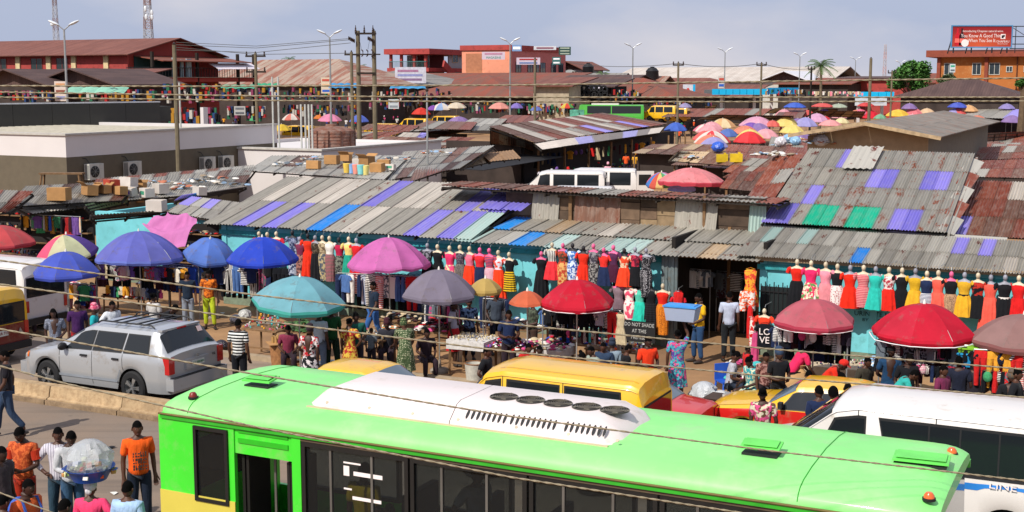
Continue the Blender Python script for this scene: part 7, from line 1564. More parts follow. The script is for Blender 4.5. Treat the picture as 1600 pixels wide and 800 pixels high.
bpy.data.objects.remove(lv)
bt = hang(1196, 505, 30.2, 'tee', '101218', None, 'with white letters beside the orange red garments', mode='t', face=0, sc=.95)
text_part('LO\nVE', bt, (0, -.055, -.33), (R(90), 0, 0), .24, mat('print_white', 'e8dcd8'))
hang(1060, 455, 31.2, 'dress', 'c02020', None, 'beside the grey door leaf', mode='t', face=10, sc=.8)
dress_form(1060, 453, 'small scarlet child dress beside the grey door leaf', 'c81828', 'd02030', 'short', 'grey', t=31.3, sc=.85)
hang(1173, 420, 31.2, 'dress', 'd89830', ('c84030', 'floral'), 'at the right edge of the doorway', mode='t', face=5, sc=1.0)
for i, (y, c) in enumerate(((455, 'e05828'), (478, 'c02020'), (496, 'c02020'), (520, 'c04878'))): hang(1168 + i * 4, y, 31.0 - i * .1, 'narrow' if i else 'shorts', c, None if i % 2 else ('d8d4cc', 'floral'), 'in the bundle at the right doorway edge', mode='t', sc=1.1)
nb = thing('notice_board', 'black painted notice with white stencilled words DO NOT SHADE AT THIS PREMISES', 'sign', at_t(972, 532, 31.2), ANG)
part('board', MB().box(0, 0, 0, .92, .04, .55), mat('notice_black', '18181a', .7), nb); sw = mat('stencil_white', 'b8b8b4', .8)
for i, l_ in enumerate(('DO NOT SHADE', 'AT THIS', 'PREMISES')): text_part(l_, nb, (.48, -.006, .46 - i * .17), (R(90), 0, 0), .14, sw, sx=.8)
def paint_text(txt, px, py, size, m, sx=1, rot=0):
 p = at_t(px, py, 31.985); o = text_part(txt, wr, local(wr, p), (R(90), 0, 0), size, m, sx=sx, depth=.003); o['label'] = 'dark hand painted words ' + txt
dkp = mat('paint_dark_teal', '123c40', .8)
paint_text('DO NOT', 1364, 482, .17, dkp, 1.2); paint_text('URINATE HERE', 1371, 492, .17, dkp, 1.0); paint_text('BY ORDER', 1367, 501, .11, dkp, 1.2)
def grille(px, py0, py1, w, lab, t=31.9):
 a = at_t(px, py1, t); b = at_t(px, py0, t); h = b.z - a.z; g_ = thing('window_grille', lab, 'grille', a, ANG); n = int(w / .11)
 for i in range(n + 1): part('bar', MB().box(i * w / n - .012, -.02, 0, i * w / n + .012, .0, h + (.08 if i % 2 else .02)), BLACK(), g_)
 part('rail', MB().box(-.05, -.03, h * .2, w + .05, -.021, h * .2 + .03).box(-.05, -.03, h * .8, w + .05, -.021, h * .8 + .03), BLACK(), g_)
 part('opening', MB().box(0, .003, .05, w, .07, h - .05), mat('dark_opening', '141e20', .9), g_)
grille(1188, 444, 500, .9, 'black iron window grille left of the right dress row'); grille(958, 440, 500, 1.1, 'black iron grille behind the low row of dresses')
# garments under the umbrellas
PAL = ['101218', '1c2848', 'c02020', 'd8d4cc', 'c04878', '606870', '48689c', '3c8c5c', 'd89830', '6c4c90', '3c1c24', '40a8a8', 'b8a888', '101218', '1c2848']
PATS = [None, None, ('d8d4cc', 'stripe'), None, ('606870', 'floral'), ('101218', 'check'), ('d8d4cc', 'vstripe'), None]
def row(px0, py0, px1, py1, n, t, kinds, place, pal=None, sc=.9, rl_=True, seed=0):
 rs = random.Random(seed + int(px0)); pal = pal or PAL
 p0, p1 = at_t(px0, py0, t), at_t(px1, py1, t)
 if rl_: rail(p0 + Vector((0, 0, .03)), p1 + Vector((0, 0, .03)), 'steel clothes rail ' + place)
 n = int(n * 1.45)
 for i in range(n):
  f = (i + .5) / n; px, py = px0 + (px1 - px0) * f, py0 + (py1 - py0) * f
  hang(px + rs.uniform(-1, 1), py + rs.uniform(-.5, .5), t + rs.uniform(-.12, .12), rs.choice(kinds), rs.choice(pal), rs.choice(PATS), place, sc * rs.uniform(.85, 1.05), 't', rs.uniform(-35, 35))
 if rl_ and t < 32:  # extra black goods, added to deepen the shade under the umbrellas
  k = int(n * .7)
  for i in range(k):
   f = (i + .5) / k; hang(px0 + (px1 - px0) * f, py0 + (py1 - py0) * f - 4, t + .55, rs.choice(['tee', 'trousers', 'dress']), rs.choice(['101218', '101218', '1c2848', '3c1c24']), None, 'behind those ' + place.replace('in the bundle ', ''), sc * 1.15, 't', rs.uniform(-25, 25))
row(150, 414, 290, 420, 17, 28.6, ['tee', 'tee', 'shorts'], 'under the large periwinkle umbrella', ['d8d4cc', 'c04878', 'c02020', 'd89830', 'b8a888', 'c02020', '6c4c90', '101218'], .68)
row(165, 446, 255, 452, 9, 28.9, ['shorts', 'tee'], 'low below the periwinkle umbrella', None, .6, False, 3)
row(100, 444, 150, 446, 5, 28.6, ['tee', 'dress'], 'behind the white van window', ['3c8c5c', '2848a0', 'd89830', 'c04878'], .75)
row(262, 414, 310, 418, 5, 29.5, ['tee', 'dress'], 'under the tilted light blue umbrella', ['2848a0', '48689c', 'd8d4cc', '606870'], .8)
row(338, 412, 400, 416, 8, 29.8, ['tee', 'trousers'], 'below the deep blue umbrella', ['c02020', '101218', '1c2848', '101218', '48689c'], .95)
row(395, 418, 450, 420, 6, 31.5, ['trousers', 'dress'], 'on the wall behind the pale aqua umbrella', ['1c2848', '101218', 'c04878', '101218'], .95, False)
row(528, 428, 700, 436, 16, 31.0, ['trousers', 'trousers', 'narrow', 'tee'], 'under the mauve umbrella', ['c02020', '101218', '1c2848', '48689c', 'd8d4cc', 'c02020', '101218', '1c2848'], .98)
row(664, 476, 716, 480, 14, 27.6, ['narrow'], 'in the grey umbrella bundle', ['c02020', 'c04878', 'd8d4cc', '3c1c24', '1c2848', '606870'], .7)
row(755, 468, 788, 470, 6, 29.2, ['trousers', 'narrow'], 'on the rack below the straw umbrella', ['101218', '1c2848', '101218'], .8)
row(848, 484, 970, 488, 17, 27.6, ['tee', 'trousers', 'shorts', 'bag', 'tee'], 'under the bright red domed umbrella', ['101218', '101218', '606870', '101218', '48689c', 'd8d4cc', '101218', 'b8a888', 'c02020', '101218'], .62)
row(870, 515, 950, 518, 15, 27.4, ['narrow', 'bag'], 'low below the bright red umbrella', ['101218', 'c04878', '1c2848', '101218', '40a8a8', '3c1c24'], .42, False)
row(953, 488, 975, 490, 2, 27.2, ['dress', 'trousers'], 'at the right rim of the bright red umbrella', ['c02020', 'b8a888'], .85, False)
row(1212, 514, 1325, 520, 14, 26.9, ['tee', 'bag', 'narrow', 'shorts'], 'under the faded rose umbrella', ['101218', '101218', '606870', '101218', 'c04878', '101218', 'd8d4cc', '2c2430'], .66)
row(1375, 532, 1512, 542, 18, 26.4, ['tee', 'narrow', 'shorts', 'bag', 'tee'], 'under the wide bright red umbrella', ['101218', '101218', '3c1c24', '101218', 'c04878', '1c2848', '101218', '606870'], .66)
row(1395, 566, 1500, 576, 16, 26.2, ['narrow', 'narrow', 'bag'], 'low below the wide red umbrella', ['101218', '3c1c24', 'c04878', '101218', '1c2848'], .5, False)
row(1522, 548, 1598, 552, 8, 26.1, ['tee', 'trousers', 'bag'], 'under the dusty brown umbrella', ['101218', '1c2848', '101218', 'd89830', 'c02020'], .75)
row(1535, 578, 1600, 584, 8, 25.9, ['narrow', 'bag'], 'below the dusty brown umbrella', ['c02020', '101218', '3c8c5c', 'd8d4cc', '101218'], .6, False)
row(4, 400, 60, 402, 5, 30, ['tee', 'dress'], 'below the faded red umbrella', ['3c1c24', 'b8a888', '101218'], .8)
row(32, 336, 126, 340, 14, 34, ['dress', 'tee', 'narrow'], 'below the curled grey roof edge', ['3c1c24', '6c4c90', '3c8c5c', '2848a0', '101218', 'd89830', 'c02020', '101218'], .75)
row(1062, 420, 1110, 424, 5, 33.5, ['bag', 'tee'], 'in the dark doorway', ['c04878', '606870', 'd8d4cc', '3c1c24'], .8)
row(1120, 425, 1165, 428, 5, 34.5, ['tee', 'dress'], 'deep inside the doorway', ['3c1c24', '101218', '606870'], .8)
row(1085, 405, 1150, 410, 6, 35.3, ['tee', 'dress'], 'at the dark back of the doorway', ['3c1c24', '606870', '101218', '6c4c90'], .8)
BR_ = ['c02020', 'd8d4cc', 'c04878', '101218', '40a8a8', 'd89830']
def stall(px, py, w, d, h, cols, lab, goods, n=60, boxes=False, hh=.18, rot=0, cloth=None, seed=1, rnd_=False, lo=.05, hi=.12):
 p = at_z(px, py, 0); table(p, w, d, h, 'wooden market table ' + lab if not rnd_ else 'round wooden stool table ' + lab, rot, cloth, rnd_)
 heap(p + Vector((0, 0, h + (.014 if cloth else .002))), w * .96, d * .96, hh, n, cols, goods + ' ' + lab, seed=seed, boxes=boxes, rot=rot, lo=lo, hi=hi)
stall(420, 556, 1.1, .8, .75, BR_, 'right of the man in the striped shirt', 'bright trinkets heaped', 90, True, .35, lo=.03, hi=.07)
stall(578, 570, 1.2, .7, .72, ['c8a878', 'd8d4cc', '606870', 'b8a888', 'c04878'], 'below the woman in green', 'pale packets piled', 80, True, .22, lo=.03, hi=.08)
stall(685, 565, .95, .95, .85, ['c02020', '101218', 'd8d4cc', '3c1c24', 'c04878'], 'right of the woman in the green patterned dress', 'folded clothes heaped', 70, False, .3, rnd_=True, seed=2)
stall(739, 583, 1.0, .8, .85, ['d8ccb0', 'c8b890', 'd8d4cc', 'b8a070'], 'left of the black shirted youth', 'small white and cream trinkets', 120, True, .08, cloth='c8c4c0', seed=3, lo=.02, hi=.05)
stall(800, 590, 1.0, .8, .75, ['c04878', '6c4c90', 'd8d4cc', 'c02020', '101218'], 'right of the black shirted youth', 'pink and violet socks heaped', 90, False, .32, seed=0, lo=.04, hi=.09)
stall(850, 575, 1.3, .9, .55, ['c04878', 'd8d4cc', '101218', 'b8a888'], 'behind the yellow minibus', 'folded shirts spread', 80, False, .15, cloth='b8b4b0', seed=1)
stall(895, 568, 1.2, .9, .6, ['c04878', 'd8d4cc', 'c02020', '101218', '2848a0'], 'below the bright red umbrella', 'striped pink clothes heaped', 90, False, .35, seed=2)
stall(965, 580, 1.4, .9, .6, ['d8d4cc', '101218', 'b8a888', '2848a0', 'e05828'], 'in front of the seated traders', 'mixed small goods', 90, True, .15, seed=3, lo=.03, hi=.08)
stall(1165, 605, .9, .7, .5, ['d8d4cc', '40a8a8', 'c04878'], 'beside the seated women', 'printed cloth folded', 40, False, .12, seed=1)
stall(1300, 605, 1.6, .9, .55, ['d8d4cc', '101218', 'c04878', 'b8a888', '48689c'], 'below the faded rose umbrella', 'small jars and bottles', 130, True, .1, cloth='b8a88c', seed=2, lo=.02, hi=.05)
stall(1450, 618, 1.7, .9, .6, ['c04878', 'c02020', 'd8d4cc', '101218', 'd8d4cc'], 'below the wide bright red umbrella', 'red and pink clothes heaped', 90, False, .3, seed=0)
stall(1385, 612, 1.0, .8, .6, ['d8d4cc', '8cb0d0', 'c8a8c8', '8cb0d0'], 'left of the wide bright red umbrella', 'pale blue nets and lace', 60, False, .35, seed=3, lo=.08, hi=.16)
stall(1560, 640, 1.6, .9, .6, ['101218', 'c02020', 'd89830', '3c8c5c', 'd8d4cc'], 'below the dusty brown umbrella', 'bags and shoes piled', 90, False, .3, seed=1)
stall(100, 470, 1.0, .7, .5, ['c04878', 'd8d4cc', 'e08898'], 'behind the braided woman', 'pink and white clothes', 60, False, .4, seed=2)
stall(205, 490, 1.7, .7, .55, ['101218', 'd8d4cc', 'c02020', '1c2848'], 'behind the silver car roof', 'folded striped clothes', 90, False, .3, seed=3)
stall(250, 478, 1.4, .6, .7, ['101218', '606870', '3c1c24'], 'under the periwinkle umbrella', 'black bags and shoes', 60, False, .2, seed=1)
stall(470, 555, 1.3, .8, .7, ['3c5c30', '2c3c24', '48683c', '3c5030'], 'under the pale aqua umbrella', 'leafy vegetables heaped', 80, False, .25, seed=0)
stall(810, 545, 1.5, .8, .6, ['101218', '1c2848', 'd8d4cc', '606870', '48689c'], 'before the turquoise wall near the orange umbrella', 'dark garments folded', 80, False, .2, seed=2)
stall(760, 538, 1.3, .7, .5, ['2848a0', '1c2848', '3c8c5c', 'd8d4cc'], 'at the wall below the straw umbrella', 'blue cloth and caps', 60, False, .25, seed=1)
stall(700, 530, 1.1, .7, .4, ['101218', '1c2848', '606870'], 'between the grey umbrella and the wall', 'black hats piled', 50, False, .3, seed=0)
stall(630, 520, 1.3, .7, .4, ['101218', 'b8a888', '3c1c24', '606870'], 'at the wall behind the seated women', 'dark bundles stacked', 60, False, .25, seed=3)
def basket(px, py, r, h, lab, m=None, lid=False):
 p = at_z(px, py, 0); T = thing('basket', lab, 'basket', p); mb = MB()
 pr = [(r * .8 * (1 + .02 * (i % 2)) + (r * .2) * i / 14, h * i / 14) for i in range(15)]; mb.lathe([(.001, 0)] + pr + [(r * .95, h - .01), (r * .8, h * .5), (.001, h * .4)], 20)
 part('weave', mb, m or mat('wicker', '9c6c44', .85, var=.35, sc=14, bump=.5), T); part('rim', MB().rings([[((r + .015 * math.cos(b_)) * math.cos(a), (r + .015 * math.cos(b_)) * math.sin(a), h + .015 * math.sin(b_)) for b_ in (0, 1.57, 3.14, 4.71)] for a in [k * math.pi / 10 for k in range(21)]], caps=False), mat('wicker_rim', '7c5434', .85), T)
 if lid: part('tray', MB().cbox((0, 0, h + .03), (r * 2.3, r * 1.9, .02), Matrix.Rotation(.4, 3, 'Z')), CART, T); [part('packet', MB().cbox((ru(-.2, .2), ru(-.12, .12), h + .12), (.05, .05, .17)), mat('tan_packet', 'b89058'), T) for _ in range(8)]
 return T
basket(439, 576, .27, .62, 'tall brown wicker basket with tan packets on a tray', lid=True); basket(741, 600, .22, .5, 'white woven bucket below the white trinket table', mat('white_plastic_weave', 'b8b4a8', .7, var=.2, sc=12)); basket(469, 585, .16, .3, 'small yellow brown basket by the aluminium basin')
def basin(p, r, h, m, lab, name='basin', tagit=True):
 T = thing(name, lab, 'basin', p); part('bowl', MB().lathe([(.001, .0), (r * .7, 0), (r * .95, h * .9), (r * 1.05, h), (r * 1.05, h + .008), (r * .93, h * .92), (r * .68, .01), (.001, .01)], 24), m, T)
 for s_ in (-1, 1): part('handle', MB().tube([(s_ * r, -.05, h * .8), (s_ * (r + .05), -.03, h * .85), (s_ * (r + .05), .03, h * .85), (s_ * r, .05, h * .8)], .008, 5), m, T)
 return T
ALU = mat('aluminium', 'a8a8a4', .35, .7)
basin(at_z(515, 583, 0), .3, .26, ALU, 'large aluminium basin left of the girl in the flowered dress'); basin(at_z(543, 582, 0), .16, .14, ALU, 'small aluminium pot right of the large basin')
heap(at_z(515, 583, 0) + Vector((0, 0, .2)), .5, .5, .08, 30, ['d8d4cc', 'b8b8b8'], 'white bundles inside the large aluminium basin', seed=2)
def plastic_bag(p, r, lab, c='c8ccd0', tr=.4, name='plastic_bag'):
 rs = random.Random(int(p.x * 100)); mb = MB(); pr = []
 n, m = 22, 12; vs = []
 for j in range(m + 1):
  th = math.pi * j / m
  for i in range(n):
   a = i * 2 * math.pi / n; k = 1 + .10 * math.sin(5 * a + 3 * th) + .08 * math.sin(9 * a - 5 * th) + rs.uniform(-.05, .05); zz = -math.cos(th); zz = zz if zz < .3 else .3 + (zz - .3) * 1.3
   vs.append((r * math.sin(th) * math.cos(a) * k, r * math.sin(th) * math.sin(a) * k, r * (.78 * zz + .7)))
 mb.add(vs, [(j*n+i, j*n+(i+1)%n, (j+1)*n+(i+1)%n, (j+1)*n+i) for j in range(m) for i in range(n)])
 key = 'bagm' + c
 if key not in MATS:
  T = NT(key); T.set('Base Color', C(c)); T.set('Roughness', .25); T.set('Specular IOR Level', .7); T.bump(T.noise(T.coord(), 14, 6, .7), .9, .03)
  tb = T.n('ShaderNodeBsdfTransparent'); ms = T.n('ShaderNodeMixShader', {0: tr, 1: T.b.outputs[0], 2: tb.outputs[0]}); T.t.links.new(ms.outputs[0], T.out.inputs[0]); MATS[key] = T.m
 o = part(name, mb.mesh('bag', 25), MATS[key], None, p); return tag(o, lab, 'bag')
for (px, py, r, lab, c) in ((368, 497, .16, 'small grey plastic bag beside the striped shirt man', 'a8a8ac'), (383, 492, .2, 'crumpled white bag left of the pale aqua umbrella', 'b8b8b4'), (346, 540, .18, 'black bag with pink print beside the striped shirt man', '2c2830'), (1100, 622, .3, 'clear plastic bag on the wheelbarrow', 'b8bcc0'), (1127, 627, .22, 'cloudy plastic bag behind the red taxi bonnet', 'c8c8c8')):
 plastic_bag(at_z(px, py + 8, 0), r, lab, c, .1)
sk_ = thing('jute_sack', 'large tan cloth sack between the pink and the red shirted people', 'sack', at_z(1243, 625, .3)); mb = MB(); mb.ell((0, 0, .3), (.42, .3, .34), 20, 10); 
part('sack_cloth', mb, mat('tan_cloth', 'a88458', .9, var=.2, bump=.6, bsc=8), sk_); part('tied_neck', MB().lathe([(.12, 0), (.05, .08), (.1, .16), (.02, .17)], 10), mat('tan_cloth', 'a88458'), sk_, (.1, 0, .6))
mc = thing('cloth_sheet', 'mauve cloth draped from the grey roof down to the light blue umbrella', 'cloth', at_t(270, 335, 31.5))
pts = [at_t(262, 331, 32.2), at_t(306, 340, 31.4), at_t(287, 388, 30.3), at_t(221, 352, 31.6)]; A_, B_, C_, D_ = [p - mc.location for p in pts]
mb = MB(); mb.grid(lambda u, v: (A_ * (1-u) * (1-v) + B_ * u * (1-v) + C_ * u * v + D_ * (1-u) * v) + Vector((0, 0, -.30 * 4 * u * (1-u) * v - .07 * math.sin(v * 11 + u * 7))) + Vector((.05 * math.sin(v * 8), -.12 * math.sin(u * 17 + v * 2), 0)), 22, 18)
part('cloth', mb.mesh('cloth', 60), mat('mauve_cloth', 'c070a8', .8, var=.12, orand=0, trans=.2), mc)
for k_ in (0, 1): part('tie_cord', MB().tube([pts[k_] - mc.location, pts[k_] - mc.location + Vector((.1, .3, .1))], .01, 4), WOOD(), mc)
def tub(p, w, d, h, c, lid, lab, rot=0):
 T = thing('plastic_tub', lab, 'tub', p, ANG + R(rot)); m = mat('tub_' + c, c, .35, var=.05, orand=0, trans=.2)
 part('tub_body', MB().rings([[(x * k, y * k, z) for x, y in ((-w/2, -d/2), (w/2, -d/2), (w/2, d/2), (-w/2, d/2))] for z, k in ((0, .86), (h, 1))]).mesh('tub', 30), m, T)
 part('lid', MB().box(-w/2 - .02, -d/2 - .02, h, w/2 + .02, d/2 + .02, h + .03).box(-w/2 + .05, -d/2 + .05, h + .03, w/2 - .05, d/2 - .05, h + .045), mat('lid_' + lid, lid, .4, orand=0), T); return T
# people: near road
o_, J = person(('f', 14, 682), 'man in a black shirt and blue jeans walking at the left edge', -70, '1c1a20', '2c3c54', 'walk', h=1.76)
o_, J = person(('h', 33, 664), 'man in an orange patterned tunic and dark red trousers reading a phone', -10, ('c86030', 'a04020', 'floral', 1.6), 'a02c18', 'phone', topk='shirt', h=1.78, detail=True)
part('phone', MB().box(-.04, -.30, 1.12, .04, -.29, 1.26), BLACK(), o_); part('sleeve_trim', cached('slv', lambda: MB().tube([(-.185, .02, 1.36), (-.215, .03, 1.22)], [.083, .079], 12).tube([(.185, .02, 1.36), (.215, .03, 1.22)], [.083, .079], 12)), fabric('b03018'), o_)
person(('h', 90, 667), 'man in a white checked shirt and dark jeans standing behind the headload', 15, ('c8c4cc', '9c98a4', 'vstripe', 1.2), '2c4454', 'stand', h=1.74, topk='longshirt', detail=True)
o_, J = person(('h', 109, 670), 'man in a pale grey shirt and jeans looking down beside the checked shirt man', 35, 'b8b8bc', '34506c', 'phone', h=1.74, topk='longshirt', detail=True)
part('phone', MB().box(-.04, -.30, 1.12, .04, -.29, 1.26), BLACK(), o_)
o_, J = person(('h', 214, 657), 'man in a bright orange printed t shirt and black jeans by the bus', 25, 'e05818', '1c2434', 'stand', h=1.80, detail=True)
pr_ = MB(); rs = random.Random(5)
for a in range(3):
 for b in range(6):
  for c_ in range(2): pr_.box(-.105 + b * .036, -.178, 1.02 + a * .1 + c_ * .043, -.105 + b * .036 + rs.uniform(.012, .03), -.155, 1.02 + a * .1 + c_ * .043 + rs.uniform(.015, .038))
o = part('shirt_print', pr_, mat('print_dark', '3c302c', .8), o_); o['kind'] = 'stuff'
o_, J = person(('h', 41, 748), 'man in an orange shirt with a blue backpack in the foreground', 60, 'd06030', '2c3444', 'stand', h=1.74, detail=True)
part('backpack', MB().ell((0, .19, 1.22), (.17, .11, .24), 14, 9), mat('backpack_blue', '2c50a0', .7, var=.15), o_); part('strap', MB().tube([(.1, .12, 1.42), (.12, -.05, 1.47), (.13, -.13, 1.3), (.12, -.02, 1.05)], .02, 6).tube([(-.1, .12, 1.42), (-.12, -.05, 1.47), (-.13, -.13, 1.3), (-.12, -.02, 1.05)], .02, 6), mat('backpack_blue', '2c50a0'), o_)
o_, J = person(('h', 141, 750), 'woman in a pink top carrying a blue basin on her head', 180, 'e0406c', '3c3038', 'stand', 'scarf', h=1.66, hairc='c8c4c8', detail=True)
hp_ = J['hd'] + Vector((0, 0, .13)); bs = basin(hp_, .32, .17, mat('basin_blue', '1c4ca0', .35, orand=0), 'blue plastic basin balanced on the head of the woman in pink')
plastic_bag(hp_ + Vector((0, 0, .06)), .30, 'clear plastic sheet tied over the snacks in the blue basin', 'c8ccd0', .45); heap(hp_ + Vector((0, 0, .05)), .5, .5, .2, 40, ['d8a060', 'c8d0a0', 'd8d4cc', 'e05828', '88b060'], 'wrapped snacks inside the blue basin', seed=1, boxes=True, lo=.04, hi=.09)
person(('h', 98, 779), 'person with dark hair at the lower edge below the checked shirt man', 150, '2c2838', '2c2838', 'stand', h=1.66)
person(('h', 199, 751), 'man in a light blue shirt seen from behind below the orange t shirt', 170, '9cb8d8', '2c3444', 'stand', h=1.70, detail=True)
person(('h', -1, 697), 'person cut by the left edge beside the orange tunic man', 60, '3c3438', '2c2838', 'stand', h=1.70)
person(('h', 4, 772), 'person in a bright pink top at the lower left corner', 160, 'e03c78', '2c2838', 'stand', h=1.62)
sr = thing('sandal_rack', 'low rack of tan sandals at the bottom edge below the pink top', 'rack', at_z(178, 806, 1.1)); sr.location.z = 0; zs = 1.1
part('rack_board', MB().box(-.45, -.15, zs - .2, .45, .15, zs - .16), WOOD(), sr)
for x in (-.42, .42): part('leg', MB().box(x - .02, -.02, 0, x + .02, .02, zs - .2), WOOD(), sr)
for i in range(11):
 f = part('sandal', cached('sandal', lambda: MB().lathe([(.001, 0), (.05, 0), (.05, .018), (.001, .018)], 14, sy=2.2)), mat('sandal_tan', '8c6038', .7, orand=.3), sr, (-.42 + i * .083, ru(-.05, .05), zs - .04 + ru(-.02, .03)), (R(70), 0, R(ru(-14, 14))))
 part('sandal_strap', cached('sstrap', lambda: MB().tube([(-.05, .03, .01), (0, .05, .05), (.05, .03, .01)], .008, 5)), mat('sandal_gold', 'b89858', .5), f)
# people: market front
P = person
P(('h', 84, 482), 'woman with long black braids and a grey blouse behind the silver car', 20, ('606470', '8c90a0', 'dots', 1), '2c2c34', 'stand', 'braids', h=1.64)
P(('h', 120, 469), 'person in a purple shirt and red skirt left of the turquoise blouse', 25, '3c1c4c', 'a82028', 'stand', 'short', h=1.72)
P(('h', 147, 476), 'woman in a turquoise blouse and pink headscarf behind the silver car', 100, '209aa0', '2c3848', 'stand', 'wrap', h=1.62, hairc=('c04868', 'e08898', 'floral', 1))
P(('h', 175, 470), 'man in a white shirt behind the silver car roof', 50, 'c8ccd0', '2c3848', 'stand', h=1.70)
P(('h', 250, 475), 'person in black bending behind the silver car roof rails', 80, '18181c', '2c2c34', 'lean', h=1.66)
P(('h', 372, 498), 'man in a black and white striped polo shirt and black trousers', 165, ('d8d8d4', '141418', 'stripe', .85), '15161c', 'stand', h=1.76, detail=True)
o_, J = P(('h', 325, 422), 'standing figure in an orange blouse and lime trousers beside the hanging jeans', 0, ('d07020', '8c4018', 'floral', 1), 'a8b828', 'stand', 'bun', h=1.70)
P(('h', 292, 424), 'display figure in grey jeans and a dark top left of the lime trousers', 10, '1c2838', '808894', 'stand', h=1.68)
P(('h', 483, 508), 'woman in a red white and black dress under the pale aqua umbrella', 170, ('c8c0c0', 'a82028', 'floral', .8, '15161a'), ('c8c0c0', '15161a', 'floral', .8), 'stand', 'wrap', h=1.62, botk='dress', hairc='2c2028')
P(('h', 498, 484), 'person in a white vest beneath the pale aqua umbrella', 160, 'b8bcc4', '606c80', 'stand', h=1.68)
P(('h', 517, 478), 'person in a dark green shirt at the right under the aqua umbrella', 10, '1c4c28', '1c2c20', 'stand', h=1.72)
P(('h', 546, 497), 'girl in a yellow and red flowered dress behind the aluminium basin', 160, ('c8a840', 'a02c28', 'floral', 1.2), ('c8a840', 'a02c28', 'floral', 1.2), 'stand', 'bun', h=1.58, botk='dress')
P(('h', 556, 488), 'woman in a dark green blouse facing the girl in the flowered dress', 15, '1c5448', '28242c', 'hold', 'bun', h=1.64)
P(('h', 583, 440), 'person in blue jeans leaning at the wall under the mauve umbrella', -60, '1c2838', '305890', 'walk', h=1.72)
P(('h', 611, 492), 'seated woman in a green and orange striped top', -20, ('2c8060', 'd0784c', 'stripe', 1.1, 'd8d4cc'), '1c2838', 'sit', 'bun', h=1.66)
P(('h', 633, 506), 'woman in a dark green dotted dress bending beside the clothes table', 190, ('3c4c30', 'a8a888', 'dots', 1.2), ('3c4c30', 'a8a888', 'dots', 1.2), 'lean', 'wrap', h=1.68, botk='dress', hairc=('3c4c30', '8c8c60', 'dots', 1))
P(('h', 709, 470), 'woman in a white vest and red skirt at the scarf bundle', 80, 'a8a8b8', 'b02028', 'stand', 'short', h=1.64, botk='dress')
P(('h', 733, 466), 'seated person in a blue patterned shirt against the turquoise wall', 10, ('1c2c48', '6c88b0', 'floral', 1.2), '1c2030', 'stand', 'wrap', h=1.60, hairc='15161a')
P(('h', 775, 453), 'person in a dark top behind the rack of trousers', 20, '3c4450', '1c2030', 'stand', h=1.70)
o_, J = P(('h', 761, 542), 'youth in a black shirt with a white emblem left of the pink socks table', 70, '15161a', '15161a', 'stand', h=1.58, detail=True)
part('shirt_emblem', MB().lathe([(.055, 0), (.055, .01), (.03, .011), (.001, .01)], 14), mat('print_white', 'e8dcd8'), o_, (-.02, -.155, 1.24), (R(90), 0, 0)); part('hem_stripe', MB().rings(rings_of([(.93, .188, .15), (.96, .186, .148)], 20)), fabric('d8d4cc'), o_)
P(('h', 832, 468), 'seated man in a camouflage shirt holding something near the orange umbrella', -60, ('4c5444', '2c3028', 'floral', 1), '3c2c24', 'hold', h=1.62)
P(('h', 822, 535), 'person with a red scarf bending behind the yellow minibus', 30, 'b02020', '2c2028', 'sit', h=1.6)
P(('h', 843, 538), 'dark haired trader seated left of the heaped striped clothes', 0, '6c2c34', '2c2028', 'sit', h=1.6)
P(('h', 930, 540), 'person in a pale green shirt seated under the bright red umbrella', -60, '8c9488', '2c2830', 'sit', h=1.62)
P(('h', 956, 532), 'person in a grey shirt seated back to the camera', 170, '7c8c98', '2c2830', 'sit', 'wrap', h=1.66, hairc='2c3444')
P(('h', 975, 538), 'person in a black shirt seated facing the goods', 100, '141418', '2c2830', 'sit', h=1.62)
P(('h', 1013, 526), 'woman in an orange red blouse behind the yellow minibus', 20, 'd83818', '2c2830', 'hold', 'bun', h=1.66, detail=True)
o_, J = P(('h', 1059, 515), 'woman in a violet patterned dress holding up a blue lidded tub', 175, ('5c3c90', '40a0a8', 'floral', 1.3, 'c04878'), ('3c4468', '40a0a8', 'floral', 1.3, 'c04878'), 'raise', 'bun', h=1.66, botk='dress')
tub(J['hnr'] + Vector((.0, -.02, .0)), .72, .42, .30, 'a8b4cc', '3c8cd0', 'clear blue tub with a blue lid held up above the violet dress', 0)
P(('h', 1093, 458), 'young man in a yellow shirt and blue jeans at the doorway', -75, ('d8a818',), '284468', 'stand', h=1.78, detail=True)
P(('h', 1140, 455), 'man in a pale blue shirt and black trousers facing into the doorway', 178, 'b0b8cc', '1c2024', 'stand', h=1.80, detail=True)
P(('h', 1076, 452), 'person in a dark yellow shirt deeper inside the doorway', 160, 'b08c1c', '1c2024', 'stand', h=1.66) if False else P(('g', 11.6 - 12.1, 34.6), 'person in a dark yellow shirt deeper inside the doorway', 160, 'b08c1c', '1c2024', 'stand', h=1.66)
P(('h', 1142, 548), 'seated woman in a grey white blouse with folded cloth on her lap', 80, ('a8a8b0', '80808c', 'dots', 1.4), '2c3444', 'sithold', 'bun', h=1.68, detail=True)
P(('h', 1177, 556), 'seated woman in a turquoise print holding a child', -60, ('2c8c94', 'c8c8a8', 'floral', 1.2), ('2c8c94', 'c8c8a8', 'floral', 1.2), 'sithold', 'bun', h=1.64, botk='dress', detail=True)
heap(at_z(1158, 592, .55), .6, .4, .12, 30, ['d8d4cc', 'd8d4cc', 'c04878', '40a8a8'], 'white flowered cloth spread on the laps of the seated women', 'cloth', seed=2)
P(('h', 1197, 550), 'woman in a brown patterned blouse behind the flowered dress woman', 20, ('5c3430', 'a07870', 'floral', 1.2), '2c2028', 'stand', 'short', h=1.5)
P(('h', 1193, 606), 'woman in a brown dress with pink and white flowers beside the red taxi', 165, ('5c4430', 'c04878', 'floral', 1.1, 'c8c0a8'), ('5c4430', 'c04878', 'floral', 1.1, 'c8c0a8'), 'stand', 'bun', h=1.68, botk='dress', detail=True)
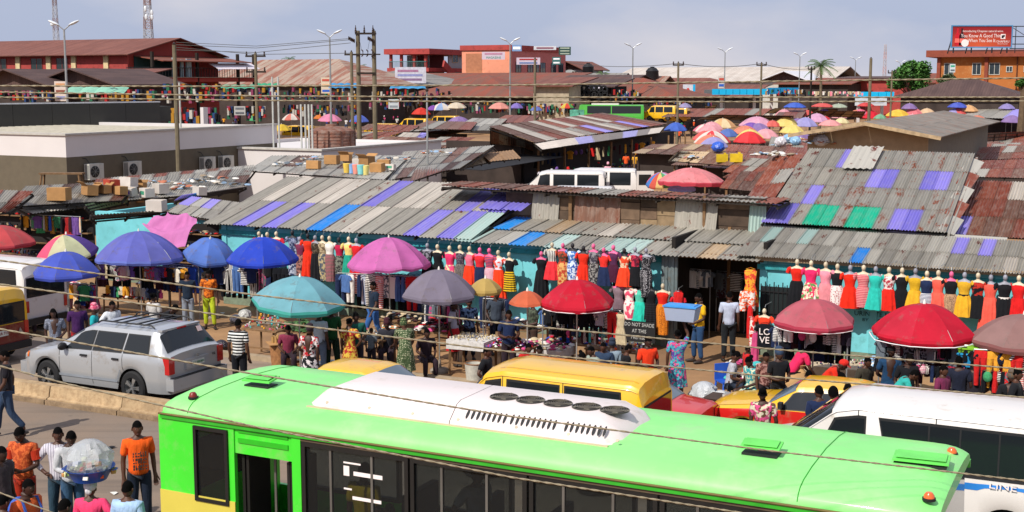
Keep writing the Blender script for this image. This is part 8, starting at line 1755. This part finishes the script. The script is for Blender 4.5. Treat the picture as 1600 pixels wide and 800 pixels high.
o_, J = P(('h', 1238, 540), 'woman in a bright pink shirt with a shoulder strap under the rose umbrella', 100, 'd82858', '2c2830', 'lean', 'braids', h=1.66)
P(('h', 1286, 560), 'person in a red shirt bending over the bottle table', 70, 'd02c18', '2c2830', 'lean', 'cap', h=1.64, hairc='c82820')
P(('h', 1280, 602), 'man in a navy shirt beside the white minibus windscreen', 190, '1c2848', '1c2030', 'stand', h=1.72)
P(('h', 1304, 606), 'woman with thick black hair beside the navy shirt man', 180, '2c2028', '1c2030', 'stand', 'afro', h=1.66)
P(('h', 1325, 598), 'bald brown headed person just above the minibus roof', 160, '6c5040', '1c2030', 'stand', 'short', h=1.60)
P(('h', 1392, 540), 'woman in a blue dress and black hat under the wide red umbrella', 170, '1c3c5c', '1c3c5c', 'stand', 'cap', h=1.70, hairc='15161a', botk='dress')
P(('h', 1397, 577), 'person in a turquoise shirt bending below the wide red umbrella', 80, '30a098', '1c2848', 'lean', h=1.60)
P(('h', 1500, 556), 'person in dark blue jeans right of the wide red umbrella pole', 160, '1c2030', '1c2c58', 'stand', h=1.66)
P(('h', 1524, 560), 'person in navy trousers by the stacked blue baskets', 150, '28242c', '1c2848', 'stand', h=1.62)
P(('h', 1580, 580), 'woman in a patterned headscarf and black top at the right edge', 175, '18181c', '2c2830', 'stand', 'wrap', h=1.66, hairc=('605040', '384c5c', 'dots', 1.2))
P(('h', 1350, 556), 'person in a dark jacket seated between the right umbrellas', 30, '3c3830', '2c2830', 'sit', h=1.66)
P(('h', 1168, 540), 'child in a red dress standing behind the seated women', 100, 'c02020', 'c02020', 'stand', 'short', h=1.15, botk='dress')
P(('h', 1590, 455 + 120), 'shopper in a black shirt beyond the dusty brown umbrella', 60, '18181c', '1c2848', 'stand', h=1.74)
P(('h', 665, 512), 'trader in a dark top behind the folded clothes table', 20, '2c2028', '2c2028', 'sit', 'short', h=1.66)
P(('h', 580, 512), 'child in a grey shirt among the pale packets', 160, '606870', '2c2830', 'stand', h=1.1)
P(('h', 1420, 552), 'trader in black hidden in the shade of the wide red umbrella', 0, '18181c', '18181c', 'stand', h=1.66)
tub(at_t(1518, 572, 26.4), .5, .35, .25, '2c98d0', '2c98d0', 'bright blue plastic basket hanging beside the dusty brown umbrella'); tub(at_t(1518, 552, 26.4), .5, .35, .1, '80b830', '80b830', 'lime green tray on top of the bright blue basket')
XT = [(215, 462, 0, '15161a', '2c3848', 'below the periwinkle umbrella'), (240, 458, 150, 'b8b4b0', '15161a', 'below the periwinkle umbrella'), (450, 478, 10, '803048', '2c2028', 'in the shade of the pale aqua umbrella'), (605, 470, 0, '2c2c34', '2c2028', 'at the wall left of the grey umbrella'), (795, 484, 10, '1c2848', '2c2028', 'in the shade of the orange umbrella'),
  (905, 520, 30, '8c2c34', '2c2028', 'in the shade of the bright red umbrella'), (945, 505, -20, '2c3c54', '2c2028', 'at the right of the bright red umbrella pole'), (1218, 545, 15, '15161a', '15161a', 'in the shade of the rose umbrella'), (1262, 548, 0, '482838', '2c2028', 'in the shade of the rose umbrella'), (1310, 552, 20, '606870', '2c2028', 'at the right of the rose umbrella pole'), (1475, 570, 40, '6c2848', '1c2848', 'in the shade of the wide red umbrella'), (1555, 572, 170, '2c4c34', '15161a', 'in the shade of the dusty brown umbrella'), (30, 430, 60, '8c8438', '2c2028', 'behind the white van roof at the left'), (8, 425, 20, '3c3028', '2c2028', 'behind the white van roof at the left')]
CW = {'15161a': 'black', '2c3848': 'slate', 'b8b4b0': 'off white', '1c4c5c': 'dark teal', '803048': 'wine red', '2c2c34': 'charcoal', 'a8a4a0': 'pale grey', '3c1c24': 'maroon', '1c2848': 'navy', '8c2c34': 'brick red', '2c3c54': 'slate blue', '3c3c40': 'dark grey', '482838': 'plum', '606870': 'grey', '6c2848': 'magenta', '2c4c34': 'dark green', '8c8438': 'olive yellow', '3c3028': 'brown'}
for i, (x, y, f, a, b, w_) in enumerate(XT): P(('h', x, y + (28 if i % 3 != 1 else 0)), 'trader in a %s top %s' % (CW[a], w_), f, a, b, ('sit', 'hold', 'sithold')[i % 3], ('short', 'bun', 'short', 'wrap')[i % 4], h=1.6 + .03 * (i % 5), hairc=('3c1c24', '2c3c54', '803048')[i % 3])
ch = thing('plastic_chair', 'blue plastic stool chair under the seated women', 'chair', at_z(1135, 625, 0), R(20)); cb = mat('chair_blue', '2858b8', .4)
part('seat', MB().box(-.2, -.2, .42, .2, .2, .45), cb, ch); [part('leg', MB().bar((x * .17, y * .17, .42), (x * .21, y * .21, 0), .04), cb, ch) for x in (-1, 1) for y in (-1, 1)]; part('backrest', MB().box(-.2, .18, .45, .2, .21, .8), cb, ch)
wbw = thing('wheelbarrow', 'rusty wheelbarrow with a spoked wheel beside the red hatchback', 'wheelbarrow', at_z(1112, 662, 0), R(150))
part('tray', MB().rings([[(x * k, y * k, z) for x, y in ((-.5, -.3), (.5, -.3), (.5, .3), (-.5, .3))] for z, k in ((.35, .7), (.6, 1))]).mesh('tray', 20), mat('rusty_metal', '4c3c34', .7, .3, var=.3), wbw, (-.4, 0, 0))
add_wheel(wbw, .35, 0, .24, .09, steel=True); part('handle', MB().bar((.35, -.1, .24), (-1.3, -.28, .6), .04).bar((.35, .1, .24), (-1.3, .28, .6), .04), WOOD(), wbw); part('stand', MB().bar((-.6, -.2, .4), (-.65, -.2, 0), .03).bar((-.6, .2, .4), (-.65, .2, 0), .03), WOOD(), wbw)
def rider(px, s_off, y, z, label, top, pose='stand', hair='short', face=0, h=1.7):
 s0 = st(at_t(px, 760, BT0))[0] + s_off; T, J = person(('g', s0, BT0 + y), label, face, top, '2c2c34', pose, hair, h=h); T.location.z = z
rider(507, .15, .65, .62, 'passenger in a yellow shirt standing inside the green bus', 'c8a010', 'stand', face=150, h=1.72); rider(565, .1, .45, .62, 'child in a red top holding a phone inside the green bus', 'c02028', 'phone', face=10, h=1.35)
rider(560, .9, 1.3, .62, 'passenger in a grey shirt at the far side of the bus', '8c949c', 'stand', face=40, h=1.66); rider(670, .1, .5, .35, 'seated passenger in dark red behind the second bus window', '8c2028', 'sit', face=20, h=1.66); rider(740, .2, .5, .35, 'seated passenger in a blue shirt behind the third bus window', '2c5890', 'sit', face=60, h=1.66); rider(905, .2, .6, .35, 'seated passenger in turquoise behind the middle bus window', '287890', 'sit', face=80, h=1.66)
FC = ['c8c4c0', 'c02020', '2848a0', '15161a', 'd89830', 'c04878', '3c8c5c', '606870', 'e05828', '6c4c90']
FCN = {'c8c4c0': 'white', 'c02020': 'red', '2848a0': 'blue', '15161a': 'black', 'd89830': 'yellow', 'c04878': 'pink', '3c8c5c': 'green', '606870': 'grey', 'e05828': 'orange', '6c4c90': 'purple'}
rs = random.Random(11)
spots = [(rs.uniform(*a), rs.uniform(*b)) for a, b, n in (((580, 800), (196, 206), 14), ((800, 900), (180, 196), 8), ((350, 560), (196, 214), 10), ((1040, 1250), (196, 224), 16), ((1250, 1480), (186, 196), 8), ((830, 1030), (262, 276), 9), ((1100, 1200), (226, 240), 5)) for _ in range(n)]
for x, y in spots:
 c = rs.choice(FC); T, J = person(('f', x, y), 'small far shopper in %s %s' % (FCN[c], where(x)), rs.uniform(-180, 180), c, rs.choice(['1c2030', '2c2830', '3c2c24', '284468']), rs.choice(['stand', 'walk', 'hold']), rs.choice(['short', 'short', 'bun', 'wrap']), h=rs.uniform(1.58, 1.8), hairc=rs.choice(FC), group='far shoppers')
for (x, y, c, n) in ((771 + 221, 240, 'd8a030', 'woman with a yellow headwrap by the sand coloured umbrella'), (1001, 252, 'c8c4c0', 'person in white behind the second van'), (888, 262, 'c02020', 'woman in a red headscarf left of the white vans'), (862, 265, 'c8c8cc', 'person in white at the left of the front van'), (842, 270, 'b8b0b8', 'woman in a pale veil left of the front van'), (870, 262, '6c4c90', 'person in purple behind the front van'), (950, 254, 'd8a0b0', 'person in pale pink above the second van roof')):
 T, J = person(('h', x, y), n, rs.uniform(-90, 90), c, '2c2830', 'stand', 'wrap', h=1.68, hairc=c)
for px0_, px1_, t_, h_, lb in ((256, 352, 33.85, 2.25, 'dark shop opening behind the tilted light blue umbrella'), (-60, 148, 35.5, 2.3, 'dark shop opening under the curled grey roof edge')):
 a = st(at_t(px0_, 400, t_))[0]; b = st(at_t(px1_, 400, t_))[0]; o = thing('market_kiosk', lb, 'kiosk', W(a, t_), ANG); part('opening', MB().box(0, 0, 0, b - a, .05, h_), mat('near_black_wall_and_shade', '1c1818', .9), o)  # near-black panel stands in for the shade inside the shop
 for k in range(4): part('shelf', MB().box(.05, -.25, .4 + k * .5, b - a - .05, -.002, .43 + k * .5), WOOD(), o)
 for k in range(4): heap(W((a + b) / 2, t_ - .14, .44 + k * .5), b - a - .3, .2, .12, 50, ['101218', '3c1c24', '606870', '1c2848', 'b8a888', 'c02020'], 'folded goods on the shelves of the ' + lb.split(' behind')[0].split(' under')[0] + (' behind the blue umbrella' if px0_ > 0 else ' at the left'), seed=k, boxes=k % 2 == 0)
# cables strung close to the viewpoint
CAB = mat('twisted_cable', '8c8068', .7, var=.35, sc=60, orand=0)
def cable(label, pts, d, r=.0062):
 P0 = [at_d(x, y, d) for x, y in pts]; a, b = P0[0], P0[-1]
 P0 = [a + (P0[0] - P0[1]) * 2.5] + P0 + [b + (P0[-1] - P0[-2]) * 2.5]; Q = []
 for i in range(len(P0) - 1):
  for k in range(24): Q.append(P0[i].lerp(P0[i+1], k / 24))
 Q.append(P0[-1]); o_ = Q[0]; T = thing('cable', label, 'cable', o_, 0, 'twisted cables across the view')
 for ph in (0, math.pi):
  mb = MB(); R_ = []; tot = 0
  for i, q in enumerate(Q):
   if i: tot += (q - Q[i-1]).length
   R_.append((q, tot))
  fine = []; n = int(tot / .035); j = 0
  for k in range(n + 1):
   t_ = tot * k / n
   while j < len(R_) - 2 and R_[j+1][1] < t_: j += 1
   q = R_[j][0].lerp(R_[j+1][0], (t_ - R_[j][1]) / max(R_[j+1][1] - R_[j][1], 1e-6)); a_ = t_ * 45 + ph
   fine.append(q - o_ + Vector((0, math.cos(a_), math.sin(a_))) * r * .5)
  mb.tube(fine, r * .62, 4); part('strand', mb.mesh('strand', 0), CAB, T)
for lb, pts, d in (('highest of three near level cables crossing below the skyline', [(0, 134), (300, 135), (800, 133), (1000, 130), (1300, 126), (1600, 122)], 9), ('middle of the three near level cables', [(0, 144), (400, 150), (800, 152), (1200, 152), (1600, 152)], 9.3), ('lowest of the three near level cables', [(0, 152), (400, 157), (800, 159), (1200, 159), (1600, 158)], 9.5),
 ('cable passing over the pale aqua and rose umbrellas', [(0, 407), (400, 461), (800, 507), (1200, 545), (1600, 577)], 8), ('cable running from the white van to the high roof minibus', [(0, 444), (400, 500), (800, 550), (1200, 588), (1600, 621)], 7.8), ('cable crossing the silver car and the white roof unit', [(0, 514), (400, 585), (800, 651), (1200, 704), (1600, 751)], 7.5),
 ('lowest long cable falling across the bus windows', [(0, 572), (105, 600), (400, 667), (800, 746), (1150, 800), (1400, 838)], 7.2)): cable(lb, pts, d)
cable('dark cable end at the lower left corner', [(0, 770), (40, 785), (80, 800), (160, 832)], 7, .005)
# boxes, debris and shacks behind the front roofs
bpy.context.view_layer.update(); DG = bpy.context.evaluated_depsgraph_get()
def hit(px, py):
 """the surface seen at a picture point: loose things are set down on it"""
 ok, loc, nrm, idx, ob, mw = S.ray_cast(DG, C0 + ray(px, py).normalized() * 20, ray(px, py).normalized())
 return Vector(loc) + Vector((0, 0, .03)) if ok else at_z(px, py, 2.8)
BX = [(93, 311, .62, 'large brown carton nearest the left edge', 0), (140, 303, .5, 'open brown carton among the left boxes', 1), (163, 300, .4, 'flattened torn carton beside the open one', 1), (188, 302, .42, 'brown box behind the open carton', 0), (175, 294, .5, 'red box on the left roof', 3), (201, 290, .5, 'white box highest on the left roof', 2), (203, 304, .42, 'small white box with a violet mark', 4), (192, 316, .48, 'tan carton at the end of the green awning', 0), (217, 314, .4, 'dark opened carton in the middle of the boxes', 1), (230, 306, .46, 'white and green printed carton', 5), (243, 312, .42, 'pinkish white carton beside the green printed one', 2), (251, 300, .5, 'tilted white carton with a grey face', 2), (264, 308, .44, 'rightmost white carton of the left heap', 2), (218, 295, .4, 'brown torn carton under the white one', 1), (245, 328, .5, 'long white carton below the heap', 2), (312, 303, .42, 'single white bucket box near the blue sheets', 2),
  (490, 262, .5, 'pale carton on the roof behind the long shed', 0), (519, 254, .55, 'wide flat carton behind the toys', 0), (573, 256, .55, 'brown open carton right of the coloured tubs', 1), (590, 266, .5, 'tan carton tipped on the rust roof', 0), (600, 260, .48, 'large tan carton right of the tipped one', 0), (610, 264, .35, 'yellow and white printed box at the right', 5), (560, 256, .4, 'white crumpled box behind the tubs', 2), (540, 250, .45, 'brown box beside the pale carton', 1)]
for x, y, w, lb, k in BX:
 m = {2: CARTW, 3: mat('box_red', 'a83c28', .8), 4: CARTW, 5: CARTW}.get(k, CART); p = hit(x, y + 3)
 carton(p, w * 1.15, w * .85, w * .75, lb, ru(-25, 25), m, k == 1, {4: '6c50b0', 5: '3c8c6c'}.get(k), ru(-8, 8))
for i, (c, n) in enumerate((('d8b850', 'yellow'), ('80a8d8', 'pale blue'), ('d88878', 'salmon'), ('78c0c0', 'aqua'), ('d8c878', 'cream yellow'))):
 q = hit(542 + i * 7.3, 271 + i * .8); T = thing('plastic_tub', '%s bucket in the row on the roof before the grey boxes' % n, 'bucket', q); part('bucket', MB().lathe([(.001, 0), (.13, 0), (.17, .4), (.15, .41), (.001, .4)], 12), mat('tub_' + c, c, .5), T)
rs = random.Random(21)
DC = ['b8b0a4', 'd8d4cc', '8c7c68', '606870', '88a0b8', 'a86850']
for x, y, z in [(300, 285, 3), (330, 280, 3), (285, 295, 2.9), (350, 290, 2.95), (255, 288, 3), (450, 258, 3.1), (500, 250, 3.1), (620, 250, 3.2), (680, 240, 3.2), (1090, 248, 3), (1210, 245, 3.1), (1245, 222, 3), (1225, 228, 3.2), (1280, 225, 3.1), (1100, 258, 3)]:
 heap(hit(x, y), ru(1.2, 2.2), ru(.8, 1.4), .12, 26, rs.sample(DC, 4), 'scattered rags scraps and sheet pieces lying on the roof ' + where(x), 'debris', seed=rs.randint(0, 3), lo=.06, hi=.2)
for i, (x, y, c) in enumerate(((1283 - 40, 222, '88b0d0'), (1232, 218, '88b0d0'), (1128, 240, 'e0c020'), (1150, 240, 'e0c020'), (1122, 233, '2858c0'), (1283, 224, 'b8b8c0'), (1220, 224, 'c8c4c8'))):
 if c == 'e0c020': T = thing('jerrycan', ('left', 'right')[i - 2] + ' yellow jerrycan on the patchwork roof', 'jerrycan', hit(x, y + 14)); part('can', MB().box(-.3, -.15, 0, .3, .15, .42).cbox((.15, 0, .46), (.12, .12, .08)), mat('can_yellow', 'd0b020', .5), T); part('cap', MB().lathe([(.04, .5), (.04, .54), (.001, .54)], 8), BLACK(), T)
 else: plastic_bag(hit(x, y + 5), .35, {'88b0d0': 'pale blue', '2858c0': 'deep blue', 'b8b8c0': 'greyish', 'c8c4c8': 'white'}[c] + ' stuffed plastic bag on the rusty roofs', c, .05)
def shack(x, y, w, d, lab, ch, z0=2.3, dz=.5, nx=None):
 c_ = at_z(x, y, z0); T = thing('market_shack', lab, 'shack', (c_.x, c_.y, 0), ANG, 'shacks in the middle of the market')
 M_ = T.matrix_basis; q = [M_ @ Vector(p) for p in ((-w/2, 0, z0), (w/2, 0, z0 + ru(-.1, .1)), (w/2, d, z0 + dz), (-w/2, d, z0 + dz + ru(-.1, .1)))]
 quad_sheets(T, *q, nx or max(2, int(w / .9)), 1 if d < 3.4 else 2, lambda i, j: pick(*ch), waves=6 if c_.y > 90 else 8)
 part('wall', MB().box(-w/2 + .1, .7, 0, w/2 - .1, d - .2, z0 - .05), SHOPD, T)
 for s_ in (-1, 1): part('post', MB().box(s_ * (w/2 - .1) - .04, .08, 0, s_ * (w/2 - .1) + .04, .16, z0 - .02), WOOD(), T)
 return T
ZONES = [((1050, 1300), (196, 236), 22, (RU, 4, RB, 3, ZN, 3, TN, 1)), ((570, 745), (200, 240), 13, (RB, 4, RU, 3, ZN, 3)), ((1440, 1610), (186, 238), 14, (RU, 4, RB, 3, ZN, 2)), ((400, 560), (206, 228), 7, (RB, 3, ZN, 3)), ((1060, 1230), (240, 282), 11, (RU, 3, RB, 3, ZN, 2, TN, 1)), ((690, 1060), (172, 184), 7, (RB, 3, ZN, 2)), ((1000, 1080), (236, 262), 3, (RB, 2, TN, 1))]
CH_ = {}
for (xa, xb), (ya, yb), n, ch in ZONES:
 for _ in range(n):
  x, y = rs.uniform(xa, xb), rs.uniform(ya, yb); w = rs.uniform(2.5, 5.0) * (1.3 if y < 200 else 1)
  if any(u[0] - 22 < x < u[0] + u[1] + 22 and u[3] - 8 < y < u[3] + 24 for u in FAR): continue
  shack(x, y, w, rs.uniform(2.4, 4.2), '%s roofed shack %s' % (rs.choice(('rusty', 'patchy', 'low tin', 'brown')), where(x)), ch, dz=rs.uniform(.2, .6))
A_, B_ = at_z(846, 233, 2.45), at_z(1030, 207, 2.45); sA, tA = st(A_); sB, tB = st(B_)
hall = thing('open_hall', 'dark open stalls under the large rusty roof behind the white vans', 'stall', W(sA - 1.4, tA), ANG); Lh = tB - tA
part('back_panel', MB().box(-.1, 0, 0, .1, Lh, 2.6), mat('near_black_wall_and_shade', '1c1818', .9), hall); part('end_panel', MB().box(-6, -.1, 0, -.1, .1, 2.9), SHOPD, hall)  # back panel coloured near black for the shade under the roof
for i in range(8): part('post', MB().box(1.1, i * Lh / 7 - .06, 0, 1.22, i * Lh / 7 + .06, 2.4), WOOD(), hall)
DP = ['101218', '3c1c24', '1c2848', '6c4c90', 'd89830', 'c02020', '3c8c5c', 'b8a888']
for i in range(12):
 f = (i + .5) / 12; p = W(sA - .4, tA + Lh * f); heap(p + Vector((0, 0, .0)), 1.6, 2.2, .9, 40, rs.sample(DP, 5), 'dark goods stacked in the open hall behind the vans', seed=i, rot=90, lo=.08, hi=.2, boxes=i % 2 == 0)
for i in range(26):
 f = (i + .5) / 26; x = 800 + 225 * f; y = 246 - 26 * f
 if x > 838: hang(x, y, 2.0, rs.choice(['tee', 'dress', 'narrow', 'bag']), rs.choice(DP), None, 'in the dark open hall behind the vans')
for i in range(9):
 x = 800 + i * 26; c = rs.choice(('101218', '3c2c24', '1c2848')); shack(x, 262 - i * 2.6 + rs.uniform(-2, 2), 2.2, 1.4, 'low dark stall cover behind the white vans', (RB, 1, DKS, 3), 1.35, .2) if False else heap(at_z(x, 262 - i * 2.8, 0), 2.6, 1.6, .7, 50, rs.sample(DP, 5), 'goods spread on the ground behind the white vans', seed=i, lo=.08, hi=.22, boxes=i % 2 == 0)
part('shade_sheet', MB().slab([Vector((-1, -12, 1.9)), Vector((3.2, -12, 1.8)), Vector((3.2, -.4, 2.0)), Vector((-1, -.4, 2.1))], (0, 0, 1), .03), mat('black_shade_sheet', '17161a', .9), hall)  # added black sheet standing in for the shaded ground before the stalls
def wares(px0, px1, py0, py1, d, n, label, pal=None, big_=1.0):
 p = at_d((px0 + px1) / 2, py1, d); w = (px1 - px0) * d / FPX; h = (py1 - py0) * d / FPX; mb = MB(); r_ = random.Random(int(px0)); pal = pal or ['9c2828', '28406c', 'b0aca4', '101218', 'a07428', '15161a', '843c58', '1c1c20', '2c6448']
 for i in range(n):
  mb.mi = i % len(pal); x, z = r_.uniform(-w/2, w/2), r_.uniform(0, h * .8); a, b = r_.uniform(.15, .32) * big_, r_.uniform(.3, .8) * big_; mb.box(x, r_.uniform(-.5, .0), z, x + a, .05, min(z + b, h))
 o = new('hanging_wares', mb.mesh('wares', 0), None, p, ANG * .5); o['kind'] = 'stuff'; setmats(o, [fabric(c) for c in pal]); o['label'] = label; o['category'] = 'clothes'; THINGS.append(o)
KK = 1.43
for a in ((345, 440, 137, 158, 138, 70, 'colourful clothes hanging under the left part of the striped hip roof'), (440, 560, 137, 160, 190, 90, 'bright clothes hanging below the striped hip roof'), (350, 415, 166, 190, 130, 50, 'orange and red clothes at the foot of the striped roof shops'), (430, 560, 164, 182, 165, 90, 'long row of scarves and bags behind the small umbrellas'), (575, 715, 138, 172, 180, 120, 'blue and green wares hanging right of the twin poles'), (250, 345, 131, 162, 120, 90, 'dresses hanging below the balcony of the red building'), (262, 345, 168, 202, 105, 70, 'red and blue goods beside the charcoal canopy end'), (0, 84, 142, 160, 112, 60, 'clothes hanging under the left dark gable'), (108, 252, 140, 159, 112, 90, 'clothes and caps hanging under the right dark gable'), (720, 800, 158, 178, 172, 60, 'dark goods behind the salmon umbrella'), (805, 900, 162, 180, 172, 70, 'bright goods left of the far green bus'), (1010, 1110, 158, 166, 176, 50, 'small bright goods behind the rusty striped roof'), (1195, 1262, 140, 152, 200, 40, 'dark and red goods below the blue canopies'), (1268, 1345, 143, 152, 200, 50, 'pale goods on racks right of the palm tree'), (958, 1000, 140, 158, 176, 40, 'black and red goods in the brown shops'), (0, 240, 197, 212, 88, 60, 'bright goods seen below the charcoal canopy')):
 wares(*a, pal=['d8d4cc', 'b8a888', 'e08898'] if 'pale goods' in a[6] else None)
for x0, x1, y0, y1, d, c, lb in ((398, 436, 131, 136, 175, '3c9c74', 'green awning at the left of the striped hip roof shops'), (515, 560, 131, 138, 178, '3c8cc0', 'blue awning at the right of the striped hip roof shops'), (610, 668, 134, 139, 178, '4898c8', 'light blue awning below the grey hipped roof'), (106, 200, 137, 146, 108, '88c0a8', 'pale green awning below the dark gables'), (345, 400, 134, 139, 125, '58a888', 'thin green awning beside the balcony')):
 a, b = at_d(x0, y1, d), at_d(x1, y1, d); T = thing('awning', lb, 'awning', a, 0); w = (b - a).length; h = (y1 - y0) * d / FPX
 for k in range(4): part('awning_strip', MB().grid(lambda u, v: (w * (k + u) / 4, -1.2 + 1.6 * v, h * v + .12 * math.sin(math.pi * u)), 6, 2), mat('awning_' + c, c, .7, trans=.2), T)
for i in range(60):
 s_, t_ = rs.uniform(-26, 6), rs.choice((rs.uniform(14.8, 19.6), rs.uniform(25.9, 31))); p = W(s_, t_, .004)
 o = new('litter', cached(('lit', i % 4), lambda: MB().slab([(0, 0, .01), (.1, .02, .02), (.13, .1, .012), (.03, .12, .03)], (0, 0, 1), .004).mesh('litter', 0)), None, p, rs.uniform(0, 6), rs.uniform(.4, 1.3)); setmats(o, fabric(rs.choice(['d8d4cc', 'b8a888', '8c7c68', '101218', '3c8c5c']))); tag(o, 'small scrap of litter lying on the ' + ('road' if t_ < 20 else 'dirt before the market'), 'litter', 'litter on the ground')
tr = thing('trestle', 'small wooden trestle table standing against the taupe wall', 'trestle', at_z(96, 292, 2.9)); part('top', MB().box(-.8, -.2, .5, .9, .2, .56), WOOD(), tr); [part('leg', MB().bar((x, y, .5), (x * 1.1, y * 1.4, 0), .06), WOOD(), tr) for x in (-.7, .75) for y in (-.15, .15)]
# labels: repeats get told apart by where they stand
ORD = ['first', 'second', 'third', 'fourth', 'fifth', 'sixth', 'seventh', 'eighth', 'ninth', 'tenth', 'eleventh', 'twelfth', 'thirteenth', 'fourteenth', 'fifteenth', 'sixteenth', 'seventeenth', 'eighteenth', 'nineteenth', 'twentieth']
by = {}
for o in THINGS: by.setdefault(o['label'], []).append(o)
for lab, os_ in by.items():
 if len(os_) < 2: continue
 os_.sort(key=lambda o: pix(o.location)[0])
 for i, o in enumerate(os_):
  n = len(os_)
  if n == 2: sfx = ('left', 'right')[i] + 'hand one of two'
  elif i == n - 1: sfx = 'rightmost one'
  elif i == 0: sfx = 'leftmost one'
  else: sfx = (ORD[i] if i < 20 else str(i + 1) + 'th') + ' from the left'
  o['label'] = lab + ', ' + sfx
  if len(o['label'].split()) > 16: o['label'] = lab.replace(' hanging', '').replace(' those', '') + ', ' + sfx
